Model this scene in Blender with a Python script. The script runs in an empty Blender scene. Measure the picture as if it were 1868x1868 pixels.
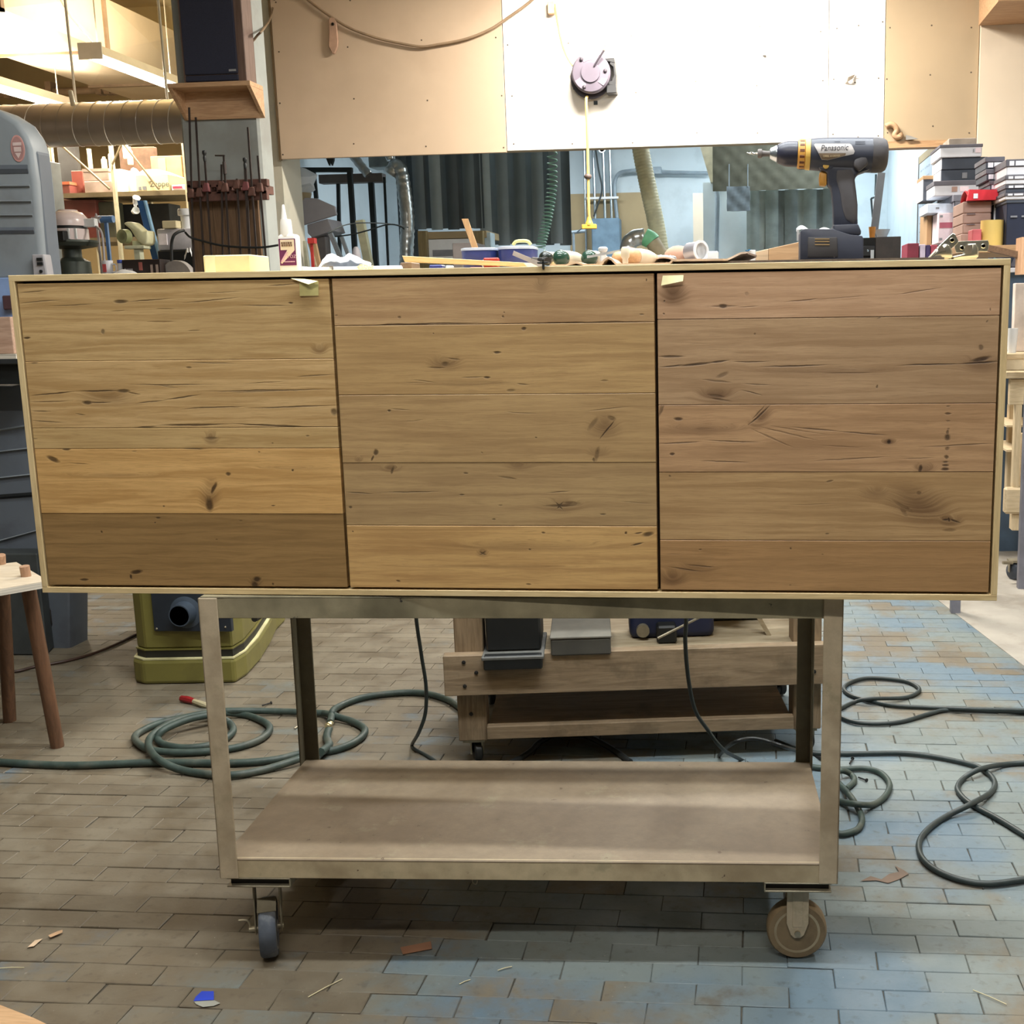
import bpy, bmesh, math, random
from mathutils import Vector, Matrix, noise as mnoise
random.seed(7)
sc = bpy.context.scene
COL = sc.collection
PI = math.pi

# ---------------------------------------------------------------- camera
CF, CPX, CPY = 2130.0, 1180.6, 947.4            # focal length and optical centre in the 1868 x 1868 frame (the photo is a crop)
CPITCH, CROLL, CYAW = -0.1794, -0.0182, -0.0913
CAM = Vector((0.4845, -2.1713, 1.341))
_f = Vector((math.sin(CYAW) * math.cos(CPITCH), math.cos(CYAW) * math.cos(CPITCH), math.sin(CPITCH)))
_r = Vector((math.cos(CYAW), -math.sin(CYAW), 0))
_u = _r.cross(_f)
CR = _r * math.cos(CROLL) + _u * math.sin(CROLL)
CU = -_r * math.sin(CROLL) + _u * math.cos(CROLL)
cam = bpy.data.cameras.new('camera')
cam.sensor_width = 36.0
cam.lens = 36.0 * CF / 1868.0
cam.shift_x = (934.0 - CPX) / 1868.0
cam.shift_y = (CPY - 934.0) / 1868.0
cam.clip_start, cam.clip_end = 0.05, 60
camo = bpy.data.objects.new('camera', cam)
COL.objects.link(camo)
mm = Matrix.Identity(4)
for i in range(3):
    mm[i][0], mm[i][1], mm[i][2], mm[i][3] = CR[i], CU[i], -_f[i], CAM[i]
camo.matrix_world = mm
sc.camera = camo

# ---------------------------------------------------------------- view, world, light
sc.view_settings.view_transform = 'Standard'
sc.view_settings.look = 'None'
sc.view_settings.exposure = 0.06
sc.view_settings.gamma = 1.0
sc.view_settings.use_curve_mapping = False
sc.cycles.max_bounces = 6
sc.cycles.diffuse_bounces = 4
sc.cycles.glossy_bounces = 3
sc.cycles.transmission_bounces = 5
sc.cycles.sample_clamp_indirect = 4.0
W_ = bpy.data.worlds.new('workshop_ambient')
sc.world = W_
W_.use_nodes = True
bg = W_.node_tree.nodes['Background']
bg.inputs[0].default_value = (1.0, 0.93, 0.82, 1)
bg.inputs[1].default_value = 0.06
WARM, NEUT, COOL, DAY = (1.0, 0.86, 0.66), (1.0, 0.94, 0.84), (0.84, 0.94, 1.0), (0.92, 0.98, 1.0)

def lamp(name, loc, sx, sy, power, color, rot=(0, 0, 0)):
    l = bpy.data.lights.new(name, 'AREA')
    l.shape = 'RECTANGLE'; l.size = sx; l.size_y = sy; l.energy = power; l.color = color
    o = bpy.data.objects.new(name, l); COL.objects.link(o)
    o.location = loc; o.rotation_euler = rot
    return o

# rows of ceiling fluorescents (x length, y length); each shines below a real fixture built further down
FIXTURES = [  # x, y, z, length along x, length along y, power, colour
    (0.1, -0.38, 3.5, 2.4, 0.12, 78, DAY), (0.3, 0.80, 3.5, 2.4, 0.12, 80, DAY),
    (0.2, -2.4, 3.5, 2.4, 0.12, 62, NEUT), (2.2, 1.5, 3.5, 0.12, 2.4, 52, DAY),
    (0.12, 4.5, 3.5, 1.3, 0.14, 190, NEUT),
    (-0.6, 7.6, 3.02, 2.4, 0.12, 62, COOL), (1.0, 7.6, 3.02, 0.12, 2.4, 42, COOL),
    (-4.3, 7.05, 3.22, 0.12, 1.3, 150, WARM), (-5.5, 7.4, 3.16, 0.12, 1.3, 150, WARM),
]
for i, (x, y, z, lx, ly, pw, colr) in enumerate(FIXTURES):
    lamp('fluorescent_light', (x, y, z - 0.03), lx, ly, pw, colr)
    if colr == WARM: lamp('fluorescent_uplight', (x, y, z + 0.09), lx, ly, pw * 0.45, colr, (PI, 0, 0))

def ray(u, v):
    return _f + CR * ((u - CPX) / CF) - CU * ((v - CPY) / CF)
def at(u, v, y):
    d = ray(u, v); return CAM + d * ((y - CAM.y) / d.y)
def fl(u, v, z=0.0):
    d = ray(u, v); return CAM + d * ((z - CAM.z) / d.z)
def upx(y):          # metres per photograph pixel at depth y
    return (y - CAM.y) / CF

# ---------------------------------------------------------------- mesh builder
class MB:
    def __init__(s):
        s.v = []; s.f = []; s.M = None
    def add(s, vs, fs):
        n = len(s.v)
        if s.M is not None:
            vs = [s.M @ Vector(p) for p in vs]
        s.v += [tuple(p) for p in vs]
        s.f += [tuple(i + n for i in f) for f in fs]
        return s
    def box(s, x0, x1, y0, y1, z0, z1):
        return s.add([(x, y, z) for z in (z0, z1) for y in (y0, y1) for x in (x0, x1)],
                     [(0, 2, 3, 1), (4, 5, 7, 6), (0, 1, 5, 4), (2, 6, 7, 3), (0, 4, 6, 2), (1, 3, 7, 5)])
    def hexa(s, b, t):      # bottom 4 points ccw, top 4 points
        return s.add(list(b) + list(t), [(3, 2, 1, 0), (4, 5, 6, 7), (0, 1, 5, 4), (1, 2, 6, 5), (2, 3, 7, 6), (3, 0, 4, 7)])
    def loft(s, rings, cap=True, closed=False):
        n = len(rings[0]); vs = [p for r in rings for p in r]; fs = []
        m = len(rings)
        for i in range(m if closed else m - 1):
            j = (i + 1) % m
            for k in range(n):
                l = (k + 1) % n
                fs.append((i * n + k, i * n + l, j * n + l, j * n + k))
        if cap and not closed:
            fs += [tuple(reversed(range(n))), tuple((m - 1) * n + k for k in range(n))]
        return s.add(vs, fs)
    def tube(s, pts, r, n=8, closed=False, cap=True):
        pts = [Vector(p) for p in pts]; m = len(pts)
        rs = r if isinstance(r, (list, tuple)) else [r] * m
        rings = []; nrm = None
        for i, p in enumerate(pts):
            if closed: t = pts[(i + 1) % m] - pts[i - 1]
            else: t = pts[min(i + 1, m - 1)] - pts[max(i - 1, 0)]
            if t.length < 1e-9: t = Vector((0, 0, 1))
            t.normalize()
            if nrm is None:
                a = Vector((0, 0, 1)) if abs(t.z) < 0.9 else Vector((1, 0, 0))
                nrm = a - t * a.dot(t)
            else:
                nrm = nrm - t * nrm.dot(t)
            nrm.normalize(); b = t.cross(nrm)
            rings.append([p + (nrm * math.cos(2 * PI * k / n) + b * math.sin(2 * PI * k / n)) * rs[i] for k in range(n)])
        return s.loft(rings, cap, closed)
    def cyl(s, p0, p1, r0, r1=None, n=16):
        return s.tube([p0, p1], [r0, r0 if r1 is None else r1], n)
    def lathe(s, prof, o=(0, 0, 0), axis=(0, 0, 1), n=24):
        ax = Vector(axis).normalized()
        a = Vector((1, 0, 0)) if abs(ax.x) < 0.9 else Vector((0, 0, 1))
        e1 = (a - ax * a.dot(ax)).normalized(); e2 = ax.cross(e1); o = Vector(o)
        rings = [[o + ax * z + (e1 * math.cos(2 * PI * k / n) + e2 * math.sin(2 * PI * k / n)) * max(r, 1e-5) for k in range(n)] for r, z in prof]
        return s.loft(rings)
    def prism(s, pts, y0, y1):      # outline in (x, z), extruded along y
        n = len(pts)
        ar = sum(pts[i][0] * pts[(i + 1) % n][1] - pts[(i + 1) % n][0] * pts[i][1] for i in range(n))
        if ar < 0: pts = list(reversed(pts))
        return s.loft([[(x, y1, z) for x, z in pts], [(x, y0, z) for x, z in pts]])
    def ball(s, c, r, n=16):
        rx, ry, rz = r if isinstance(r, (tuple, list)) else (r, r, r)
        m = max(6, n // 2)
        rings = []
        for i in range(m + 1):
            a = -PI / 2 + PI * i / m
            ca = max(math.cos(a), 1e-3)
            rings.append([(c[0] + rx * ca * math.cos(2 * PI * k / n), c[1] + ry * ca * math.sin(2 * PI * k / n), c[2] + rz * math.sin(a)) for k in range(n)])
        return s.loft(rings)
    def sheet(s, fn, nu, nv, th=0.0):
        P = [[Vector(fn(i / nu, j / nv)) for j in range(nv + 1)] for i in range(nu + 1)]
        vs = [p for r in P for p in r]; w = nv + 1
        fs = [(i * w + j, (i + 1) * w + j, (i + 1) * w + j + 1, i * w + j + 1) for i in range(nu) for j in range(nv)]
        if th:
            N = len(vs); nv2 = []
            for i in range(nu + 1):
                for j in range(nv + 1):
                    a = P[min(i + 1, nu)][j] - P[max(i - 1, 0)][j]; b = P[i][min(j + 1, nv)] - P[i][max(j - 1, 0)]
                    k = a.cross(b); k = k.normalized() if k.length > 1e-12 else Vector((0, 0, 1))
                    nv2.append(P[i][j] - k * th)
            fs2 = [tuple(N + q for q in reversed(f)) for f in fs]
            e = [i * w for i in range(nu + 1)] + [nu * w + j for j in range(1, w)] + [i * w + nv for i in range(nu - 1, -1, -1)] + [j for j in range(nv - 1, 0, -1)]
            fs3 = [(e[q], e[(q + 1) % len(e)], N + e[(q + 1) % len(e)], N + e[q]) for q in range(len(e))]
            fs3 = [tuple(reversed(f)) for f in fs3]
            return s.add(vs + nv2, fs + fs2 + fs3)
        return s.add(vs, fs)

def spline(pts, k=8, closed=False):
    pts = [Vector(p) for p in pts]; n = len(pts); out = []
    for i in range(n if closed else n - 1):
        if closed: p0, p1, p2, p3 = pts[i - 1], pts[i], pts[(i + 1) % n], pts[(i + 2) % n]
        else: p0, p1, p2, p3 = pts[max(i - 1, 0)], pts[i], pts[i + 1], pts[min(i + 2, n - 1)]
        for q in range(k):
            t = q / k
            out.append(0.5 * ((2 * p1) + (p2 - p0) * t + (2 * p0 - 5 * p1 + 4 * p2 - p3) * t * t + (3 * p1 - p0 - 3 * p2 + p3) * t ** 3))
    if not closed: out.append(pts[-1])
    return out

WM = {}
def place(o, loc, rot, parent=None):
    o.location = loc; o.rotation_euler = rot
    m = Matrix.Translation(Vector(loc)) @ Matrix((( 1,0,0),(0,1,0),(0,0,1))).to_4x4() @ o.rotation_euler.to_matrix().to_4x4()
    WM[o.name] = (WM[parent.name] if parent else Matrix.Identity(4)) @ m

def tag(o, label, cat, group=None, kind=None):
    if label: o['label'] = label
    if cat: o['category'] = cat
    if group: o['group'] = group
    if kind: o['kind'] = kind
    return o

def thing(name, label, cat, loc=(0, 0, 0), rot=(0, 0, 0), group=None, kind=None):
    o = bpy.data.objects.new(name, None); COL.objects.link(o); o.empty_display_size = 0.05
    place(o, loc, rot)
    return tag(o, label, cat, group, kind)

def mesh(mb, mat, bevel=0.0, smooth=38, seg=1):
    me = bpy.data.meshes.new('mesh'); me.from_pydata(mb.v, [], mb.f)
    if bevel:
        b = bmesh.new(); b.from_mesh(me)
        es = [e for e in b.edges if len(e.link_faces) == 2 and e.calc_face_angle(0) > 0.5]
        bmesh.ops.bevel(b, geom=es, offset=bevel, segments=seg, affect='EDGES', profile=0.5, clamp_overlap=True)
        b.to_mesh(me); b.free()
    if smooth:
        me.shade_smooth(); me.set_sharp_from_angle(angle=math.radians(smooth))
    me.materials.append(mat)
    return me

def part(name, mb, mat, parent, bevel=0.0, world=True, smooth=38, label=None, seg=1, kind=None):
    """one mesh object under parent; mb in world coordinates (world=True) or in the thing's own frame"""
    if world and parent is not None:
        inv = WM[parent.name].inverted()
        mb.v = [tuple(inv @ Vector(p)) for p in mb.v]
    o = bpy.data.objects.new(name, mesh(mb, mat, bevel, smooth, seg)); COL.objects.link(o)
    o.parent = parent
    WM[o.name] = WM[parent.name].copy()
    if label: o['label'] = label
    if kind: o['kind'] = kind
    return o

def solo(name, mb, mat, label, cat, group=None, bevel=0.0, smooth=38, kind=None, seg=1):
    """a thing that is one mesh (mb in world coordinates); origin at the centre of its base"""
    xs = [p[0] for p in mb.v]; ys = [p[1] for p in mb.v]; zs = [p[2] for p in mb.v]
    c = ((min(xs) + max(xs)) / 2, (min(ys) + max(ys)) / 2, min(zs))
    mb.v = [(p[0] - c[0], p[1] - c[1], p[2] - c[2]) for p in mb.v]
    o = bpy.data.objects.new(name, mesh(mb, mat, bevel, smooth, seg)); COL.objects.link(o)
    place(o, c, (0, 0, 0))
    return tag(o, label, cat, group, kind)

def struct(name, mb, mat, label=None, bevel=0.0, smooth=38):
    o = bpy.data.objects.new(name, mesh(mb, mat, bevel, smooth)); COL.objects.link(o)
    WM[o.name] = Matrix.Identity(4)
    o['kind'] = 'structure'
    if label: o['label'] = label
    return o

def copy_tree(o, loc=None, rot=None, label=None, parent=None):
    c = o.copy(); COL.objects.link(c)
    if parent is not None: c.parent = parent
    if loc is not None: c.location = loc
    if rot is not None: c.rotation_euler = rot
    if label: c['label'] = label
    for ch in list(o.children): copy_tree(ch, parent=c)
    return c

def text(s, size, loc, rot, mat, parent, ext=0.0003, name='lettering', align='CENTER', shear=0.0, sx=1.0):
    cu = bpy.data.curves.new('lettering', 'FONT'); cu.body = s; cu.size = size; cu.extrude = ext
    cu.align_x = align; cu.align_y = 'CENTER'; cu.shear = shear
    cu.materials.append(mat)
    o = bpy.data.objects.new(name, cu); COL.objects.link(o)
    m = Matrix.Translation(Vector(loc)) @ bpy.data.objects.new('t', None).rotation_euler.to_matrix().to_4x4()
    from mathutils import Euler
    m = Matrix.Translation(Vector(loc)) @ Euler(rot).to_matrix().to_4x4() @ Matrix.Diagonal((sx, 1, 1, 1))
    me = bpy.data.meshes.new_from_object(o.evaluated_get(bpy.context.evaluated_depsgraph_get()))
    bpy.data.objects.remove(o)
    me.transform(WM[parent.name].inverted() @ m)
    if not me.materials: me.materials.append(mat)
    o = bpy.data.objects.new(name, me); COL.objects.link(o); o.parent = parent
    WM[o.name] = WM[parent.name].copy()
    return o

def rect(u0, v0, u1, v1, y):
    um, vm = (u0 + u1) / 2, (v0 + v1) / 2
    x0, x1 = at(u0, vm, y).x, at(u1, vm, y).x
    z1, z0 = at(um, v0, y).z, at(um, v1, y).z
    return x0, x1, z0, z1
def pbox(mb, u0, v0, u1, v1, y, d):
    x0, x1, z0, z1 = rect(u0, v0, u1, v1, y)
    return mb.box(x0, x1, y, y + d, z0, z1)
def ppoly(pts, y):
    return [(at(u, v, y).x, at(u, v, y).z) for u, v in pts]

# ---------------------------------------------------------------- materials
def lin(c):
    return tuple((x / 255 / 12.92) if x / 255 <= 0.04045 else ((x / 255 + 0.055) / 1.055) ** 2.4 for x in c)
class NT:
    def __init__(s, name):
        s.m = bpy.data.materials.new(name); s.m.use_nodes = True
        s.t = s.m.node_tree; s.n = s.t.nodes; s.l = s.t.links
        s.b = s.n['Principled BSDF']
    def new(s, typ, **kw):
        n = s.n.new(typ)
        for k, v in kw.items(): setattr(n, k, v)
        return n
    def set(s, sock, v):
        if hasattr(v, 'links') or hasattr(v, 'is_linked'): s.l.new(v, sock)
        else:
            try: sock.default_value = v
            except Exception: sock.default_value = (*v, 1)
    def math(s, op, a, b=None, c=None, clamp=False):
        n = s.new('ShaderNodeMath', operation=op, use_clamp=clamp)
        s.set(n.inputs[0], a)
        if b is not None: s.set(n.inputs[1], b)
        if c is not None: s.set(n.inputs[2], c)
        return n.outputs[0]
    def mix(s, f, a, b, blend='MIX'):
        n = s.new('ShaderNodeMix', data_type='RGBA', blend_type=blend)
        s.set(n.inputs[0], f)
        for k, v in ((6, a), (7, b)):
            if hasattr(v, 'is_linked'): s.l.new(v, n.inputs[k])
            else: n.inputs[k].default_value = (*v[:3], 1)
        return n.outputs[2]
    def obj(s): return s.new('ShaderNodeTexCoord').outputs['Object']
    def pos(s): return s.new('ShaderNodeNewGeometry').outputs['Position']
    def mapped(s, vec, scale=(1, 1, 1), loc=(0, 0, 0), rot=(0, 0, 0), typ='POINT'):
        n = s.new('ShaderNodeMapping', vector_type=typ)
        s.l.new(vec, n.inputs[0])
        n.inputs[1].default_value = loc; n.inputs[2].default_value = rot; n.inputs[3].default_value = scale
        return n.outputs[0]
    def noise(s, vec, scale=5.0, detail=3.0, rough=0.55, dist=0.0, out=0):
        n = s.new('ShaderNodeTexNoise'); s.l.new(vec, n.inputs['Vector'])
        n.inputs['Scale'].default_value = scale; n.inputs['Detail'].default_value = detail
        n.inputs['Roughness'].default_value = rough; n.inputs['Distortion'].default_value = dist
        return n.outputs[out]
    def ramp(s, f, a, b, lo=0.0, hi=1.0, smooth=True):
        n = s.new('ShaderNodeMapRange', interpolation_type='SMOOTHSTEP' if smooth else 'LINEAR')
        s.set(n.inputs[0], f)
        for i, v in enumerate((a, b, lo, hi)): n.inputs[1 + i].default_value = v
        return n.outputs[0]
    def bump(s, h, strength=0.2, dist=0.002):
        n = s.new('ShaderNodeBump'); n.inputs['Strength'].default_value = strength; n.inputs['Distance'].default_value = dist
        s.l.new(h, n.inputs['Height']); s.l.new(n.outputs[0], s.b.inputs['Normal'])
    def fin(s, col, rough=0.6, metal=0.0):
        s.set(s.b.inputs['Base Color'], col if hasattr(col, 'is_linked') else (*col[:3], 1))
        s.set(s.b.inputs['Roughness'], rough); s.set(s.b.inputs['Metallic'], metal)
        return s.m

def pm(name, c, rough=0.6, metal=0.0, var=0.16, scale=9.0, bump=0.0, dirt=None, dirt_amt=0.5, dscale=4.0, stretch=(1, 1, 1), bd=0.002, emit=None, es=0.0):
    """a plain painted / plastic / metal surface: base colour with mottling, optional dirt patches and fine relief; c is sRGB 0..255"""
    t = NT(name); b = lin(c)
    v = t.obj()
    if stretch != (1, 1, 1): v = t.mapped(v, stretch)
    n = t.noise(v, scale, 4)
    col = t.mix(t.ramp(n, 0.3, 0.7), tuple(x * (1 - var) for x in b), tuple(min(1, x * (1 + var)) for x in b))
    if dirt:
        d = t.noise(v, dscale, 5, 0.62)
        col = t.mix(t.ramp(d, 0.5, 0.68, 0, dirt_amt), col, lin(dirt))
    if bump: t.bump(n, bump, bd)
    m = t.fin(col, rough, metal)
    if emit:
        t.b.inputs['Emission Color'].default_value = (*emit, 1); t.b.inputs['Emission Strength'].default_value = es
    return m

def wood(name, c, c2, axis='x', rough=0.55, fine=1.0, dirt=None):
    """plain wood: grain stretched along one axis"""
    t = NT(name)
    st = {'x': (0.08, 1, 1), 'y': (1, 0.08, 1), 'z': (1, 1, 0.08)}[axis]
    v = t.mapped(t.obj(), tuple(k * fine for k in st))
    g = t.noise(v, 40, 4, 0.6, 1.5); g2 = t.noise(v, 260, 2)
    col = t.mix(t.ramp(g, 0.32, 0.7), lin(c), lin(c2))
    col = t.mix(t.ramp(g2, 0.45, 0.75, 0, 0.35), col, tuple(x * 0.6 for x in lin(c2)))
    if dirt:
        d = t.noise(t.obj(), 6, 5, 0.65)
        col = t.mix(t.ramp(d, 0.48, 0.68, 0, 0.6), col, lin(dirt))
    t.bump(g2, 0.15, 0.001)
    return t.fin(col, rough)
# ================================================================ SETTING
def floor_mat():
    t = NT('painted_brick'); p = t.pos()
    sep = t.new('ShaderNodeSeparateXYZ'); t.l.new(p, sep.inputs[0])
    row = t.math('FLOOR', t.math('DIVIDE', t.math('SUBTRACT', sep.outputs[1], 0.045), 0.0705))
    colm = t.math('FLOOR', t.math('ADD', t.math('DIVIDE', sep.outputs[0], 0.185), t.math('MULTIPLY', t.math('FLOORED_MODULO', row, 2.0), 0.5)))
    cmb = t.new('ShaderNodeCombineXYZ'); t.l.new(colm, cmb.inputs[0]); t.l.new(row, cmb.inputs[1])
    wn = t.new('ShaderNodeTexWhiteNoise'); t.l.new(cmb.outputs[0], wn.inputs[0])
    n1 = t.noise(p, 1.35, 5, 0.6, 0.4); n2 = t.noise(p, 7, 5, 0.68); n3 = t.noise(p, 38, 4, 0.6); n4 = t.noise(p, 2.3, 3, 0.5)
    # old blue paint, worn away towards the left and where people walk
    left = t.ramp(sep.outputs[0], 0.7, -1.2, 0.0, 0.17)
    wear = t.math('ADD', t.math('ADD', t.math('MULTIPLY', n1, 0.62), t.math('MULTIPLY', n2, 0.30)), t.math('MULTIPLY', wn.outputs[0], 0.10))
    wear = t.ramp(t.math('ADD', wear, left), 0.50, 0.64)
    paint = t.mix(t.ramp(n4, 0.42, 0.62), lin((110, 119, 117)), lin((94, 113, 126)))
    paint = t.mix(t.ramp(wn.outputs[0], 0, 1, 0, 0.22), paint, lin((124, 129, 124)))
    bare = t.mix(t.ramp(n2, 0.3, 0.7), lin((98, 87, 70)), lin((118, 109, 92)))
    bare = t.mix(t.ramp(wn.outputs[0], 0.5, 1, 0, 0.2), bare, lin((78, 67, 52)))
    col = t.mix(wear, paint, bare)
    col = t.mix(t.ramp(n3, 0.54, 0.75, 0, 0.38), col, lin((60, 52, 42)))
    col = t.mix(t.ramp(t.noise(p, 3.4, 6, 0.7), 0.6, 0.72, 0, 0.5), col, lin((84, 68, 48)))
    col = t.mix(t.ramp(t.noise(p, 95, 2), 0.72, 0.8, 0, 0.6), col, lin((175, 170, 158)))
    t.bump(n3, 0.25, 0.003)
    return t.fin(col, t.ramp(n2, 0.3, 0.7, 0.45, 0.75))
M_brick = floor_mat()
M_grout = pm('dark_joint_dirt', (76, 72, 63), 0.95, var=0.3, scale=30)
M_conc = pm('grey_concrete', (158, 152, 142), 0.8, var=0.1, scale=5, bump=0.1, dirt=(120, 110, 98), dirt_amt=0.5)
def slab_edge(y):      # where the brick paving meets the concrete, right of the cart
    return 1.334 + (3.083 - y) * 0.165
m = MB(); m.box(-8, 5, -3, 11.2, -0.10, -0.0042)
floor = struct('floor', m, M_grout, 'worn blue painted brick floor of the workshop', smooth=0)
RP, BL, BH = 0.0705, 0.185, 0.0035
nearb, farb = [], []
for r in range(-14, 130):
    y0 = 0.045 + r * RP; yc = y0 + RP / 2
    if y0 > 8.6: break
    off = 0.5 * (r % 2)
    for c in range(-34, 12):
        x0 = (c - off) * BL; xc = x0 + BL / 2
        if xc < -4.6 or xc - BL / 2 > slab_edge(yc): continue
        d = Vector((xc, yc, 0)) - CAM; zc = d.dot(_f)
        if zc < 0.6: continue
        u, v = CPX + CF * d.dot(CR) / zc, CPY - CF * d.dot(CU) / zc
        inview = -60 < u < 1930 and v < 1900
        shown = inview and not (90 < u < 1810 and v < 1085) and not (470 < u < 1480 and 1390 < v < 1690)
        (nearb if (shown and v > 1120) else farb).append((zc, xc, yc, inview))
nearb.sort()
farb += nearb[300:]; nearb = nearb[:300]
bricks = []
for k in range(6):      # six slightly different brick shapes shared by all
    m = MB(); j = [random.uniform(-0.0018, 0.0018) for _ in range(8)]; g = 0.0009
    hx, hy = BL / 2 - g, RP / 2 - g
    b = [(-hx + j[0], -hy + j[1], -0.012), (hx + j[2], -hy + j[3], -0.012), (hx + j[4], hy + j[5], -0.012), (-hx + j[6], hy + j[7], -0.012)]
    m.hexa(b, [(x, y, random.uniform(-0.0012, 0.0008)) for x, y, z in b])
    bricks.append(mesh(m, M_brick, 0.0016, 0))
for zc, xc, yc, iv in nearb:
    o = bpy.data.objects.new('brick', random.choice(bricks)); COL.objects.link(o)
    o.parent = floor; o.location = (xc, yc, random.uniform(-0.0012, 0.0002)); o.rotation_euler = (0, 0, random.choice((0, PI)) + random.uniform(-0.006, 0.006))
m = MB()
for zc, xc, yc, iv in farb:
    g = 0.0011; dz = random.uniform(-0.0018, 0); hx, hy = BL / 2 - g, RP / 2 - g
    n = len(m.v)
    m.v += [(xc - hx, yc - hy, dz), (xc + hx, yc - hy, dz), (xc + hx, yc + hy, dz), (xc - hx, yc + hy, dz)]
    m.v += [(xc - hx - 0.001, yc - hy - 0.001, -0.012), (xc + hx + 0.001, yc - hy - 0.001, -0.012), (xc + hx + 0.001, yc + hy + 0.001, -0.012), (xc - hx - 0.001, yc + hy + 0.001, -0.012)]
    m.f += [(n, n + 1, n + 2, n + 3), (n + 4, n + 5, n + 1, n), (n + 5, n + 6, n + 2, n + 1), (n + 6, n + 7, n + 3, n + 2), (n + 7, n + 4, n, n + 3)]
bf = part('brick_paving', m, M_brick, floor, smooth=0, kind='stuff')
m = MB()
ys = [-3, 0, 2, 3.083, 5, 8, 11]
m.loft([[(slab_edge(y), y, -0.012), (5, y, -0.012), (5, y, 0.0012), (slab_edge(y), y, 0.0012)] for y in reversed(ys)])
struct('floor.001', m, M_conc, 'bare grey concrete floor beside the brick paving', smooth=0)

M_beige = pm('beige_fibreboard', (202, 178, 152), 0.75, var=0.05, scale=2.5, dirt=(184, 158, 132), dirt_amt=0.35, dscale=1.2)
M_beige2 = pm('tan_fibreboard', (170, 150, 122), 0.75, var=0.04, scale=2.5)
M_white = pm('white_board', (236, 230, 222), 0.6, var=0.02, scale=3)
M_cream = pm('cream_plaster', (222, 206, 184), 0.85, var=0.04, scale=2, dirt=(196, 182, 165), dirt_amt=0.4, dscale=1.1)
M_ceil = pm('yellowed_ceiling', (206, 190, 150), 0.9, var=0.05, scale=1.5)
M_pale = pm('pale_blue_plaster', (190, 203, 210), 0.85, var=0.05, scale=1.4, dirt=(170, 182, 188), dirt_amt=0.4)
M_grey = pm('blue_grey_concrete', (150, 154, 150), 0.85, var=0.1, scale=3, bump=0.15, dirt=(128, 126, 120), dirt_amt=0.6, dscale=2)
M_tanply = pm('tan_panel', (160, 142, 108), 0.7, var=0.06, scale=4)
M_screw = pm('screw_head', (96, 84, 72), 0.5, 0.4)
M_jamb = pm('pale_jamb', (196, 190, 172), 0.8, var=0.05, scale=2, dirt=(170, 172, 160), dirt_amt=0.5)

YW = 5.33
hz0 = at(1300, 265, YW).z                       # lower edge of the hanging wall
def hx(u, v=150): return at(u, v, YW).x
wall = MB(); wall.box(hx(503), hx(1786, 120), YW + 0.022, YW + 0.14, hz0 + 0.01, 4.3)
wb = struct('wall_back', wall, M_beige2, 'hanging partition of flat boards over the wide opening', smooth=0)
for nm, u0, u1, mt, lb in (('panel', 503, 919.5, M_beige, 'beige fibreboard sheet'), ('panel', 920.5, 1511, M_white, 'bright white sheet'),
                           ('panel', 1512, 1613.5, M_white, 'narrow white sheet'), ('panel', 1614.5, 1784, M_beige2, 'tan sheet on the right')):
    m = MB(); dz = {503: -0.005, 1614.5: -0.012}.get(u0, 0.004)
    x0, x1 = hx(u0), hx(u1)
    m.box(x0, x1, YW, YW + 0.02, hz0 + dz, 4.28)
    pn = part(nm, m, mt, wb, 0.002, smooth=0, label=lb)
    s = MB(); z = hz0 + 0.05
    nx = max(2, int(round((x1 - x0) / 0.42)))
    for i in range(nx + 1):
        xx = x0 + 0.03 + (x1 - x0 - 0.06) * i / nx
        zz = z
        while zz < 3.4:
            s.lathe([(0.0, 0.001), (0.0055, 0.0), (0.005, 0.002), (0, 0.0022)], (xx + random.uniform(-0.02, 0.02), YW + 0.001, zz + random.uniform(-0.03, 0.03)), (0, -1, 0), 6)
            zz += 0.30
    part('screws', s, M_screw, pn, smooth=0, kind='stuff')
m = MB(); m.box(hx(1614.5), hx(1760), YW - 0.012, YW + 0.1, hz0 - 0.05, hz0 - 0.012)
part('bottom_batten', m, wood('raw_batten', (196, 158, 116), (170, 130, 92)), wb, smooth=0)
m = MB(); m.box(hx(499.5), hx(502.6), YW - 0.003, YW + 0.02, hz0 - 0.01, 4.3)
struct('trim_1', m, pm('dark_edge_strip', (110, 88, 60), 0.7), smooth=0)
# jamb left of the opening and plaster right of it
m = MB(); m.box(at(400, 250, YW).x, at(519, 420, YW).x, YW + 0.03, YW + 0.35, 0, 4.3)
struct('wall_left', m, M_jamb, 'pale plastered jamb between pillar and opening', smooth=0)
m = MB(); m.box(hx(1785), 4.6, YW - 0.03, YW + 0.3, 0, 4.3)
struct('wall_right', m, M_cream, 'cream plaster wall right of the opening', smooth=0)
m = MB(); m.box(4.4, 4.6, -1.2, YW, 0, 4.3)
struct('wall_right.001', m, M_cream, smooth=0)
# pillar
xa, xb = at(331, 250, 3.9).x, at(474, 250, 3.9).x
m = MB(); m.box(xa, xb, 3.9, 4.06, 0, 4.3)
struct('pillar', m, M_grey, 'square blue grey concrete pillar carrying the clamp rack', 0.012, 0)
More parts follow.
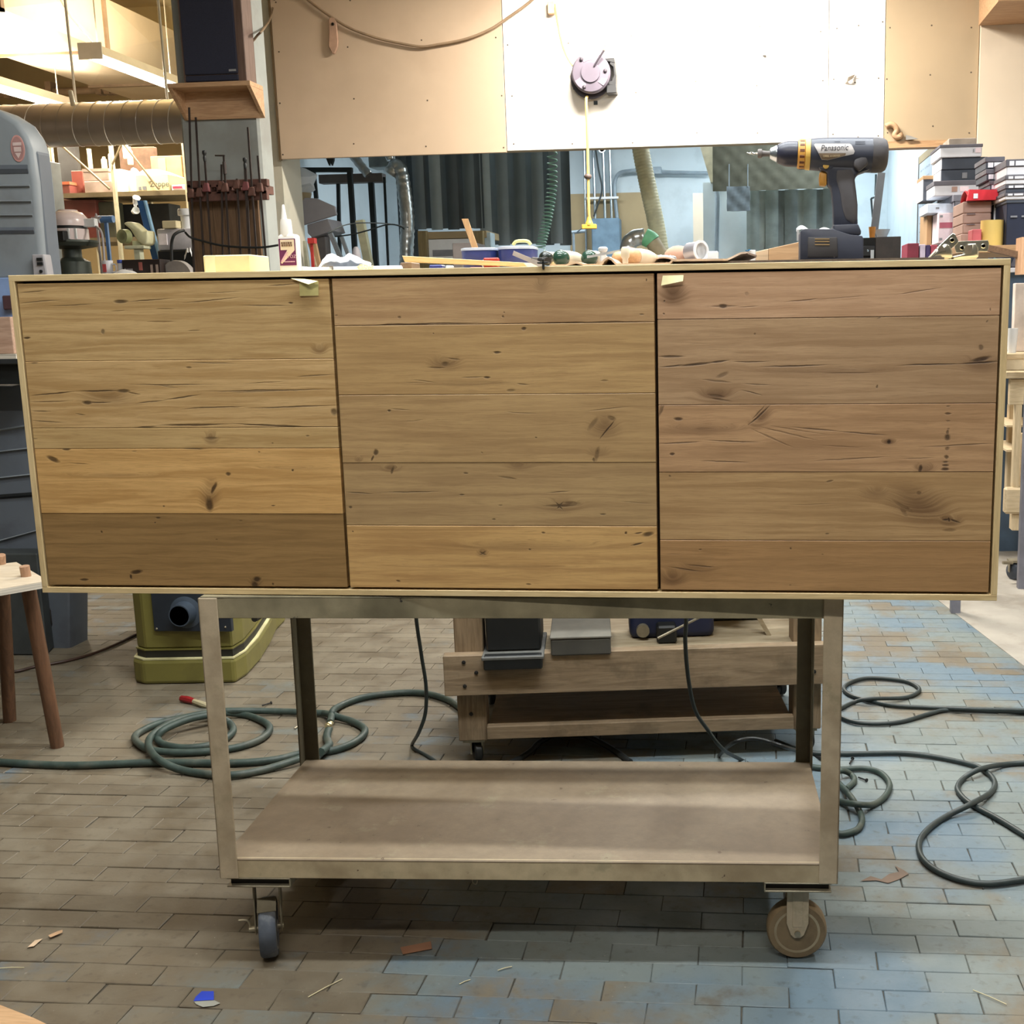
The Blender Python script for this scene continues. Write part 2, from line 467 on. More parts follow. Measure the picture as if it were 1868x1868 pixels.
# ceiling and far walls
m = MB(); m.box(-8, 5, -3, 11.2, 4.3, 4.4)
struct('ceiling', m, M_ceil, smooth=0)
m = MB()
for y in (2.9, 6.2, 9.4): m.box(-8, 5, y, y + 0.3, 4.0, 4.3)
struct('beam', m, M_ceil, smooth=0)
m = MB(); m.box(-8, -2.9, 10.8, 11.0, 0, 4.3)
struct('wall_back.001', m, pm('dull_tan_back_wall', (150, 132, 96), 0.9, var=0.1, scale=2), smooth=0)  # even dull tan with random mottling
m = MB(); m.box(-8.1, -7.9, -1, 11.2, 0, 4.3)
struct('wall_left.001', m, M_cream, smooth=0)
# the further room seen under the partition
YF = 9.3
m = MB(); m.box(at(415, 300, 5.8).x - 0.12, at(415, 300, 5.8).x, YW + 0.4, YF, 0, 4.3)
struct('wall_left.002', m, M_pale, smooth=0)
m = MB(); m.box(at(415, 300, 5.8).x - 0.12, 5.0, YF, YF + 0.15, 0, 4.3)
struct('wall_back.002', m, M_pale, 'pale blue end wall of the further room', smooth=0)
xs = at(1647, 287, 6.9).x
m = MB(); m.box(xs + 0.16, xs + 0.3, YW + 0.3, YF, 0, 4.3)
struct('wall_right.002', m, M_pale, 'light blue side wall of the further room', smooth=0)
m = MB(); m.box(at(415, 300, 5.8).x, xs + 0.16, YW + 0.2, YF, 3.12, 3.2)
struct('ceiling.001', m, M_pale, smooth=0)
# tan dado panel and dark doorway in the further room
m = MB(); x0, x1, z0, z1 = rect(1040, 352, 1196, 500, YF - 0.02); m.box(x0, x1, YF - 0.02, YF, 0.9, z1)
struct('trim_2', m, M_tanply, 'tan panel on the lower end wall', smooth=0)

# ceiling fixtures
M_tubeW = pm('warm_lit_tube', (255, 240, 215), 0.4, emit=(1.0, 0.88, 0.70), es=26.0)
M_tubeN = pm('white_lit_tube', (255, 250, 240), 0.4, emit=(1.0, 0.95, 0.86), es=18.0)
M_fix = pm('fixture_enamel', (190, 184, 174), 0.45, var=0.05)
M_rod = pm('hanger_rod', (150, 140, 124), 0.5, 0.6)
FL = ['over the front of the long cabinet', 'over the back of the long cabinet', 'behind the photographer', 'over the right aisle',
      'in front of the white partition', 'across the further room', 'along the further room', 'nearer the loudspeaker', 'left over the band saw']
for i, (x, y, z, lx, ly, pw, colr) in enumerate(FIXTURES):
    t = thing('fluorescent_fixture', 'twin tube fluorescent fixture ' + FL[i], 'lamp', (x, y, z), group='ceiling fluorescents')
    hxx, hyy = max(lx, 0.16) / 2, max(ly, 0.16) / 2
    alx = lx > ly
    m = MB(); m.hexa([(x - hxx, y - hyy, z + 0.005), (x + hxx, y - hyy, z + 0.005), (x + hxx, y + hyy, z + 0.005), (x - hxx, y + hyy, z + 0.005)],
                     [(x - (hxx if alx else 0.04), y - (0.04 if alx else hyy), z + 0.08), (x + (hxx if alx else 0.04), y - (0.04 if alx else hyy), z + 0.08), (x + (hxx if alx else 0.04), y + (0.04 if alx else hyy), z + 0.08), (x - (hxx if alx else 0.04), y + (0.04 if alx else hyy), z + 0.08)])
    part('reflector', m, M_fix, t, smooth=0)
    for s in (-0.035, 0.035):
        m = MB()
        if alx: m.cyl((x - lx / 2, y + s, z - 0.005), (x + lx / 2, y + s, z - 0.005), 0.019, n=10)
        else: m.cyl((x + s, y - ly / 2, z - 0.005), (x + s, y + ly / 2, z - 0.005), 0.019, n=10)
        part('tube', m, M_tubeW if colr == WARM else M_tubeN, t)
    top = 3.12 if y > 7 and x > -3 else 4.3
    if i == 8: top = at(0, 15, 6.2).z - 0.034
    for e in (-0.42, 0.42):
        m = MB(); px_, py_ = (x + lx * e, y) if alx else (x, y + ly * e)
        m.cyl((px_, py_, z + 0.07), (px_, py_, top), 0.005, n=6)
        part('hanger', m, M_rod, t)
    for e in (-1, 1):
        m = MB()
        if alx: m.box(x + e * (hxx + 0.006) - 0.006, x + e * (hxx + 0.006) + 0.006, y - hyy - 0.01, y + hyy + 0.01, z - 0.03, z + 0.085)
        else: m.box(x - hxx - 0.01, x + hxx + 0.01, y + e * (hyy + 0.006) - 0.006, y + e * (hyy + 0.006) + 0.006, z - 0.03, z + 0.085)
        part('end_cap', m, M_fix, t, smooth=0)
# ================================================================ SIDEBOARD (three plank doors in a pale edged case)
SW, SH, SD, SZ, SR = 1.88, 0.626, 0.39, 0.7935, 0.0045
side = thing('sideboard', 'long low wooden sideboard with three reclaimed oak plank doors on the cart', 'cabinet', (0, 0, SZ), (0, SR, 0))
_inv = WM[side.name].inverted()
def sloc(u, v, y=0.002):       # photo pixel -> sideboard frame on its front plane
    p = _inv @ at(u, v, y); return p.x, p.z
M_maple = wood('pale_maple_edge', (226, 203, 156), (208, 182, 134), 'x', 0.5)
M_mapv = wood('pale_maple_upright', (226, 203, 156), (208, 182, 134), 'z', 0.5)
M_gap = pm('door_gap_shade', (44, 28, 12), 0.9)  # dark sheet behind the doors stands in for shade in their gaps
T = 0.0115
hw = SW / 2
for nm, mt, b in (('top_panel', M_maple, (-hw, hw, 0, SD, SH - T, SH)), ('bottom_panel', M_maple, (-hw, hw, 0, SD, 0, T)),
                  ('side_panel', M_mapv, (-hw, -hw + T, 0, SD, T, SH - T)), ('side_panel', M_mapv, (hw - T, hw, 0, SD, T, SH - T)),
                  ('back_panel', M_maple, (-hw + T, hw - T, SD - 0.008, SD, T, SH - T)), ('gap_shade_sheet', M_gap, (-hw + T + .0002, hw - T - .0002, 0.028, 0.03, T + .0002, SH - T - .0002))):
    m = MB(); m.box(*b); part(nm, m, mt, side, 0.0006, world=False, smooth=0)
for u in (-0.33, 0.31):
    m = MB(); m.box(u - 0.008, u + 0.008, 0.03, SD - 0.01, T, SH - T)
    part('divider', m, M_maple, side, world=False, smooth=0)

# feature lists: (cx, cy, rx, ry, turn in degrees clockwise as seen, strength); kind 'h' hard dark knot or crack, 's' soft stain and, in one place, painted shade
def L(x0, y0, x1, y1, w=3.5, s=0.75):
    return ('h', (x0 + x1) / 2, (y0 + y1) / 2, math.hypot(x1 - x0, y1 - y0) / 2 * 1.12, w, math.degrees(math.atan2(y1 - y0, x1 - x0)), s)
def H(x, y, rx, ry, a=0, s=0.9): return ('h', x, y, rx, ry, a, s)
def S(x, y, rx, ry, a=0, s=0.3): return ('s', x, y, rx, ry, a, s)
D1 = dict(off=(0, 500), k=660 / 1868, u=(24, 605, 79, 633), planks=[
 (515, 657, (200, 166, 112), (170, 134, 82), [H(625,142,48,12), L(90,150,320,136), L(240,165,500,158), L(650,142,900,128), L(930,148,1250,122), L(1230,160,1500,167), L(90,95,250,88), L(1370,60,1540,52), L(1050,98,1250,92,3,.5),
   H(532,297,14,17,0,.7), H(140,331,24,7), L(750,245,915,246,5,.4), L(790,180,915,180,4,.35), L(960,294,1040,292,5,.4), H(1500,150,16,5), S(1650,390,60,40), L(560,190,660,190,3,.4)]),
 (657, 780, (206, 170, 116), (176, 138, 84), [L(140,628,400,606,4.5,.9), L(380,604,640,604,5,.9), H(635,605,46,10), L(650,608,730,622,4,.7), L(660,571,1100,572,4.5,.75), L(810,570,930,592,3,.6), L(145,660,380,654,3.5), L(430,665,590,662,4,.8), H(450,665,36,13), L(690,668,860,652,4,.8), L(840,648,1045,624,4.5,.85),
   L(1030,604,1740,597,4.5,.85), L(1180,611,1500,604,4,.6), L(930,695,1280,684,4.5,.85), L(1260,692,1745,680,4.5,.85), L(1520,531,1735,520,4,.7), L(1240,566,1480,556,3,.5), L(155,705,265,709), L(385,720,445,729), L(155,757,340,766,4), L(640,796,830,784,5,.9), L(800,780,1200,775,6.5,.9), L(1180,770,1620,792,6,.9), S(560,640,230,60), H(1725,712,24,22,0,.75), H(180,458,26,6,0,.6), H(975,483,20,6,0,.7), L(960,455,1240,463,3.5,.75)]),
 (780, 818, (202, 168, 112), (176, 140, 86), [S(1090,848,55,48,0,.42), L(1045,848,1142,848,8,.45), H(1590,835,13,6,0,.6), L(165,850,200,848,3,.6), H(1410,874,8,5,0,.5)]),
 (818, 937, (218, 172, 106), (186, 140, 78), [H(275,957,48,15,24), H(345,906,30,8), L(915,900,1088,904,4.5,.85), H(1180,1033,16,12), H(1512,1012,9,8), H(1105,1105,13,40,22,.85), H(1080,1188,27,46), S(1085,1140,75,110,15,.4), H(1410,1195,15,4), H(845,1198,8,5), H(1340,918,10,5,0,.7), L(680,915,710,915,4,.6), S(600,1040,380,18), L(350,975,470,984,4,.5), S(1500,1000,250,14,0,.2)]),
 (937, 1079, (160, 124, 74), (134, 102, 58), [H(815,1260,17,6), H(801,1283,6,4), H(525,1332,7,7,0,.8), H(705,1540,42,13,-8,.95), H(675,1562,10,16), H(435,1578,32,8,0,.85), H(1325,1576,27,18), H(1315,1608,22,30), S(1320,1595,50,50,0,.3), H(1410,1601,8,8,0,.8), H(1780,1626,42,8,0,.85), H(1245,1275,14,5,0,.5), H(1120,1370,8,5,0,.4)])])
D2 = dict(off=(590, 480), k=630 / 1868, u=(605, 1197.5, 636, 1199), planks=[
 (512, 591, (188, 152, 106), (164, 126, 84), [H(410,293,12,8,0,.7), H(968,289,8,7,0,.7), H(975,268,5,5,0,.6), H(1722,276,14,5,0,.7), H(1745,92,4,8,0,.8), S(1180,120,55,45), H(70,285,10,6,0,.5), L(60,333,900,328,5,.9), L(860,326,1790,320,5,.85)]),
 (591, 719, (190, 154, 100), (166, 130, 82), [H(1085,355,17,10), H(940,483,27,8), H(660,546,26,16,0,.55), S(660,540,120,48,0,.4), L(670,515,740,525,6,.55), L(560,562,660,568,6,.5), H(885,620,24,8), L(740,618,880,618,4,.6), L(1040,652,1110,659,5,.6), H(1015,690,33,9,0,.6), L(480,630,610,648,4,.45), H(1520,637,28,8,0,.4), H(593,380,6,5,0,.6), S(800,650,380,16), L(430,645,560,650,3,.4)]),
 (719, 844, (184, 150, 100), (160, 126, 82), [H(358,798,14,9), L(360,785,470,796,4,.55), H(282,1025,18,20), H(268,1055,8,18,20), S(190,1060,32,20,0,.45), S(1520,890,115,80,0,.42), L(1582,846,1488,958,5,.9), H(1455,870,16,50,35,.4), H(1560,840,30,14,20,.45), H(1480,1035,14,50,14,.5), H(1464,1063,10,14,0,.7), S(1490,1020,80,34), L(980,804,1160,816,3.5,.5), L(1420,798,1660,778,3.5,.5), H(1148,943,8,5,0,.6), L(440,858,540,846,3,.35), H(855,1025,7,7,0,.4)]),
 (844, 959, (180, 148, 100), (158, 126, 84), [H(375,1122,9,26,22,.75), S(365,1110,75,26,0,.42), H(770,1136,16,6,0,.7), L(940,1152,1050,1172,7,.5), S(1060,1100,110,34), L(1255,1290,1295,1335,5,.9), L(1300,1288,1258,1332,5,.9), L(1245,1308,1310,1312,5,.9), H(1275,1312,16,12), L(1180,1315,1400,1308,9,.55), S(1290,1310,160,50), H(1345,1300,60,14,5,.45), L(1200,1242,1340,1233,4,.6), L(118,1238,270,1248,4,.75), L(300,1240,640,1235,4,.75), H(750,1255,20,5,0,.85), H(145,1320,12,10,0,.8), H(920,1387,15,6,0,.65), L(1495,1358,1535,1358,4,.75), H(958,1310,15,5,0,.5), L(1600,1288,1790,1299,3.5,.4)]),
 (959, 1076, (206, 164, 102), (176, 134, 80), [L(840,1558,880,1580,5,.8), L(880,1556,842,1580,5,.8), S(860,1562,46,36,0,.45), H(1640,1460,9,10), H(1705,1462,27,5,-10,.85), H(1755,1468,40,14,-12), H(1698,1521,40,7,-14,.95), H(1187,1458,14,6,0,.8), H(1118,1550,10,5,0,.8), H(160,1451,6,5,0,.8), H(403,1718,18,6,12,.75), H(1110,1738,18,6,0,.65), S(1100,1528,650,38,0,.4), S(900,1640,700,14,0,.25), L(1080,1766,1400,1770,4,.6)])])
D3 = dict(off=(1180, 470), k=688 / 1868, u=(1199, 1832, 1201, 1804), planks=[
 (500, 579, (200, 160, 124), (176, 136, 100), [H(378,241,30,12,0,.95), H(380,241,80,6,0,.55), S(130,180,95,65,0,.45), L(690,216,860,203,4,.6), L(1240,182,1460,150,4,.5), L(450,246,560,240,3,.45), H(87,215,6,6,0,.75), H(87,278,7,5,0,.75), H(1700,255,4,9,0,.6), H(495,180,14,12,0,.3), L(850,205,1100,190,3,.35)]),  # the soft patch at top left paints shade below the tape tab
 (579, 737, (182, 148, 110), (158, 124, 88), [L(60,541,190,532,5,.85), L(150,538,330,522,7,.9), L(300,522,410,510,5,.9), L(55,490,185,489,7,.8), L(430,516,600,514,4,.7), L(560,540,900,532,5,.85), L(1250,533,1580,525,4.5,.9), L(1540,524,1745,514,6,.95), H(1655,503,62,12,-10), S(1660,525,120,55,0,.4), H(1655,446,15,16,0,.6), S(900,560,520,22), H(375,582,40,13,-22,.45), L(270,605,420,618,6,.5), S(345,680,130,48,0,.45), H(345,684,50,7,8,.55), H(370,705,60,7,10,.5), L(470,655,570,682,4,.65), L(480,623,610,631,4,.55), H(1143,640,7,11,0,.65), H(535,378,7,6,0,.55), L(1140,306,1165,290,5,.6), H(1685,316,5,9,20,.5), L(870,574,1120,570,4,.35)]),
 (737, 861, (188, 148, 106), (160, 122, 84), [L(615,724,498,836,5,.85), L(590,724,520,800,4,.6), S(560,800,90,46,-40,.42), H(155,800,26,10,5), S(290,850,280,32,0,.42), L(520,850,720,940,5,.45), L(560,838,840,905,5,.42), L(600,830,900,880,4,.3), L(720,838,960,863,4.5,.7), L(940,862,1190,879,4.5,.75), L(58,923,270,912,4.5,.75), L(295,904,560,916,4.5,.7), H(1197,912,15,14,0,1), S(1197,912,52,20,0,.5), H(122,974,14,8), H(1492,735,11,5,0,.6), H(1490,773,20,7,0,.8), H(1488,810,13,5,0,.55), H(1490,850,9,6,0,.5), H(1488,890,19,19), H(1487,866,9,14,0,.7), H(1485,945,14,12,0,.6), H(1483,988,13,12,0,.8), H(1480,1013,18,7,0,.85), H(1480,1030,20,7,0,.9), H(1478,1048,23,9), H(1353,1044,12,22,15), S(1375,1042,70,30,0,.5), L(1380,936,1720,921,4,.65), L(820,1007,1200,985,4,.55), L(275,1008,510,1015,4,.65), L(860,930,1060,940,4,.3), H(75,755,8,36,20,.6), L(1260,996,1420,990,3,.5), L(60,800,75,720,5,.5)]),
 (861, 986, (186, 150, 102), (160, 124, 80), [S(1350,1230,240,115,18,.5), S(1300,1240,110,50,25,.45), S(1490,1300,90,45,10,.5), L(1465,1300,1500,1296,6,.85), L(1495,1284,1500,1312,6,.85), L(1500,1296,1550,1315,6,.85), L(1460,1350,1530,1350,10,.35), L(1250,1215,1290,1290,14,.3), L(1210,1200,1320,1260,10,.28), S(1140,1170,110,46), H(905,1108,24,7,-14,.55), H(893,1368,12,5,0,.65), H(115,1084,8,6,0,.5), L(700,1225,950,1218,3,.3), H(1350,1165,14,10,0,.4)]),
 (986, 1083, (176, 134, 86), (152, 114, 70), [H(265,1445,9,6,0,.65), H(712,1441,7,7,0,.75), L(105,1531,270,1556,5,.6), L(195,1522,345,1533,5,.6), S(130,1590,100,60,0,.45), H(710,1621,7,4,0,.5), H(870,1470,7,4,0,.4), S(250,1540,140,40), L(80,1470,180,1470,3,.3)])])

def desat(c, k=0.10):
    l = 0.35 * c[0] + 0.5 * c[1] + 0.15 * c[2]
    return tuple(min(250, (x + (l - x) * k) * 1.045) for x in c)
def plank_mat(k, c1, c2, feats, off, sc_, seed):
    c1, c2 = desat(c1), desat(c2)
    t = NT('reclaimed_oak'); p = t.obj()
    wob = t.noise(t.mapped(p, (9, 1, 22), (seed, 0, seed)), 1.6, 4, 0.6, 0.0, 1)
    dv = t.new('ShaderNodeVectorMath', operation='MULTIPLY_ADD'); t.l.new(wob, dv.inputs[0])
    dv.inputs[1].default_value = (0.010, 0, 0.0055); dv.inputs[2].default_value = (-0.005, 0, -0.00275)
    pw = t.new('ShaderNodeVectorMath', operation='ADD'); t.l.new(p, pw.inputs[0]); t.l.new(dv.outputs[0], pw.inputs[1]); pw = pw.outputs[0]
    hard = soft = None
    for kind, x, y, rx, ry, a, st in feats:
        u, v = off[0] + x * sc_, off[1] + y * sc_
        lx, lz = sloc(u, v); px_ = upx(0.0) * 1.0
        wv = t.mapped(pw, (rx * sc_ * px_ * 1.05, 1000.0, max(ry, 3.0) * sc_ * px_ * 1.15), (lx, 0, lz), (0, math.radians(a), 0), 'TEXTURE')
        ln = t.new('ShaderNodeVectorMath', operation='LENGTH'); t.l.new(wv, ln.inputs[0])
        if kind == 'h':
            d = t.ramp(ln.outputs['Value'], 0.35, 1.0, st, 0)
            hard = d if hard is None else t.math('MAXIMUM', hard, d)
        else:
            d = t.ramp(ln.outputs['Value'], 0.0, 1.0, st, 0)
            soft = d if soft is None else t.math('MAXIMUM', soft, d)
    if soft is None: soft = t.math('MULTIPLY', hard, 0.2)
    # grain, pushed aside around the knots
    sh = t.new('ShaderNodeCombineXYZ'); t.l.new(t.math('MULTIPLY', t.math('ADD', soft, t.math('MULTIPLY', hard, 0.35)), 0.045), sh.inputs[2])
    gp = t.new('ShaderNodeVectorMath', operation='ADD'); t.l.new(pw, gp.inputs[0]); t.l.new(sh.outputs[0], gp.inputs[1]); gp = gp.outputs[0]
    g1 = t.noise(t.mapped(gp, (1.1, 1, 26), (seed * 3, 0, seed)), 3.0, 5, 0.62, 0.8)
    g2 = t.noise(t.mapped(gp, (5, 1, 150), (seed, 0, seed * 2)), 5.0, 3, 0.6)
    g3 = t.noise(t.mapped(p, (2, 1, 4), (0, 0, seed)), 1.6, 2)
    fleck = t.noise(t.mapped(p, (60, 1, 210), (seed, 0, 0)), 3.0, 2)
    col = t.mix(t.ramp(g1, 0.34, 0.68), lin(c1), lin(c2))
    col = t.mix(t.ramp(g2, 0.48, 0.72, 0, 0.5), col, tuple(q * 0.72 for q in lin(c2)))
    col = t.mix(t.ramp(g3, 0.4, 0.7, 0, 0.3), col, tuple(q * 0.82 for q in lin(c2)))
    col = t.mix(t.ramp(fleck, 0.66, 0.78, 0, 0.3), col, tuple(min(1, q * 1.25) for q in lin(c1)))
    s2 = t.math('MULTIPLY', soft, t.ramp(g1, 0.25, 0.65, 0.75, 1.5), clamp=True)
    col = t.mix(s2, col, lin((86, 56, 34)))
    h2 = t.math('MULTIPLY', hard, t.ramp(g2, 0.3, 0.6, 1.0, 0.8), clamp=True)
    col = t.mix(h2, col, lin((34, 17, 8)))
    t.bump(t.math('SUBTRACT', t.math('MULTIPLY', g2, 0.25), hard), 0.45, 0.0015)
    return t.fin(col, 0.5)

seed = 0
for di, D in enumerate((D1, D2, D3)):
    uT0, uT1, uB0, uB1 = D['u']
    P = D['planks']
    vt, vb = P[0][0], P[-1][1]
    xl = (sloc(uT0, vt)[0] + sloc(uB0, vb)[0]) / 2; xr = (sloc(uT1, vt)[0] + sloc(uB1, vb)[0]) / 2
    if di == 0: xl = -hw + T + 0.0035
    if di == 2: xr = hw - T - 0.0042
    xl += 0.0021 if di else 0; xr -= 0.0021 if di < 2 else 0
    zt, zb = SH - T - 0.0042, T + 0.0042
    m = MB(); m.box(xl, xr, 0.0155, 0.027, zb, zt)
    door = part('door', m, M_maple, side, world=False, smooth=0)
    edges = [zt] + [sloc((uT0 + uT1) / 2, q[1])[1] for q in P[:-1]] + [zb]
    for k, (v0, v1, c1, c2, fe) in enumerate(P):
        seed += 1
        m = MB(); d = random.uniform(0.0012, 0.0022)
        m.box(xl, xr, d, 0.0155, edges[k + 1] + 0.0004, edges[k] - 0.0004)
        o = part('plank', m, plank_mat(k, c1, c2, fe, D['off'], D['k'], seed * 1.7), door, 0.0007, world=False, smooth=0)

# two bits of masking tape used as door pulls
M_tape = pm('masking_tape', (214, 204, 138), 0.7, var=0.06, scale=60)
M_tape2 = pm('pale_masking_tape', (238, 230, 178), 0.7, var=0.05, scale=60)
def quad3(m, a, b, c, d, th=0.0004):
    return m.sheet(lambda s, q: (Vector(a) * (1 - s) + Vector(b) * s) * (1 - q) + (Vector(d) * (1 - s) + Vector(c) * s) * q, 3, 3, th)
t = thing('tape_tab', 'folded masking tape tab on the top right corner of the left door', 'tape', at(560, 512, 0.0))
m = MB(); quad3(m, at(546, 516, -0.003), at(581, 513, -0.003), at(581, 539, -0.001), at(547, 540, -0.001)); part('hanging_end', m, M_tape, t)
m = MB(); quad3(m, at(530, 508, -0.002), at(556, 509, -0.002), at(580, 513, -0.012), at(563, 519, -0.014)); part('folded_end', m, M_tape2, t)
m = MB(); quad3(m, at(1209, 503, -0.002), at(1247, 502, -0.002), at(1246, 513, -0.008), at(1206, 521, -0.004))
solo('tape_tab', m, M_tape2, 'pale masking tape tab at the top left corner of the right door', 'tape')
# ================================================================ STEEL CART UNDER THE SIDEBOARD
CB = 0.1939
cart = thing('shop_cart', 'chipped cream steel shop cart with one low deck carrying the sideboard', 'cart', (0, 0.007, CB), (0, 0.0085, 0.0512))
def cart_mat(name, c, chip=(70, 50, 34), amt=1.0, grime=(120, 100, 72)):
    t = NT(name); p = t.obj()
    n1 = t.noise(p, 9, 5, 0.7); n2 = t.noise(p, 28, 5, 0.7); n3 = t.noise(p, 3.2, 4, 0.6)
    col = t.mix(t.ramp(n2, 0.3, 0.7), lin(c), tuple(q * 0.82 for q in lin(c)))
    col = t.mix(t.ramp(n3, 0.4, 0.66, 0, 0.6 * amt), col, lin(grime))
    col = t.mix(t.ramp(n1, 0.58, 0.70, 0, 0.6 * amt), col, lin((150, 142, 116)))
    col = t.mix(t.ramp(n2, 0.67, 0.71, 0, 0.95 * amt), col, lin(chip))
    t.bump(n2, 0.3, 0.002)
    return t.fin(col, 0.6)
M_cart = cart_mat('chipped_cream_paint', (196, 180, 154))
M_rail = cart_mat('grimy_rail_paint', (160, 150, 122), (40, 36, 34), 1.5, (88, 82, 62))
M_deck = cart_mat('worn_steel_deck', (140, 124, 102), (84, 62, 44), 0.8, (110, 92, 70))
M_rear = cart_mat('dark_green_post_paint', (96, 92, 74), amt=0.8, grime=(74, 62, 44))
CLx, CRx, CDp, CHt = -0.6102, 0.656, 0.545, 0.5965
t_ = 0.004
def angle_post(m, x0, x1, y0, y1, sx, sy, z0, z1):
    """L section: one flange facing front or back, one facing the side"""
    yf = (y0, y0 + t_) if sy < 0 else (y1 - t_, y1)
    xf = (x0, x0 + t_) if sx < 0 else (x1 - t_, x1)
    m.box(x0, x1, yf[0], yf[1], z0, z1)
    m.box(xf[0], xf[1], y0, y1, z0, z1)
w = 0.038
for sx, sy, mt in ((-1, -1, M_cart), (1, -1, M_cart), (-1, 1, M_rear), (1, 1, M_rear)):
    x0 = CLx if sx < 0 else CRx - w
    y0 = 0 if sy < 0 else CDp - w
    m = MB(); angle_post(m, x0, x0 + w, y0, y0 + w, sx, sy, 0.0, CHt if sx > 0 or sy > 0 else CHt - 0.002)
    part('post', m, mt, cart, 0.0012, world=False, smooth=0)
m = MB(); m.box(CLx + 0.002, CRx - 0.002, 0.0045, 0.0085, CHt - 0.044, CHt - 0.0005); m.box(CLx + 0.002, CRx - 0.002, 0.0045, 0.05, CHt - 0.0045, CHt - 0.0005)
part('front_rail', m, M_rail, cart, 0.001, world=False, smooth=0)
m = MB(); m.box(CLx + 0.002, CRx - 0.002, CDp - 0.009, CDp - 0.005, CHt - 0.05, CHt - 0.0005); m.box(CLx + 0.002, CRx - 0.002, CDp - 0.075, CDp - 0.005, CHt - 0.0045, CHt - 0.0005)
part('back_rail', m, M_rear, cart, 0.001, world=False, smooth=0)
for x0, x1 in ((CLx + 0.0045, CLx + 0.05), (CRx - 0.05, CRx - 0.0045)):
    m = MB(); m.box(x0, x1, 0.0045, CDp - 0.0045, CHt - 0.0045, CHt - 0.001); m.box(x0 if x0 < 0 else x1 - 0.004, (x0 + 0.004) if x0 < 0 else x1, 0.0045, CDp - 0.0045, CHt - 0.044, CHt - 0.001)
    part('side_rail', m, M_rail, cart, world=False, smooth=0)
m = MB(); m.box(CLx + 0.004, CRx - 0.004, 0.0042, CDp - 0.0042, 0.038, 0.0415)
part('deck', m, M_deck, cart, 0.0008, world=False, smooth=0)
m = MB(); m.loft([[(CLx + 0.0042, 0.0045, 0), (CLx + 0.0042, 0.0085, 0), (CLx + 0.0042, 0.0085, 0.034), (CLx + 0.0042, 0.02, 0.0378), (CLx + 0.0042, 0.012, 0.0425), (CLx + 0.0042, 0.0045, 0.038)],
                  [(CRx - 0.0042, 0.0045, 0), (CRx - 0.0042, 0.0085, 0), (CRx - 0.0042, 0.0085, 0.034), (CRx - 0.0042, 0.02, 0.0378), (CRx - 0.0042, 0.012, 0.0425), (CRx - 0.0042, 0.0045, 0.038)]])
part('deck_lip', m, cart_mat('chipped_cream_lip', (196, 180, 148), amt=1.1), cart, 0.001, world=False, smooth=0)
# casters
M_steel = pm('dull_zinc', (150, 142, 122), 0.5, 0.6, 0.15, 20, dirt=(96, 84, 66), dirt_amt=0.7)
M_tyre = pm('dusty_grey_rubber', (70, 76, 86), 0.75, var=0.25, scale=18, dirt=(120, 122, 124), dirt_amt=0.6, dscale=14)
M_hub = pm('dusty_grey_hub', (150, 144, 134), 0.7, var=0.15, scale=25)
M_wheelc = cart_mat('dirty_cream_wheel', (176, 164, 136), (60, 46, 32), 1.3)
M_wheelb = pm('brown_wheel_disc', (122, 104, 78), 0.75, var=0.2, scale=20)
M_dark = pm('oily_black', (24, 20, 16), 0.7)
def wheel(parent, c, ax, R, wd, tyre, hub, disc):
    c = Vector(c); a = Vector(ax).normalized(); h = wd / 2
    m = MB(); m.lathe([(R * 0.74, -h), (R * 0.93, -h), (R * 0.99, -h * 0.72), (R, 0), (R * 0.99, h * 0.72), (R * 0.93, h), (R * 0.74, h)], c, a, 36)
    part('tyre', m, tyre, parent, world=False)
    m = MB(); m.lathe([(0, -h * 0.8), (R * 0.2, -h * 1.05), (R * 0.22, -h * 0.55), (R * 0.62, -h * 0.55), (R * 0.68, -h * 1.0), (R * 0.76, -h * 1.02), (R * 0.76, h * 1.02), (R * 0.68, h * 1.0), (R * 0.62, h * 0.55), (R * 0.22, h * 0.55), (R * 0.2, h * 1.05), (0, h * 0.8)], c, a, 36)
    part('wheel', m, hub, parent, world=False)
    m = MB(); m.lathe([(0, -h * 0.6), (R * 0.64, -h * 0.6), (R * 0.64, h * 0.6), (0, h * 0.6)], c, a, 36)
    part('wheel_disc', m, disc, parent, world=False)
Rw = 0.0625
def channel(m, x0, x1, y0, y1):
    m.box(x0, x1, y0, y1, -0.003, 0.0); m.box(x0, x1, y0, y1, -0.021, -0.0175)
    m.box(x0, x0 + 0.003, y0, y1, -0.021, 0) if x0 > 0 else m.box(x1 - 0.003, x1, y0, y1, -0.021, 0)
    return m
tilt = 0.0085
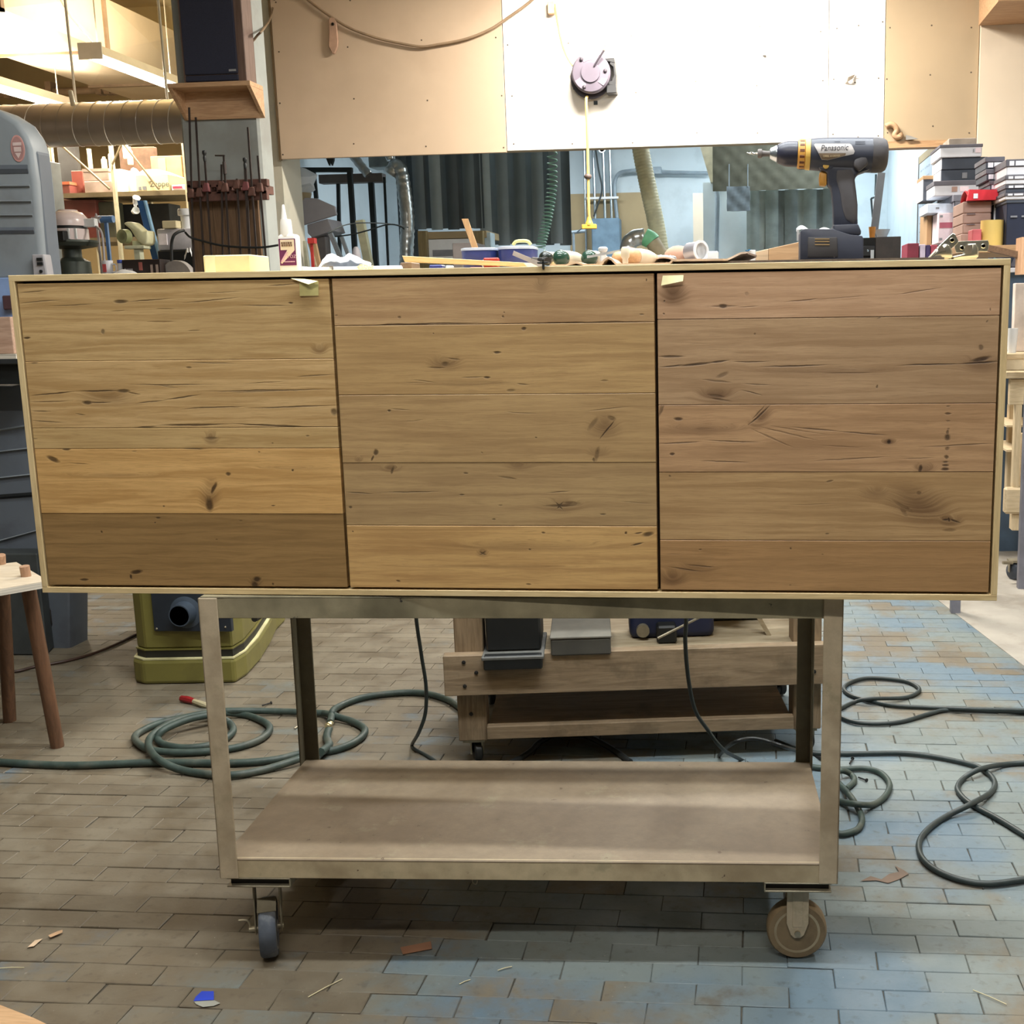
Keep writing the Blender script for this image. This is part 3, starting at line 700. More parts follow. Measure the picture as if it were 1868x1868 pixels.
def caster(kind, x, y, xa, xb, ydeep):
    """kind 'swivel' faces the camera edge-on, 'fixed' rolls sideways"""
    zf = -CB - tilt * (-x) * 1.0           # height of the real floor in the tilted cart frame
    zf = -CB + tilt * x
    m = channel(MB(), xa, xb, ydeep, ydeep + 0.11); ch = part('caster_channel', m, M_steel, cart, 0.0006, world=False, smooth=0)
    m = MB(); m.box(xa + 0.004, xb - 0.004, ydeep + 0.012, ydeep + 0.1, -0.0175, -0.003); part('channel_core', m, M_dark, ch, world=False, smooth=0)
    zc = zf + Rw + 0.001
    if kind == 'swivel':
        a = Vector((math.cos(0.30), math.sin(0.30), 0)); b = Vector((-a.y, a.x, 0)); c = Vector((x, y, zc))
        m = MB(); m.cyl((x + 0.008, y + 0.03, -0.033), (x + 0.008, y + 0.03, -0.021), 0.026, n=20); part('swivel_head', m, M_dark, cart, world=False)
        m = MB(); tp = -0.033
        for s in (-1, 1):
            o = c + a * (0.026 * s)
            q = [o + b * 0.052 + Vector((0, 0, tp - zc)), o + b * 0.0 + Vector((0, 0, tp - zc - 0.004)), o + b * -0.012 + Vector((0, 0, 0.004)), o + b * -0.004 + Vector((0, 0, -0.012)), o + b * 0.012 + Vector((0, 0, -0.006)), o + b * 0.05 + Vector((0, 0, 0.035))]
            m.loft([[p - a * 0.0016 for p in q], [p + a * 0.0016 for p in q]])
        o = c + Vector((0, 0, tp - zc))
        q = [o - a * 0.0275 + b * 0.0, o + a * 0.0275, o + a * 0.0275 + b * 0.055, o - a * 0.0275 + b * 0.055]
        m.loft([[p + Vector((0, 0, -0.006)) for p in q], [p for p in q]])
        part('fork', m, M_steel, cart, 0.0006, world=False, smooth=0)
        m = MB(); o = c + b * -0.035 + Vector((0, 0, 0.054))
        q = [o - a * 0.019, o + a * 0.019, o + a * 0.019 + b * 0.03 + Vector((0, 0, 0.016)), o - a * 0.019 + b * 0.03 + Vector((0, 0, 0.016))]
        m.loft([[p + Vector((0, 0, -0.002)) for p in q], q]); part('brake_plate', m, M_steel, cart, world=False, smooth=0)
        m = MB(); o = c - a * 0.036
        m.tube(spline([o + Vector((0.0, 0, 0.0)), o - a * 0.004 + Vector((0, 0, 0.018)), o - a * 0.012 + Vector((0, 0, 0.023)), o - a * 0.024 + Vector((0, 0, 0.024))], 4), 0.0022, 6); m.cyl(c - a * 0.04, c + a * 0.03, 0.006, n=10)
        part('brake_lever', m, M_steel, cart, world=False)
        wheel(cart, c, a, Rw, 0.034, M_tyre, M_hub, M_hub)
    else:
        c = Vector((x, y, zc)); a = Vector((0, 1, 0))
        m = MB()
        for s in (-1, 1):
            y0 = y + s * 0.0235
            m.prism([(x - 0.0225, -0.021), (x + 0.0225, -0.021), (x + 0.0225, zc + 0.022), (x + 0.0135, zc - 0.004), (x + 0.006, zc - 0.011), (x - 0.006, zc - 0.011), (x - 0.0135, zc - 0.004), (x - 0.0225, zc + 0.022)], y0 - 0.002, y0 + 0.002)
            m.box(x - 0.0105, x + 0.0105, y0 + s * 0.002 - 0.0012, y0 + s * 0.002 + 0.0012, zc + 0.014, -0.027)
        m.box(x - 0.0225, x + 0.0225, y - 0.0255, y + 0.0255, -0.0245, -0.0205)
        part('fork', m, M_cart, cart, 0.0008, world=False, smooth=0)
        m = MB(); m.cyl((x, y - 0.03, zc), (x, y + 0.03, zc), 0.0065, n=8); part('axle', m, M_steel, cart, world=False)
        wheel(cart, c, a, Rw, 0.037, M_wheelb, M_wheelc, M_wheelb)
caster('swivel', CLx + 0.075, 0.05, CLx + 0.012, CLx + 0.145, 0.004)
caster('fixed', CRx - 0.077, 0.055, CRx - 0.148, CRx - 0.012, 0.004)
caster('fixed', CLx + 0.085, CDp - 0.07, CLx + 0.012, CLx + 0.145, CDp - 0.115)
caster('fixed', CRx - 0.085, CDp - 0.07, CRx - 0.148, CRx - 0.012, CDp - 0.115)
m = MB(); m.tube(spline([(-0.09, 0.02, 0.0), (-0.09, 0.018, -0.012), (-0.083, 0.018, -0.016), (-0.08, 0.018, -0.008)], 5), 0.0014, 6)
part('wire_hook', m, M_steel, cart, world=False)
# ================================================================ ON THE FLOOR: hoses, cords, bench, machine base, stool, litter
M_hose = pm('dark_green_rubber', (52, 66, 60), 0.55, var=0.2, scale=30, dirt=(110, 108, 96), dirt_amt=0.35, dscale=9)
M_cord = pm('dark_cord', (40, 50, 50), 0.5, var=0.2, scale=30)
M_black = pm('black_rubber', (22, 24, 24), 0.5)
M_brass = pm('brass_fitting', (206, 190, 150), 0.35, 0.7)
def floor_path(pts, r, off=(0, 0), sc_=1.0, k=7, lift=0.0):
    P = []
    for i, p in enumerate(pts):
        z = r + (p[2] if len(p) > 2 else 0.0) + lift
        q = fl(off[0] + p[0] / sc_, off[1] + p[1] / sc_, z)
        P.append(q)
    return spline(P, k)
def hose(name, paths, r, mat, label, cat='hose', off=(0, 0), sc_=1.0, group=None):
    m = MB()
    for i, p in enumerate(paths): m.tube(floor_path(p, r, off, sc_), r, 8)
    return solo(name, m, mat, label, cat, group, smooth=60)
t = thing('air_hose', 'thick dark green hose coiled on the floor left of the cart', 'hose', fl(400, 1350))
m = MB()
m.tube(floor_path([(-60, 1386), (110, 1396), (280, 1391), (420, 1392), (500, 1386), (553, 1374), (610, 1368), (650, 1352), (666, 1332), (645, 1317), (612, 1306, .006), (606, 1299, .016), (620, 1288), (664, 1272), (728, 1264), (776, 1265), (818, 1277), (845, 1295)], 0.0115), 0.0115, 10)
m.tube(floor_path([(565, 1378, .012), (482, 1404), (414, 1414), (337, 1406), (290, 1386, .02), (271, 1360, .012), (281, 1338, .012), (321, 1315, .022), (379, 1301, .022), (440, 1303), (480, 1316), (492, 1331), (470, 1351), (418, 1366), (337, 1373), (272, 1367, .004), (246, 1347), (263, 1331), (305, 1315), (370, 1303, .006), (414, 1297, .016), (480, 1297, .004), (546, 1299), (590, 1301)], 0.0115), 0.0115, 10)
m.tube(floor_path([(590, 1301), (604, 1305, .01), (602, 1318, .016)], 0.0115), 0.0115, 10)
m.tube(floor_path([(404, 1310, .02), (420, 1320), (424, 1336), (395, 1356), (345, 1364), (305, 1360), (288, 1349), (298, 1332, .022), (345, 1312, .03), (395, 1302, .03)], 0.0115), 0.0115, 10)
part('hose', m, M_hose, t, smooth=60)
m = MB(); q = fl(601, 1322, 0.025); m.cyl(q + Vector((0, 0.02, 0)), q + Vector((0, -0.02, 0)), 0.008, n=8); m.cyl(q + Vector((0, -0.005, 0)), q + Vector((0, -0.012, 0)), 0.012, n=6)
part('fitting', m, M_brass, t)
m = MB(); m.tube(floor_path([(600, 1330), (596, 1345), (600, 1360), (585, 1372, .02)], 0.013), 0.013, 8); part('hose_end', m, M_hose, t, smooth=60)
o6, k6 = (1200, 1080), 2.796
hose('power_cable', [[(1900, 616), (1680, 606), (1480, 602), (1380, 622), (1250, 660), (1130, 672), (1010, 665), (930, 636), (905, 612), (940, 590), (1000, 562), (1080, 545, .012), (1250, 540), (1320, 516), (1331, 490), (1270, 457), (1150, 441), (1050, 441), (975, 465), (950, 495), (985, 527), (1060, 551), (1200, 579), (1400, 590), (1600, 597, .013), (1900, 604, .013)]], 0.0072, M_cord,
     'dark cord doubled back in a flat loop, farthest loop right of the cart', 'cord', o6, k6)
hose('power_cable', [[(600, 760), (760, 815), (940, 825), (1100, 822), (1260, 822), (1400, 838), (1560, 870), (1650, 900), (1715, 960), (1700, 1020), (1600, 1080, .014), (1480, 1140), (1390, 1200), (1335, 1270), (1345, 1350), (1420, 1420), (1550, 1470), (1700, 1488), (1900, 1462)]], 0.0078, M_cord,
     'dark cord swinging round in a big teardrop loop near the right edge', 'cord', o6, k6)
hose('power_cable', [[(1900, 870), (1760, 880), (1640, 905, .015), (1560, 950), (1528, 1000), (1560, 1052), (1620, 1095), (1740, 1160), (1900, 1258)]], 0.0078, M_cord,
     'dark cord crossing the teardrop loop and running off the right edge', 'cord', o6, k6)
hose('air_hose', [[(700, 870), (800, 893), (940, 902), (1060, 900), (1140, 925), (1182, 980), (1160, 1040), (1100, 1083), (1020, 1083, .02), (930, 1068), (870, 1040), (880, 960), (930, 912, .02), (985, 930), (1002, 965), (960, 1003)],
                  [(900, 955), (935, 988), (985, 1045, .024), (1025, 1110), (1042, 1165), (1020, 1208), (975, 1228), (920, 1232), (840, 1200)]], 0.0085, M_hose,
     'green hose bunched in small loops against the right cart post', 'hose', o6, k6)
hose('air_hose', [[(930, 1392), (950, 1382), (968, 1370), (985, 1354), (1017, 1339), (1050, 1337), (1082, 1348), (1105, 1360), (1128, 1374), (1150, 1390)]], 0.009, M_black, 'black hose arching under the bench behind the deck', 'hose')
hose('machine_cable', [[(-40, 1226), (25, 1225), (65, 1216), (120, 1206), (170, 1192), (215, 1174), (250, 1157), (285, 1150)]], 0.006, pm('brown_cord', (58, 38, 28), 0.5), 'thin brown cord running left from the olive machine base', 'cord')
# cords hanging behind the sideboard down to the floor
def hang(name, pts, r, mat, label):
    P = [at(u, v, y) if y is not None else fl(u, v, r) for u, v, y in pts]
    m = MB(); m.tube(spline(P, 7), r, 8)
    return solo(name, m, mat, label, 'cord', smooth=60)
hang('power_cable', [(750, 600, .46), (752, 900, .62), (757, 1100, .85), (768, 1190, .95), (777, 1250, .99), (776, 1300, 1.02), (764, 1336, 1.05), (752, 1358, None), (756, 1366, None), (775, 1376, None), (800, 1392, None)], 0.0055, M_cord, 'black cord hanging behind the cart left of the low bench')
hang('power_cable', [(1255, 600, .46), (1254, 900, .55), (1252, 1120, .65), (1250, 1170, .68), (1256, 1240, .72), (1268, 1295, .76), (1290, 1330, .80), (1318, 1366, .84), (1350, 1385, None), (1380, 1400, None)], 0.0055, M_cord, 'black cord hanging in front of the low bench near its right end')
hang('power_cable', [(1312, 1378, None), (1336, 1356, .90), (1368, 1347, .90), (1400, 1352, .9), (1436, 1364, .9), (1470, 1374, None), (1500, 1385, None)], 0.0055, M_black, 'black cord humped over the floor behind the right of the deck')

# ---- low rolling bench standing behind the cart
M_bench = wood('grubby_bench_pine', (150, 130, 104), (124, 104, 80), 'x', 0.7, dirt=(92, 78, 58))
M_benchz = wood('grubby_bench_post', (144, 124, 98), (118, 98, 74), 'z', 0.7, dirt=(92, 78, 58))
M_shelfb = wood('dusty_bench_shelf', (178, 164, 138), (156, 140, 112), 'x', 0.8)
A = fl(836, 1357, 0.075); Bq = fl(1500, 1334, 0.075); dirx = Vector((Bq.x - A.x, Bq.y - A.y, 0)); LB = dirx.length; ang = math.atan2(dirx.y, dirx.x)
bench = thing('rolling_bench', 'low wooden bench on small wheels with a loaded shelf, behind the cart', 'bench', (A.x, A.y, 0), (0, 0, ang))
def zat(u, v): return at(u, v, A.y + 0.0).z
z1, z2 = zat(836, 1266), zat(836, 1193)
DB = 0.62
for x0 in (0.0, LB - 0.085):
    for y0 in (0.02, DB - 0.09):
        m = MB(); m.box(x0, x0 + 0.085, y0, y0 + 0.085, 0.075, 0.80); part('post', m, M_benchz, bench, 0.003, world=False, smooth=0)
        m = MB(); m.lathe([(0, -0.012), (0.026, -0.012), (0.03, -0.008), (0.03, 0.008), (0.026, 0.012), (0, 0.012)], (x0 + 0.05, y0 + 0.035, 0.031), (1, 0.3, 0), 16); w_ = part('wheel', m, M_black, bench, world=False)
        m = MB(); m.box(x0 + 0.01, x0 + 0.075, y0 + 0.01, y0 + 0.075, 0.066, 0.0745); m.box(x0 + 0.03, x0 + 0.035, y0 + 0.02, y0 + 0.055, 0.025, 0.066); m.box(x0 + 0.064, x0 + 0.069, y0 + 0.02, y0 + 0.055, 0.025, 0.066); part('wheel_fork', m, M_steel, bench, world=False, smooth=0)
for y0 in (0, DB):
    m = MB(); m.box(-0.03, LB + 0.03, y0 - 0.02, y0 + 0.019, z1, z2); part('upper_rail', m, M_bench, bench, 0.002, world=False, smooth=0)
    m = MB(); m.box(0.086, LB - 0.086, y0 - 0.0, y0 + 0.03, 0.085, 0.125); part('lower_rail', m, M_bench, bench, 0.002, world=False, smooth=0)
m = MB(); m.box(0.0, LB, 0.02, DB - 0.02, z2 - 0.03, z2 - 0.008); part('shelf', m, M_shelfb, bench, 0.001, world=False, smooth=0)
m = MB(); m.box(0.09, LB - 0.09, 0.03, DB - 0.001, 0.1, 0.115); part('lower_shelf', m, M_bench, bench, world=False, smooth=0)
m = MB(); m.box(-0.05, LB + 0.05, -0.02, DB + 0.04, 0.80, 0.84); part('bench_top', m, M_bench, bench, 0.003, world=False, smooth=0)
for x0 in (0.0, LB - 0.06):
    m = MB(); m.box(x0, x0 + 0.06, 0.02, DB - 0.0, z1 + 0.01, z1 + 0.08); part('end_rail', m, M_bench, bench, 0.002, world=False, smooth=0)
m = MB()
for (x, z) in ((0.03, z1 + 0.03), (0.065, z1 + 0.07), (0.03, z2 - 0.02), (LB - 0.03, z1 + 0.04), (LB - 0.05, z2 - 0.03), (0.04, 0.16)):
    m.lathe([(0, 0.003), (0.006, 0.002), (0.006, 0), (0, 0)], (x, -0.021 if z > z1 else 0.0195, z), (0, -1, 0), 8)
part('bolts', m, M_dark, bench, world=False, smooth=0, kind='stuff')
def on_bench(x, y): return WM[bench.name] @ Vector((x, y, z2 - 0.008))
def bench_box(nm, x0, x1, y0, y1, h, mat, lb, cat, bev=0.004):
    m = MB(); zb = z2 - 0.008
    m.box(x0, x1, y0, y1, zb, zb + h); m.v = [tuple(WM[bench.name] @ Vector(p)) for p in m.v]
    return m
t = thing('tool_case', 'black tool case hanging over the front edge of the bench shelf', 'case', on_bench(0.17, 0.05))
F = WM[bench.name]
def bl(m): m.v = [tuple(F @ Vector(p)) for p in m.v]; return m
zb = z2 - 0.0075
m = MB(); m.box(0.09, 0.26, -0.055, -0.022, z1 + 0.085, zb + 0.012); part('front', bl(m), M_black, t, 0.004, smooth=0)
m = MB(); m.box(0.085, 0.265, -0.056, 0.20, zb + 0.0, zb + 0.01); part('lid_edge', bl(m), pm('grey_case_edge', (92, 92, 88), 0.6), t, 0.002, smooth=0)
m = MB(); m.box(0.095, 0.255, 0.0, 0.2, zb + 0.0105, zb + 0.16); part('body', bl(m), M_black, t, 0.006, smooth=0)
t = thing('tool_box', 'flat grey box lying on the bench shelf beside the black case', 'box', on_bench(0.4, 0.1))
m = MB(); m.box(0.285, 0.46, -0.03, 0.22, zb, zb + 0.05); part('body', bl(m), pm('dusty_grey_box', (74, 72, 66), 0.7), t, 0.004, smooth=0)
m = MB(); m.box(0.283, 0.462, -0.032, 0.222, zb + 0.0505, zb + 0.058); part('lid', bl(m), pm('dusty_lid', (112, 108, 98), 0.7), t, 0.002, smooth=0)
t = thing('power_tool', 'dark blue power tool lying at the middle of the bench shelf', 'tool', on_bench(0.62, 0.2))
m = MB(); m.box(0.52, 0.78, 0.12, 0.26, zb, zb + 0.10); part('body', bl(m), pm('dark_blue_plastic', (26, 34, 62), 0.5), t, 0.02, smooth=38, seg=3)
m = MB(); m.cyl((0.56, 0.1, zb + 0.03), (0.56, 0.2, zb + 0.03), 0.02, n=14); part('knob', bl(m), M_steel, t)
m = MB(); m.box(0.60, 0.66, 0.06, 0.119, zb, zb + 0.055); part('motor_end', bl(m), M_black, t, 0.006, smooth=0)
m = MB(); m.box(0.72, 0.95, 0.3, 0.5, zb, zb + 0.12); solo('crate', bl(m), M_black, 'dark crate at the back right of the bench shelf', 'crate', bevel=0.004, smooth=0)
m = MB(); m.tube([F @ Vector((0.60, 0.02, zb + 0.03)), F @ Vector((0.86, 0.10, zb + 0.13))], 0.004, 6); solo('steel_bar', m, M_steel, 'thin bar leaning over the bench shelf', 'bar')
m = MB(); m.box(0.94, 0.955, 0.12, 0.16, zb, zb + 0.2); m.M = None
for i, p in enumerate(m.v): m.v[i] = (p[0] - (p[2] - zb) * 0.55, p[1], p[2])
solo('wood_stick', bl(m), M_shelfb, 'leaning wooden stick at the right end of the bench shelf', 'stick', smooth=0)

# ---- olive machine base left of the cart
M_olive = pm('olive_enamel', (112, 106, 52), 0.45, var=0.08, scale=6, dirt=(90, 84, 44), dirt_amt=0.5, dscale=5)
M_oline = pm('pale_ledge_strip', (206, 198, 150), 0.7)
M_bandk = pm('black_band', (28, 26, 18), 0.6)
plan = [fl(246, 1244), fl(262, 1249), fl(430, 1246), fl(452, 1232), fl(476, 1205), fl(494, 1175), fl(505, 1150)]
yb = plan[-1].y + 0.15
plan = [(p.x, p.y) for p in plan] + [(plan[-1].x - 0.02, yb), (plan[0].x - 0.25, yb)]
plan = [(plan[0][0], plan[0][1])] + plan[1:]
cxm = sum(p[0] for p in plan) / len(plan); cym = sum(p[1] for p in plan) / len(plan)
yo = plan[1][1]
zo = lambda v: at(300, v, yo).z
def slab(m, z0, z1, ins):
    q = []
    for x, y in plan:
        d = Vector((x - cxm, y - cym)); l = d.length
        q.append((x - d.x / l * ins, y - d.y / l * ins))
    m.loft([[(x, y, z0) for x, y in q], [(x, y, z1) for x, y in q]]); return m
mach = thing('olive_machine', 'olive yellow machine with a black band and dust port, left behind the cart', 'machine', (cxm, cym, 0))
part('plinth', slab(MB(), 0.0, zo(1206), 0.0), M_olive, mach, 0.012, smooth=0, seg=2)
part('pale_ledge', slab(MB(), zo(1206), zo(1203.5), 0.006), M_oline, mach, smooth=0)  # thin pale strip along the upper edge of the plinth
part('band', slab(MB(), zo(1203.5), zo(1190), 0.022), M_bandk, mach, smooth=0)
part('band_lip', slab(MB(), zo(1190), zo(1187.5), 0.018), M_olive, mach, smooth=0)
part('body', slab(MB(), zo(1187.5), 0.86, 0.024), M_olive, mach, 0.006, smooth=0)
yf = min(p[1] for p in plan) + 0.012
m = MB(); pbox(m, 277, 1062, 419, 1152, yf, 0.02); pl = part('port_plate', m, pm('dark_blue_grey_plate', (34, 40, 48), 0.5), mach, 0.002, smooth=0)
c = at(339, 1117, yf)
m = MB(); m.lathe([(0.036, -0.05), (0.04, -0.05), (0.044, -0.005), (0.06, 0.0), (0.036, 0.0), (0.036, -0.05)], c + Vector((0, -0.001, 0)), (0, 1, 0), 28); part('dust_port', m, pm('port_collar', (58, 68, 80), 0.5), mach)
m = MB(); m.lathe([(0, -0.045), (0.0355, -0.045), (0.0355, -0.0405), (0, -0.0405)], c + Vector((0, 0.03, 0)), (0, 1, 0), 28); part('port_hole', m, M_dark, mach)
for u, v in ((286, 1147), (411, 1144)):
    q = at(u, v, yf); m = MB(); m.ball(q, 0.0045, 8); part('screw', m, M_steel, pl)
q = at(472, 1124, yf + 0.16); m = MB(); m.lathe([(0, -0.04), (0.012, -0.04), (0.014, 0), (0, 0)], q, (0, 1, 0), 10); part('knob', m, M_dark, mach)
M_red = pm('dark_red_plastic', (128, 24, 28), 0.45)
t = thing('small_brush', 'small brush with a red handle on the floor before the olive machine', 'brush', fl(350, 1278))
m = MB(); m.tube([fl(331, 1274, .012), fl(342, 1276, .012), fl(353, 1279, .012)], [.011, .013, .010], 8); part('handle', m, M_red, t)
m = MB(); m.tube([fl(353, 1279, .011), fl(372, 1286, .008), fl(380, 1289, .004)], [.009, .011, .006], 8); part('bristle', m, pm('pale_bristle', (150, 140, 110), 0.8), t)

# ---- stool at the left edge
M_leg = wood('brown_stool_leg', (108, 76, 54), (84, 58, 40), 'z', 0.5)
M_ply = wood('pale_plywood', (206, 192, 170), (190, 172, 146), 'x', 0.7)
M_plyedge = pm('plywood_edge', (190, 182, 168), 0.8, var=0.3, scale=1, stretch=(4, 4, 320))
zs = 0.57
S4 = [fl(-110, 1094, zs), fl(88, 1060, zs), fl(30, 1026, zs), fl(-150, 1046, zs)]
stool = thing('stool', 'plywood topped stool with round splayed brown legs at the left edge', 'stool', (S4[0].x / 2 + S4[2].x / 2, S4[0].y / 2 + S4[2].y / 2, 0))
m = MB(); m.loft([[p - Vector((0, 0, 0.019)) for p in S4], [Vector(p) for p in S4]]); part('seat', m, M_plyedge, stool, smooth=0)
m = MB(); m.loft([[p + Vector((0, 0, 0.0001)) for p in S4], [p + Vector((0, 0, 0.0012)) for p in S4]]); part('seat_veneer', m, M_ply, stool, smooth=0)
for (tu, tv), (bu, bv) in (((48, 1052), (105, 1362)), ((2, 1030), (18, 1315)), ((-70, 1066), (-150, 1400)), ((-90, 1046), (-190, 1330))):
    a = fl(tu, tv, zs); b = fl(bu, bv)
    d = (a - b).normalized()
    m = MB(); m.tube([b + Vector((0, 0, .001)), b + (a - b) * 0.5, a - d * 0.02], [0.0205, 0.022, 0.0215], 16); part('leg', m, M_leg, stool)
    m = MB(); m.tube([a - d * 0.001, a + d * 0.034], 0.0145, 16); part('tenon', m, wood('tenon_wood', (176, 140, 112), (156, 120, 94), 'z'), stool)

# ---- litter on the floor
t = thing('tape_scrap', 'scrap of blue painters tape stuck to paper on the floor in front', 'scrap', fl(375, 1822))
m = MB(); m.add([fl(357, 1818, .006), fl(368, 1808, .010), fl(390, 1808, .010), fl(390, 1824, .004), fl(353, 1826, .004)], [(0, 4, 3, 2, 1)]); part('blue_tape', m, pm('blue_tape', (30, 62, 190), 0.6), t, smooth=0)
m = MB(); m.add([fl(353, 1826, .003), fl(390, 1824, .003), fl(402, 1830, .003), fl(390, 1835, .002), fl(370, 1837, .002), fl(358, 1832, .002)], [(0, 5, 4, 3, 2, 1)]); part('paper', m, pm('grey_paper', (150, 150, 140), 0.8), t, smooth=0)
M_chip = pm('tan_chip', (184, 150, 116), 0.8)
def flat(name, pts, z, mat, lb, cat, th=0.0012):
    m = MB(); m.loft([[fl(u, v, z) for u, v in reversed(pts)], [fl(u, v, z + th) for u, v in reversed(pts)]]); return solo(name, m, mat, lb, cat, smooth=0)
flat('wood_chip', [(730, 1728), (786, 1717), (788, 1731), (735, 1741)], 0.001, pm('brown_card', (150, 108, 82), 0.8), 'tan strip of card in the shade under the cart front', 'chip')
flat('wood_chip', [(50, 1728), (64, 1715), (78, 1712), (62, 1726)], 0.002, pm('pale_chip', (206, 180, 150), 0.8), 'pale curled wood chip on the floor at far left', 'chip')
flat('wood_chip', [(88, 1706), (104, 1699), (114, 1696), (114, 1701), (92, 1710)], 0.003, M_chip, 'slim tan wood chip beside the pale curled one', 'chip')
flat('board_offcut', [(-60, 1812), (0, 1833), (62, 1857), (110, 1880), (110, 1910), (-60, 1910)], 0.0, wood('offcut_wood', (214, 176, 134), (196, 156, 116)), 'corner of a light board at the bottom left', 'board', 0.018)
M_straw = pm('pale_straw', (206, 196, 160), 0.8)
for a, b, lb in (((562, 1819), (624, 1786), 'longest pale straw lying before the left caster'), ((908, 1770), (934, 1763), 'short straw right of the dark floor spots'), ((838, 1795), (858, 1787), 'thin straw left of the blue painted patch'), ((1775, 1806), (1836, 1832), 'pale straw near the lower right corner'), ((0, 1766), (44, 1765), 'pale straw at the lower left edge')):
    m = MB(); m.tube([fl(*a, .002), fl((a[0] + b[0]) / 2, (a[1] + b[1]) / 2 - 1, .003), fl(*b, .002)], 0.0011, 5); solo('straw', m, M_straw, lb, 'straw', 'straws on the floor')
for a, b, lb in (((1550, 1393), (1555, 1384), 'dark screw standing askew right of the cart post'), ((1566, 1418), (1580, 1423), 'dark screw lying beside the small hose loops'), ((478, 1287), (494, 1282), 'dark nail on the floor left of the rear post'), ((537, 1329), (548, 1322), 'shiny screw beside the dark rear post')):
    m = MB(); p, q = fl(*a, .004), fl(*b, .006); m.tube([p, q], 0.0025, 6); m.tube([q, q + (q - p).normalized() * 0.003], 0.0055, 8); solo('screw', m, M_steel if 'shiny' in lb else M_black, lb, 'screw')
flat('floor_scar', [(1570, 1607), (1588, 1598), (1608, 1604), (1622, 1594), (1640, 1590), (1632, 1578), (1650, 1588), (1658, 1594), (1640, 1604), (1620, 1611), (1600, 1606)], 0.0012, pm('brown_scar', (112, 92, 76), 0.6), 'brown scraped patch on the floor right of the cart', 'mark', 0.0006)
# ================================================================ LEFT: band saw, pillar, loudspeaker, clamps, shelves, duct
M_saw = pm('machine_grey_blue', (128, 134, 138), 0.5, var=0.08, scale=3, dirt=(104, 104, 104), dirt_amt=0.5, dscale=2)
M_saw2 = pm('machine_grey_dark', (92, 98, 106), 0.5, var=0.1, scale=4, dirt=(70, 72, 78), dirt_amt=0.5)
M_badge = pm('pink_badge', (204, 150, 142), 0.6); M_badge2 = pm('pale_badge', (212, 190, 184), 0.6)
YS = 2.2
saw = thing('band_saw', 'big old grey band saw with ribbed wheel covers at the left edge', 'machine', (at(20, 500, YS).x, YS + 0.2, 0))
def P2(u, v, y=YS): p = at(u, v, y); return (p.x, p.z)
xl = at(-160, 350, YS).x
m = MB(); m.prism([P2(-160, 175), P2(-60, 182), P2(0, 203), P2(30, 222), P2(48, 248), P2(56, 270), P2(64, 330), P2(72, 420), P2(80, 508), P2(-160, 518)], YS, YS + 0.13)
hd = part('upper_wheel_cover', m, M_saw, saw, 0.018, smooth=38, seg=3)
m = MB(); m.prism([P2(56, 268, YS + 0.03), P2(68, 278, YS + 0.03), P2(92, 512, YS + 0.03), P2(78, 512, YS + 0.03)], YS + 0.03, YS + 0.115); part('column_edge', m, M_saw2, saw, 0.006, smooth=0)
for v0, v1 in ((298, 314), (334, 340), (362, 368), (388, 393), (412, 424)):
    m = MB(); b = at(0, v1, YS).z; a = at(0, v0, YS).z
    m.loft([[(xl, YS - 0.004, b), (xl, YS - 0.014, (a + b) / 2), (xl, YS - 0.004, a), (xl, YS + 0.004, a), (xl, YS + 0.004, b)],
            [(at(50 + (v0 - 298) * 0.1, v0, YS).x, YS - 0.002, b - 0.008), (at(52 + (v0 - 298) * 0.1, v0, YS).x, YS - 0.01, (a + b) / 2 - 0.008), (at(50 + (v0 - 298) * 0.1, v0, YS).x, YS - 0.002, a - 0.008), (at(50 + (v0 - 298) * 0.1, v0, YS).x, YS + 0.004, a - 0.008), (at(50 + (v0 - 298) * 0.1, v0, YS).x, YS + 0.004, b - 0.008)]])
    part('rib', m, M_saw if v1 - v0 < 10 else M_saw2, saw)
cb = at(33, 271, YS)
m = MB(); m.M = Matrix.Translation(cb) @ Matrix.Diagonal((0.027, 1, 0.049, 1)); m.lathe([(0, -0.003), (1, -0.003), (1, 0.001), (0, 0.001)], (0, 0, 0), (0, 1, 0), 28); bd = part('badge', m, M_badge, saw)
m = MB(); m.M = Matrix.Translation(cb) @ Matrix.Diagonal((0.023, 1, 0.043, 1)); m.lathe([(0, -0.0036), (1, -0.0036), (1, -0.003), (0, -0.003)], (0, 0, 0), (0, 1, 0), 28); part('badge_face', m, pm('dusky_badge', (168, 128, 124), 0.6), bd)
m = MB(); m.box(cb.x - 0.017, cb.x + 0.017, YS - 0.0048, YS - 0.0038, cb.z + 0.010, cb.z + 0.022); part('badge_bar', m, M_badge2, bd, smooth=0)
m = MB(); m.box(cb.x - 0.014, cb.x + 0.014, YS - 0.0048, YS - 0.0038, cb.z - 0.012, cb.z + 0.005); part('badge_block', m, M_badge2, bd, smooth=0)
m = MB(); m.prism([(cb.x - 0.012, cb.z - 0.016), (cb.x, cb.z - 0.036), (cb.x + 0.012, cb.z - 0.016)], YS - 0.0048, YS - 0.0038); part('badge_point', m, M_badge2, bd, smooth=0)
c = at(80, 366, YS + 0.1); m = MB(); m.ball(c, (0.018, 0.02, 0.026), 14); kn = part('knob', m, pm('polished_knob', (180, 180, 178), 0.2, 0.9), saw)
m = MB(); m.cyl(c - Vector((0.05, 0, 0)), c, 0.012, n=10); part('knob_stem', m, M_saw2, saw)
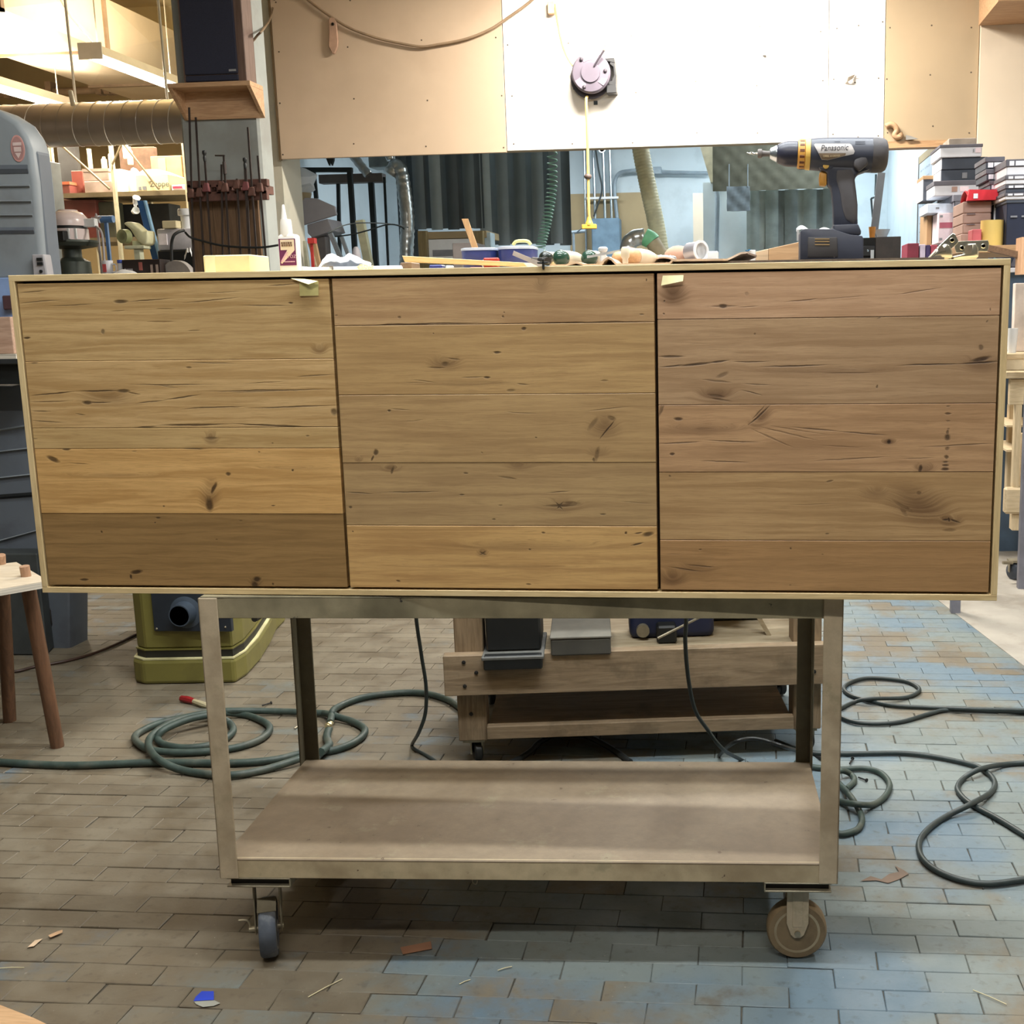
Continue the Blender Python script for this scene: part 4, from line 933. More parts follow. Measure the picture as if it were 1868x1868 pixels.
m = MB(); m.prism([P2(60, 464, YS - .02), P2(82, 464, YS - .02), P2(90, 512, YS - .02), P2(64, 512, YS - .02)], YS - 0.03, YS + 0.02); sw = part('switch_box', m, pm('pale_grey_box', (160, 156, 158), 0.5), saw, 0.004, smooth=0)
for v in (473, 481, 495):
    m = MB(); q = at(73 + (v - 473) * 0.12, v, YS - .03); m.box(q.x - 0.011, q.x + 0.011, YS - 0.036, YS - 0.031, q.z - 0.0055, q.z + 0.0055) if v < 490 else m.lathe([(0, 0.005), (0.006, 0.005), (0.006, 0), (0, 0)], (q.x, YS - 0.031, q.z), (0, -1, 0), 10)
    part('switch', m, M_black, sw, smooth=0)
# lower half of the saw
m = MB(); m.prism([P2(-160, 519), P2(-40, 515), P2(-20, 690), P2(-160, 690)], YS + 0.002, YS + 0.10); part('column', m, M_saw2, saw, 0.01, smooth=0)
YL = 2.25
m = MB(); m.prism([P2(-160, 700, YL), P2(20, 703, YL), P2(60, 693, YL), P2(100, 690, YL), P2(120, 800, YL), P2(128, 1000, YL), P2(128, 1190, YL), P2(-160, 1225, YL)], YL, YL + 0.14); lo = part('lower_wheel_cover', m, M_saw2, saw, 0.014, smooth=38, seg=2)
for (ua, va, ub, vb, w) in ((-160, 812, 140, 762, 8), (-160, 842, 140, 808, 5), (-160, 890, 140, 856, 5), (-160, 918, 140, 896, 12), (-20, 992, 140, 948, 5)):
    a, b = at(ua, va, YL), at(ub, vb, YL); k = w * upx(YL)
    m = MB(); m.loft([[(a.x, YL - 0.012, a.z), (a.x, YL + 0.004, a.z + k / 2), (a.x, YL + 0.004, a.z - k / 2)], [(b.x, YL - 0.012, b.z), (b.x, YL + 0.004, b.z + k / 2), (b.x, YL + 0.004, b.z - k / 2)]]); part('rib', m, M_saw if w < 10 else M_black, saw, smooth=0)
g0, g1 = fl(86, 1196), fl(148, 1128)
m = MB(); m.loft([[(g0.x - 0.5, g0.y, 0), (g0.x, g0.y, 0), (g1.x, g1.y, 0), (g1.x - 0.4, g1.y, 0)], [(g0.x - 0.5, g0.y + .01, 0.42), (g0.x, g0.y + .01, 0.42), (g1.x, g1.y - .01, 0.42), (g1.x - 0.4, g1.y - .01, 0.42)]]); part('foot', m, pm('dark_iron_foot', (58, 62, 62), 0.6, var=0.2), saw, 0.006, smooth=0)
ms = (g0 + g1) / 2; d_ = (g1 - g0).normalized(); n_ = Vector((d_.y, -d_.x, 0))
m = MB(); m.lathe([(0, 0.001), (0.075, 0.004), (0.08, -0.002), (0, -0.002)], ms - d_ * 0.12 + Vector((0, 0, 0.13)), n_, 24); part('foot_opening', m, M_dark, saw)
# table with a plank and the blue rail beyond
M_plank = wood('rosy_plank', (190, 158, 136), (172, 138, 116), 'x', 0.7)
YT = 2.0
zt0 = at(10, 655, YT).z
m = MB(); x0, x1, z0, z1_ = rect(-160, 655, 36, 662, YT); m.box(x0, x1, YT, YT + 0.24, zt0 - 0.02, zt0); tb = part('table', m, pm('table_iron', (70, 72, 74), 0.4, 0.6), saw, 0.003, smooth=0)
m = MB(); m.box(x0, at(34, 680, YT).x, YT + 0.03, YT + 0.2, at(10, 702, YT).z, zt0 - 0.021); part('trunnion', m, M_black, saw, smooth=0)
m = MB(); m.box(x0, at(28, 645, YT).x, YT + 0.002, YT + 0.10, zt0 + 0.0006, zt0 + 0.018); solo('plywood_strip', m, M_plyedge, 'pale layered plywood strip lying on the saw table', 'board', smooth=0)
m = MB(); m.box(x0, at(25, 610, YT + .03).x, YT + 0.02, YT + 0.11, zt0 + 0.0186, at(10, 578, YT).z); solo('wood_block', m, M_plank, 'thick rosy brown block standing on the plywood strip', 'wood', bevel=0.002, smooth=0)
t = thing('saw_fence', 'pale blue fence with a dark clamp knob on the saw table', 'fence', (at(5, 560, YT + .15).x, YT + 0.16, zt0))
m = MB(); x0, x1, z0, z1_ = rect(-160, 508, 22, 578, YT + 0.15); m.box(x0, x1, YT + 0.15, YT + 0.2, zt0 + 0.0006, z1_); part('rail', m, pm('pale_blue_paint', (130, 154, 196), 0.5), t, 0.004, smooth=0)
m = MB(); pbox(m, 4, 539, 22, 565, YT + 0.12, 0.029); part('clamp_block', m, pm('maroon_block', (74, 52, 56), 0.5), t, 0.004, smooth=0)

# ---- pillar furniture
YP = 3.9
M_spk = wood('speaker_veneer', (112, 90, 80), (92, 72, 62), 'z', 0.5)
M_grille = pm('dark_blue_grille', (40, 42, 58), 0.9, var=0.12, scale=200)
M_pine = wood('pine_ply', (196, 158, 120), (174, 134, 98), 'x', 0.6)
YB = YP - 0.16
sh = thing('speaker_shelf', 'pine bracket shelf with slanted cheeks fixed high on the pillar', 'shelf', (at(390, 200, YP).x, YP - 0.08, at(390, 215, YP).z))
x0, x1 = at(305, 153, YB).x, at(456, 152, YB).x
zt_ = at(390, 149, YB).z; zbk = at(390, 218, YP - 0.01).z
m = MB(); m.box(x0, x1, YB, YP - 0.001, zt_ - 0.022, zt_); part('board', m, M_pine, sh, 0.001, smooth=0)
for xx in (x0, x1 - 0.018):
    m = MB(); m.loft([[(xx, YB, zt_ - 0.0225), (xx, YP - 0.001, zt_ - 0.0225), (xx, YP - 0.001, zbk)], [(xx + 0.018, YB, zt_ - 0.0225), (xx + 0.018, YP - 0.001, zt_ - 0.0225), (xx + 0.018, YP - 0.001, zbk)]]); part('cheek', m, M_pine, sh, smooth=0)
m = MB(); m.box(x0 + 0.0185, x1 - 0.0185, YP - 0.02, YP - 0.001, zbk, zt_ - 0.0225); part('backboard', m, M_pine, sh, smooth=0)
spk = thing('loudspeaker', 'tall loudspeaker with dark blue cloth front on the pillar shelf', 'speaker', (at(385, 150, YB).x, YB + 0.08, zt_))
x0, x1 = at(328, 100, YB).x, at(444, 100, YB).x
m = MB(); m.box(x0, x1, YB + 0.02, YP - 0.02, zt_ + 0.0005, zt_ + 0.62); part('cabinet', m, M_spk, spk, 0.003, smooth=0)
g0_, g1_ = at(336, 140, YB).x, at(433, 140, YB).x
m = MB(); m.box(g0_, g1_, YB + 0.008, YB + 0.0195, zt_ + 0.038, zt_ + 0.61); part('grille', m, M_grille, spk, 0.004, smooth=0)
m = MB(); m.box(g0_, g1_, YB + 0.012, YB + 0.0195, zt_ + 0.006, zt_ + 0.034); part('plinth', m, M_grille, spk, 0.003, smooth=0)
q = at(424, 128, YB + 0.007); m = MB(); m.box(q.x - 0.018, q.x + 0.018, YB + 0.005, YB + 0.0075, q.z - 0.005, q.z + 0.005); part('badge', m, pm('silver_badge', (158, 158, 160), 0.4, 0.4), spk, smooth=0)
m = MB(); m.tube(spline([at(449, 87, YP - .04), at(462, 74, YP - .012), at(470, 64, YP - .012), at(478, 56, YP - .01), at(492, 36, YP + .7), at(497, 18, YW - .03), at(503, -10, YW - .03)], 6), 0.006, 6)
solo('speaker_cable', m, pm('brown_cable', (120, 100, 76), 0.6), 'brown cable running up from the loudspeaker to the partition', 'cable', smooth=60)
# clamp rack: back board, notched bar and bar clamps
M_rackw = wood('dark_rack_board', (118, 90, 64), (98, 74, 52), 'z', 0.7)
M_rust = pm('rusty_brown_bar', (92, 60, 50), 0.7, var=0.25, scale=30)
rack = thing('clamp_rack', 'brown board with slotted rails for bar clamps on the pillar', 'rack', (at(415, 500, YP).x, YP - 0.03, at(415, 500, YP).z))
zr = at(415, 500, YP).z
x0, x1 = at(348, 420, YP - .03).x, at(473, 420, YP - .03).x
for i in range(6):
    m = MB(); a = x0 + (x1 - x0) * i / 6 + 0.001; b = x0 + (x1 - x0) * (i + 1) / 6 - 0.001
    m.box(a, b, YP - 0.022, YP - 0.001, 0.9, at(400, 366, YP - .03).z); part('board', m, M_rackw, rack, 0.001, smooth=0)
for v0, v1, d in ((328, 341, 0.07), (349, 366, 0.06)):
    m = MB(); a, b, zz0, zz1 = rect(341, v0, 487, v1, YP - 0.1)
    m.box(a, b, YP - 0.1, YP - 0.1 + d * 0.5, zz0, zz1); part('rail', m, M_rust, rack, 0.002, smooth=0)
for u in (341, 362, 378, 395, 411, 428, 444, 460, 478):
    m = MB(); a, b, zz0, zz1 = rect(u, 341, u + 7, 349, YP - 0.1); m.box(a, b, YP - 0.1, YP - 0.001, zz0 - 0.01, zz1 + 0.01); part('spacer', m, M_rust, rack, smooth=0)
M_rod2 = pm('dark_steel_bar', (64, 54, 50), 0.5, 0.4)
M_clred = pm('dull_red_clamp', (112, 62, 62), 0.6)
clamps = [(345, 196, 352, 500, 'r', 'leftmost'), (357, 214, 372, 500, 'r', 'second from the left'), (373, 284, 388, 500, 'k', 'with a black knob, third from the left'), (404, 300, 404, 500, 's', 'without a raised handle, left of the middle'),
          (408, 284, 420, 500, 't', 'with a sliding cross handle in the middle'), (432, 326, 440, 500, 's', 'short, right of the middle'), (447, 297, 456, 500, 'k', 'with a red jaw and green knob'), (452, 232, 470, 500, 'r', 'tall thin, second from the right'), (470, 284, 488, 500, 'r', 'rightmost')]
for i, (ut, vt, ub, vb_, kd, lb) in enumerate(clamps):
    yy = YP - 0.125 - 0.004 * (i % 3)
    a, b = at(ut, vt, yy), at(ub, vb_, yy)
    b.z -= 0.12
    t = thing('bar_clamp', 'bar clamp hanging in the pillar rack, ' + lb, 'clamp', b, group='bar clamps in the pillar rack')
    m = MB(); w_ = 0.0045 if i != 6 else 0.007
    m.loft([[b + Vector((dx * w_, dy * 0.003, 0)) for dx, dy in ((-1, -1), (1, -1), (1, 1), (-1, 1))], [a + Vector((dx * w_, dy * 0.003, 0)) for dx, dy in ((-1, -1), (1, -1), (1, 1), (-1, 1))]]); part('bar', m, M_rod2, t, smooth=0)
    f = (332 - vt) / (vb_ - vt); c = a + (b - a) * max(0.05, f)
    m = MB(); m.hexa([(c.x - 0.022, yy - 0.012, c.z - 0.02), (c.x + 0.014, yy - 0.012, c.z - 0.02), (c.x + 0.014, yy + 0.012, c.z - 0.02), (c.x - 0.022, yy + 0.012, c.z - 0.02)], [(c.x - 0.012, yy - 0.009, c.z + 0.024), (c.x + 0.01, yy - 0.009, c.z + 0.024), (c.x + 0.01, yy + 0.009, c.z + 0.024), (c.x - 0.012, yy + 0.009, c.z + 0.024)])
    part('jaw', m, M_clred if i in (2, 6) else M_rust, t, 0.003, smooth=0)
    if kd == 'k':
        m = MB(); m.lathe([(0, -0.03), (0.007, -0.028), (0.009, -0.01), (0.006, 0.0), (0.011, 0.012), (0.009, 0.024), (0, 0.027)], a + Vector((0, 0, 0.0)), (0, 0, 1), 12); part('handle', m, M_black, t)
    if kd == 't':
        m = MB(); m.tube([a + Vector((-0.045, 0, 0.002)), a + Vector((0.006, 0, 0.0))], 0.004, 8); m.cyl(a + Vector((0, 0, -0.09)), a + Vector((0, 0, -0.03)), 0.009, n=10); part('handle', m, M_rod2, t)
m = MB(); m.tube(spline([at(338, 424, YP - .2), at(346, 432, YP - .16), at(360, 437, YP - .15), (at(400, 447, YP - .15)), at(440, 451, YP - .15), at(480, 451, YP - .15), at(508, 447, YP - .14), at(530, 443, YP - .1)], 6), 0.0055, 8)
solo('machine_cable', m, M_black, 'black cable slung across the clamps on the pillar', 'cable', smooth=60)

# ---- spiral duct and rectangular duct overhead
M_galv = pm('galvanised_duct', (176, 168, 162), 0.36, 0.75, 0.1, 4)
YD = 6.0
c0, c1 = at(-200, 226, YD), at(470, 226, YD); r = 38 * upx(YD)
zc = at(160, 227, YD).z
t = thing('spiral_duct', 'long round spiral seamed metal duct hanging across the left background', 'duct', (c0.x / 2 + c1.x / 2, YD, zc))
m = MB(); m.cyl((c0.x, YD, zc), (c1.x, YD, zc), r, n=40); part('pipe', m, M_galv, t, smooth=60)
m = MB(); n = int((c1.x - c0.x) / 0.115)
hel = [(c0.x + 0.115 * (i / 24), YD + (r + 0.001) * math.cos(-2 * PI * i / 24), zc + (r + 0.001) * math.sin(-2 * PI * i / 24)) for i in range(n * 24)]
m.tube(hel, 0.004, 4); part('spiral_seam', m, M_galv, t, smooth=60)
for u in (130, 300):
    q = at(u, 226, YD); m = MB(); m.tube([(q.x - 0.02, YD + r + .01, zc - 0.05), (q.x - 0.04, YD + r + 0.01, zc + 0.2), (q.x - 0.05, YD + r + 0.01, 4.3)], 0.01, 6); part('hanger', m, M_fix, t)
M_sheet = pm('duct_sheet', (198, 182, 158), 0.45, 0.35, 0.06, 3)
M_flange = pm('duct_flange', (128, 108, 86), 0.6, 0.3)
t = thing('square_duct', 'big square sheet metal duct with cross creased panels under the ceiling', 'duct', (-5.2, 8.5, 3.5))
xr_, zb_, zt2 = -5.0, at(0, 15, 5.9).z, 0
da = at(0, 15, 6.2); db = at(268, 145, 12.2)
xr_ = da.x; zb_ = da.z
hh, ww = 0.42, 0.95
ys_ = [4.6, 6.2, 7.6, 9.0, 10.6]
for a, b in zip(ys_, ys_[1:]):
    m = MB(); ym = (a + b) / 2
    # side panel and bottom panel, each creased to a raised middle
    m.add([(xr_, a, zb_), (xr_, b, zb_), (xr_, b, zb_ + hh), (xr_, a, zb_ + hh), (xr_ + 0.028, ym, zb_ + hh / 2)], [(0, 1, 4), (1, 2, 4), (2, 3, 4), (3, 0, 4)])
    m.add([(xr_ - ww, a, zb_), (xr_ - ww, b, zb_), (xr_, b, zb_), (xr_, a, zb_), (xr_ - ww / 2, ym, zb_ - 0.035)], [(0, 1, 4), (1, 2, 4), (2, 3, 4), (3, 0, 4)])
    m.add([(xr_ - ww, a, zb_), (xr_ - ww, b, zb_), (xr_ - ww, b, zb_ + hh), (xr_ - ww, a, zb_ + hh), (xr_, a, zb_ + hh), (xr_, b, zb_ + hh)], [(3, 2, 1, 0), (4, 5, 2, 3)])
    part('duct_panel', m, M_sheet, t, smooth=0)
for a in ys_[1:-1]:
    m = MB(); e = 0.022
    m.box(xr_ - 0.001, xr_ + e, a - 0.02, a + 0.02, zb_ - e, zb_ + hh + e); m.box(xr_ - ww - e, xr_ + e, a - 0.02, a + 0.02, zb_ - e, zb_ + 0.001)
    part('flange', m, M_flange, t, smooth=0)
m = MB(); q0, q1 = at(-200, 178, 9.6), at(480, 178, 9.6); m.cyl((q0.x, 9.6, q0.z), (q1.x, 9.6, q0.z), 0.035, n=10)
t = thing('overhead_pipe', 'brown pipe with hangers running below the far ceiling at left', 'pipe', (q0.x / 2 + q1.x / 2, 9.6, q0.z)); part('pipe', m, M_flange, t)
for u in (15, 92, 183, 198, 210, 235, 300):
    q = at(u, 178, 9.58); m = MB(); m.box(q.x - 0.03, q.x + 0.03, 9.55, 9.65, q0.z - 0.05, q0.z + 0.09); part('hanger', m, M_flange, t, smooth=0)
m = MB(); m.tube(spline([at(100, -20, 6.5), at(130, 32, 6.7), at(160, 66, 6.9), at(190, 105, 7.2), at(225, 128, 7.6), at(270, 145, 8.2), at(300, 138, 8.6), at(340, 150, 9)], 6), 0.006, 6)
solo('slack_wire', m, M_rod, 'thin grey cable sagging past the square duct', 'cable', smooth=60)
m = MB(); m.tube([at(128, 166, 5.95), at(137, 210, 5.9), at(145, 228, 5.88)], 0.016, 8); solo('duct_strap', m, M_fix, 'slanted pale strap hanging in front of the spiral duct', 'strap')
# ================================================================ THE FURTHER ROOM under the hanging partition
M_vin = [pm('grey_vinyl_a', (112, 124, 130), 0.4, var=0.08, scale=4), pm('grey_vinyl_b', (134, 146, 152), 0.4, var=0.08, scale=4), pm('grey_vinyl_c', (92, 102, 108), 0.4, var=0.08, scale=4), pm('pale_vinyl', (170, 182, 186), 0.4, var=0.05)]
M_foil = pm('silver_foil', (204, 208, 208), 0.28, 0.85, 0.12, 30)
M_black2 = pm('black_painted_steel', (44, 52, 54), 0.5, 0.2)
M_gboard = pm('grey_board', (112, 106, 104), 0.7, var=0.1)
M_gsheet = pm('lavender_grey_sheet', (152, 148, 152), 0.5, var=0.05)
M_whitep = pm('white_plastic', (226, 228, 230), 0.4, var=0.04)
M_kraft = pm('brown_cardboard', (164, 132, 96), 0.8, var=0.08, scale=5)
M_zinc = pm('bright_conduit', (186, 196, 204), 0.25, 0.85, 0.05)
M_conduit = pm('blue_grey_conduit', (132, 146, 156), 0.5, 0.2)
def strips(t, u0, u1, vb, y, n, top, seed, mats=M_vin):
    rnd = random.Random(seed); xs_ = [u0 + (u1 - u0) * i / n for i in range(n + 1)]
    for i in range(n):
        a, b = at(xs_[i], vb, y), at(xs_[i + 1], vb, y); w_ = b.x - a.x; dy = 0.012 if i % 2 else 0.0
        bow = 0.014 * (1 if i % 2 else -1); m = MB()
        q = [(a.x - 0.012 + (w_ + 0.024) * k / 4, y + dy + bow * (1 - ((k - 2) / 2) ** 2)) for k in range(5)]
        z0 = a.z + rnd.uniform(-0.008, 0.008)
        m.loft([[(x, yy, z) for x, yy in q] + [(x, yy + 0.003, z) for x, yy in reversed(q)] for z in (top, z0)])
        mt = mats[3] if rnd.random() < 0.14 else mats[rnd.randrange(3)]
        part('strip', m, mt, t)
YC = 7.1
t = thing('strip_curtain', 'tall grey vinyl strip curtain across the middle of the further room', 'curtain', (at(890, 440, YC).x, YC, at(960, 446, YC).z))
strips(t, 733, 762, 470, YC + 0.05, 2, 3.0, 5); strips(t, 760, 881, 418, YC, 8, 3.0, 3); strips(t, 880, 1040, 446, YC + 0.03, 10, 3.0, 4)
m = MB(); m.box(at(730, 300, YC).x, at(1042, 300, YC).x, YC - 0.02, YC + 0.06, 3.0, 3.119); part('rail', m, M_conduit, t, smooth=0)
YK = 7.5
t = thing('strip_curtain', 'shorter pale grey strip curtain behind the cordless drill', 'curtain', (at(1440, 480, YK).x, YK, 1.2))
strips(t, 1365, 1520, 520, YK, 9, at(1440, 346, YK).z, 9, [pm('sage_vinyl_a', (132, 144, 142), 0.4), pm('sage_vinyl_b', (150, 160, 156), 0.4), pm('sage_vinyl_c', (112, 122, 122), 0.4), M_vin[3]])
m = MB(); a_, b_ = at(1370, 346, YK), at(1516, 346, YK); m.box(a_.x - .02, b_.x + .02, YK - .01, YK + .03, a_.z, a_.z + .03)
for xx_ in (a_.x + .05, b_.x - .05): m.box(xx_ - .008, xx_ + .008, YK + .015, YK + .028, a_.z + .03, 3.119)
part('rail', m, M_conduit, t, smooth=0)
# quilted blankets hung above it
M_quilt = pm('olive_grey_quilt', (104, 106, 94), 0.9, var=0.1, scale=10); M_quilt2 = pm('blue_grey_quilt', (124, 138, 148), 0.8, var=0.08, scale=10)
def quilt(m, u0, v0, u1, v1, y, k, amp=0.014):
    x0, x1, z0, z1 = rect(u0, v0, u1, v1, y); nu, nv = max(8, int((x1 - x0) / 0.02)), max(6, int((z1 - z0) / 0.02))
    def f(a, b):
        x, z = x0 + (x1 - x0) * a, z0 + (z1 - z0) * b
        p, q = (x + z) * k, (x - z) * k
        return (x, y - amp * abs(math.sin(p * PI)) * abs(math.sin(q * PI)) - 0.012 * math.sin(x * 9), z)
    return m.sheet(f, nu, nv, 0.006)
t = thing('quilted_blanket', 'olive grey quilted blanket hung over the pale strip curtain', 'blanket', (at(1450, 345, 7.35).x, 7.35, at(1450, 346, 7.35).z))
m = quilt(MB(), 1300, 225, 1560, 346, 7.35, 7.5, 0.009); part('cloth', m, M_quilt, t, smooth=60)
m = MB(); m.cyl(at(1285, 222, 7.36), at(1575, 222, 7.36), 0.02, n=8); part('pole', m, M_conduit, t)
for u in (1310, 1550):
    m = MB(); m.cyl(at(u, 222, 7.36), (at(u, 222, 7.36).x, 7.36, 3.119), .006, n=6); part('hanger', m, M_conduit, t)
t = thing('quilted_blanket', 'small blue grey quilted pad left of the pale strip curtain', 'blanket', (at(1345, 385, 7.3).x, 7.3, at(1345, 385, 7.3).z))
m = quilt(MB(), 1326, 340, 1368, 385, 7.2, 8.5, 0.02); part('cloth', m, M_quilt2, t, smooth=60)
m = MB(); 
for u in (1330, 1364): m.tube([at(u, 341, 7.2), at(u, 300, 7.3), at(u, 300, 7.33)], 0.004, 5)
part('loop', m, M_quilt2, t)
# steel frame stand at left, with the grey board lying on it
def bar(m, u0, v0, u1, v1, y, w_, d=None):
    a, b = at(u0, v0, y), at(u1, v1, y); d = d or w_
    t_ = (b - a).normalized(); s = Vector((t_.z, 0, -t_.x)) * w_ / 2; e = Vector((0, d / 2, 0))
    m.loft([[p - s - e, p + s - e, p + s + e, p - s + e] for p in (a, b)]); return m
YQ = 6.6
t = thing('steel_stand', 'dark steel frame stand in the left of the further room', 'frame', (at(600, 480, YQ).x, YQ, 0))
for nm, a in (('top_bar', (523, 310, 643, 310, YQ, .034)), ('upright', (638, 310, 653, 545, YQ, .036)), ('upright', (572, 313, 577, 362, YQ + .02, .028)), ('upright', (677, 333, 690, 545, YQ + .3, .04)), ('upright', (617, 335, 622, 545, YQ + .35, .026))):
    m = MB(); bar(m, *a); part(nm, m, M_black2, t, 0.002, smooth=0)
for u, y in ((653, YQ), (690, YQ + .3), (622, YQ + .35)):
    q = at(u, 545, y); m = MB(); m.box(q.x - 0.018, q.x + 0.018, y - 0.018, y + 0.018, 0.0, q.z + 0.001); part('lower_leg', m, M_black2, t, smooth=0)
m = MB(); pbox(m, 581, 317, 697, 333, YQ + .3, .1); part('grey_board', m, M_gboard, t, 0.002, smooth=0)
m = MB(); m.prism(ppoly([(594, 262), (608, 262), (608, 292), (605, 302), (602, 293), (600, 302), (595, 290)], YQ - 0.3), YQ - 0.3, YQ - 0.27); c = at(601, 262, YQ - .285); m.box(c.x - .006, c.x + .006, YQ - .29, YQ - .28, c.z, 4.0 if YQ - .3 < YW else 3.119); solo('hanging_tongs', m, M_black2, 'black tool hanging above the dark steel frame', 'tool', smooth=0)
# tilted sheet metal guard of a sander, standing on its own column
t = thing('sheet_guard', 'tilted lavender grey sheet metal guard right of the glue bottle', 'machine', (at(580, 480, 5.9).x, 5.95, 0))
g = lambda x, y: (500 + x / 7.185, 270 + y / 7.185)
m = MB(); m.prism(ppoly([g(*p) for p in ((225, 915), (400, 650), (560, 662), (790, 765), (815, 875), (300, 1035))], 5.9), 5.9, 5.93); part('upper_sheet', m, M_gsheet, t, 0.003, smooth=0)
m = MB(); m.prism(ppoly([g(*p) for p in ((430, 1005), (700, 925), (765, 1085), (500, 1175), (440, 1120))], 5.93), 5.93, 6.2); part('lower_box', m, M_gsheet, t, 0.004, smooth=0)
q = at(585, 432, 6.05); m = MB(); m.box(q.x - 0.05, q.x + 0.05, 6.0, 6.1, 0, q.z); part('column', m, M_gboard, t, 0.004, smooth=0)
t = thing('dust_bag', 'wrinkled clear plastic bag over a tan tub behind the glue bottle', 'bag', (at(540, 350, 6.3).x, 6.35, at(540, 376, 6.3).z - .4))
c = at(541, 345, 6.35)
m = MB(); m.lathe([(0, 0.16), (0.09, 0.14), (0.135, 0.08), (0.12, 0.03), (0.14, 0.0), (0.09, -0.03), (0, -0.03)], c, (0, 0, 1), 18)
for i, p in enumerate(m.v):
    k = mnoise.noise(Vector(p) * 14) * 0.03; m.v[i] = (p[0] + k, p[1] + k, p[2] + k)
part('bag', m, M_whitep, t)
m = MB(); m.lathe([(0, -0.16), (0.06, -0.16), (0.10, -0.05), (0.105, -0.03), (0, -0.03)], c, (0, 0, 1), 18); part('tub', m, M_tanply, t)
m = MB(); m.cyl(c + Vector((0, 0, -0.16)), (c.x, c.y, 0.001), 0.02, n=8); part('stand', m, M_black2, t)
# odds and ends leaning behind the white tray
ZT = at(600, 500, 5.6).z
t = thing('odds_table', 'plain table behind the tray holding leaning odds and ends', 'table', (at(610, 500, 5.6).x, 5.9, 0))
xo0, xo1 = at(535, 500, 5.6).x, at(712, 500, 5.6).x
m = MB(); m.box(xo0, xo1, 5.42, 6.32, ZT - .03, ZT); part('top', m, M_gboard, t, smooth=0)
for x in (xo0 + .02, xo1 - .07):
    for y in (5.44, 6.25):
        m = MB(); m.box(x, x + .05, y, y + .05, 0, ZT - .0305); part('leg', m, M_black2, t, smooth=0)
def lean(name, lb, cat, u0, v0, u1, v1, y, w_, mat, d=None, zend=None):
    zend = ZT if zend is None else zend
    a_, b_ = at(u0, v0, y), at(u1, v1, y); k = (a_.z - zend - .004) / (a_.z - b_.z)
    m = MB(); bar(m, u0, v0, u0 + (u1 - u0) * k, v0 + (v1 - v0) * k, y, w_, d); return solo(name, m, mat, lb, cat, smooth=0)
lean('clamp_tube', 'bright chrome tube leaning behind the paper towel', 'tube', 603, 426, 619, 465, 5.6, .028, M_zinc)
lean('clamp_tube', 'shorter chrome tube just right of the bright one', 'tube', 623, 432, 634, 462, 5.62, .022, M_zinc)
lean('wood_lath', 'pale lath leaning right of the glue bottle', 'wood', 563, 440, 577, 488, 5.5, .014, M_shelfb)
lean('wood_lath', 'brown stick leaning behind the tray, beside a red clamp tip', 'wood', 573, 444, 582, 486, 5.55, .03, M_kraft)
lean('wood_lath', 'greenish grey board leaning just left of the pale lath', 'wood', 553, 440, 560, 490, 5.65, .035, pm('sage_board', (150, 150, 132), 0.7))
lean('cream_board', 'tall cream wedge board leaning between the dark uprights', 'board', 657, 402, 672, 478, 6.2, .055, pm('cream_paint', (216, 212, 176), 0.6))
m = MB(); pbox(m, 561, 434, 573, 444, 5.45, .05); m.box(at(565, 440, 5.47).x, at(570, 440, 5.47).x, 5.47, 5.48, ZT + .0005, at(565, 444, 5.47).z); solo('clamp_tip', m, pm('red_clamp', (178, 54, 50), 0.5), 'red clamp end standing right of the glue bottle', 'clamp', smooth=0)
c = at(651, 478, 5.7); m = MB(); m.lathe([(0.0, ZT - c.z + .0005), (0.03, ZT - c.z + .0005), (0.032, 0.0), (0.03, 0.05), (0.022, 0.085), (0.012, 0.1), (0, 0.102)], c, (0, 0, 1), 18); solo('grey_jug', m, M_gsheet, 'rounded grey jug top behind the paper towel', 'jug')
for k, (pts, r, lb) in enumerate((([(598, 425), (625, 412), (652, 407), (690, 407), (722, 410), (745, 415)], .004, 'thin grey rod bowed across behind the tray'), ([(606, 432), (640, 428), (672, 420), (705, 410), (725, 411), (738, 418)], .005, 'dark rod bowed across just under the thin grey one'))):
    m = MB(); m.tube(spline([at(u, v, 5.925) for u, v in pts], 6), r, 6); solo('bowed_rod', m, (M_zinc, M_black2)[k], lb, 'rod')
lean('thin_post', 'thin dark post left of the silver flexible duct', 'post', 701, 323, 708, 480, 6.9, .016, M_black2, None, 0.0)
# silver flexible ducts
def flex(m, P, r, pitch=0.05, dep=0.12, n=14):
    P = spline(P, 10); Q = []; R = []; acc = 0.0
    for a, b in zip(P, P[1:]):
        L_ = (b - a).length; k = max(1, int(L_ / (pitch / 4)))
        for i in range(k):
            Q.append(a + (b - a) * i / k); R.append(r * (1 - dep * (0.5 + 0.5 * math.cos(2 * PI * (acc + L_ * i / k) / pitch)))); 
        acc += L_
    return m.tube(Q, R, n)
for P, r, lb in (([(712, 318), (722, 303), (731, 312), (737, 345), (743, 400), (742, 450), (741, 490)], 13.5, 'thick silver flexible duct dropping beside the strip curtain'),
                 ([(628, 262), (645, 285), (660, 304), (673, 320)], 8.5, 'thin silver flexible duct slanting down to the grey board'),
                 ([(704, 255), (708, 276), (713, 293)], 8.0, 'short end of silver duct under the partition edge')):
    y = 6.85; m = flex(MB(), [at(u, v, y) for u, v in P], r * upx(y)); solo('foil_duct', m, M_foil, lb, 'duct', smooth=50)
m = MB(); pbox(m, 672, 285, 720, 305, 7.2, .2); c = at(695, 286, 7.25); m.box(c.x - .03, c.x + .03, 7.25, 7.35, c.z, 3.119); solo('duct_box', m, pm('dull_duct_box', (140, 150, 150), 0.5, 0.4), 'dull grey duct box under the partition edge', 'duct', bevel=0.006, smooth=0)
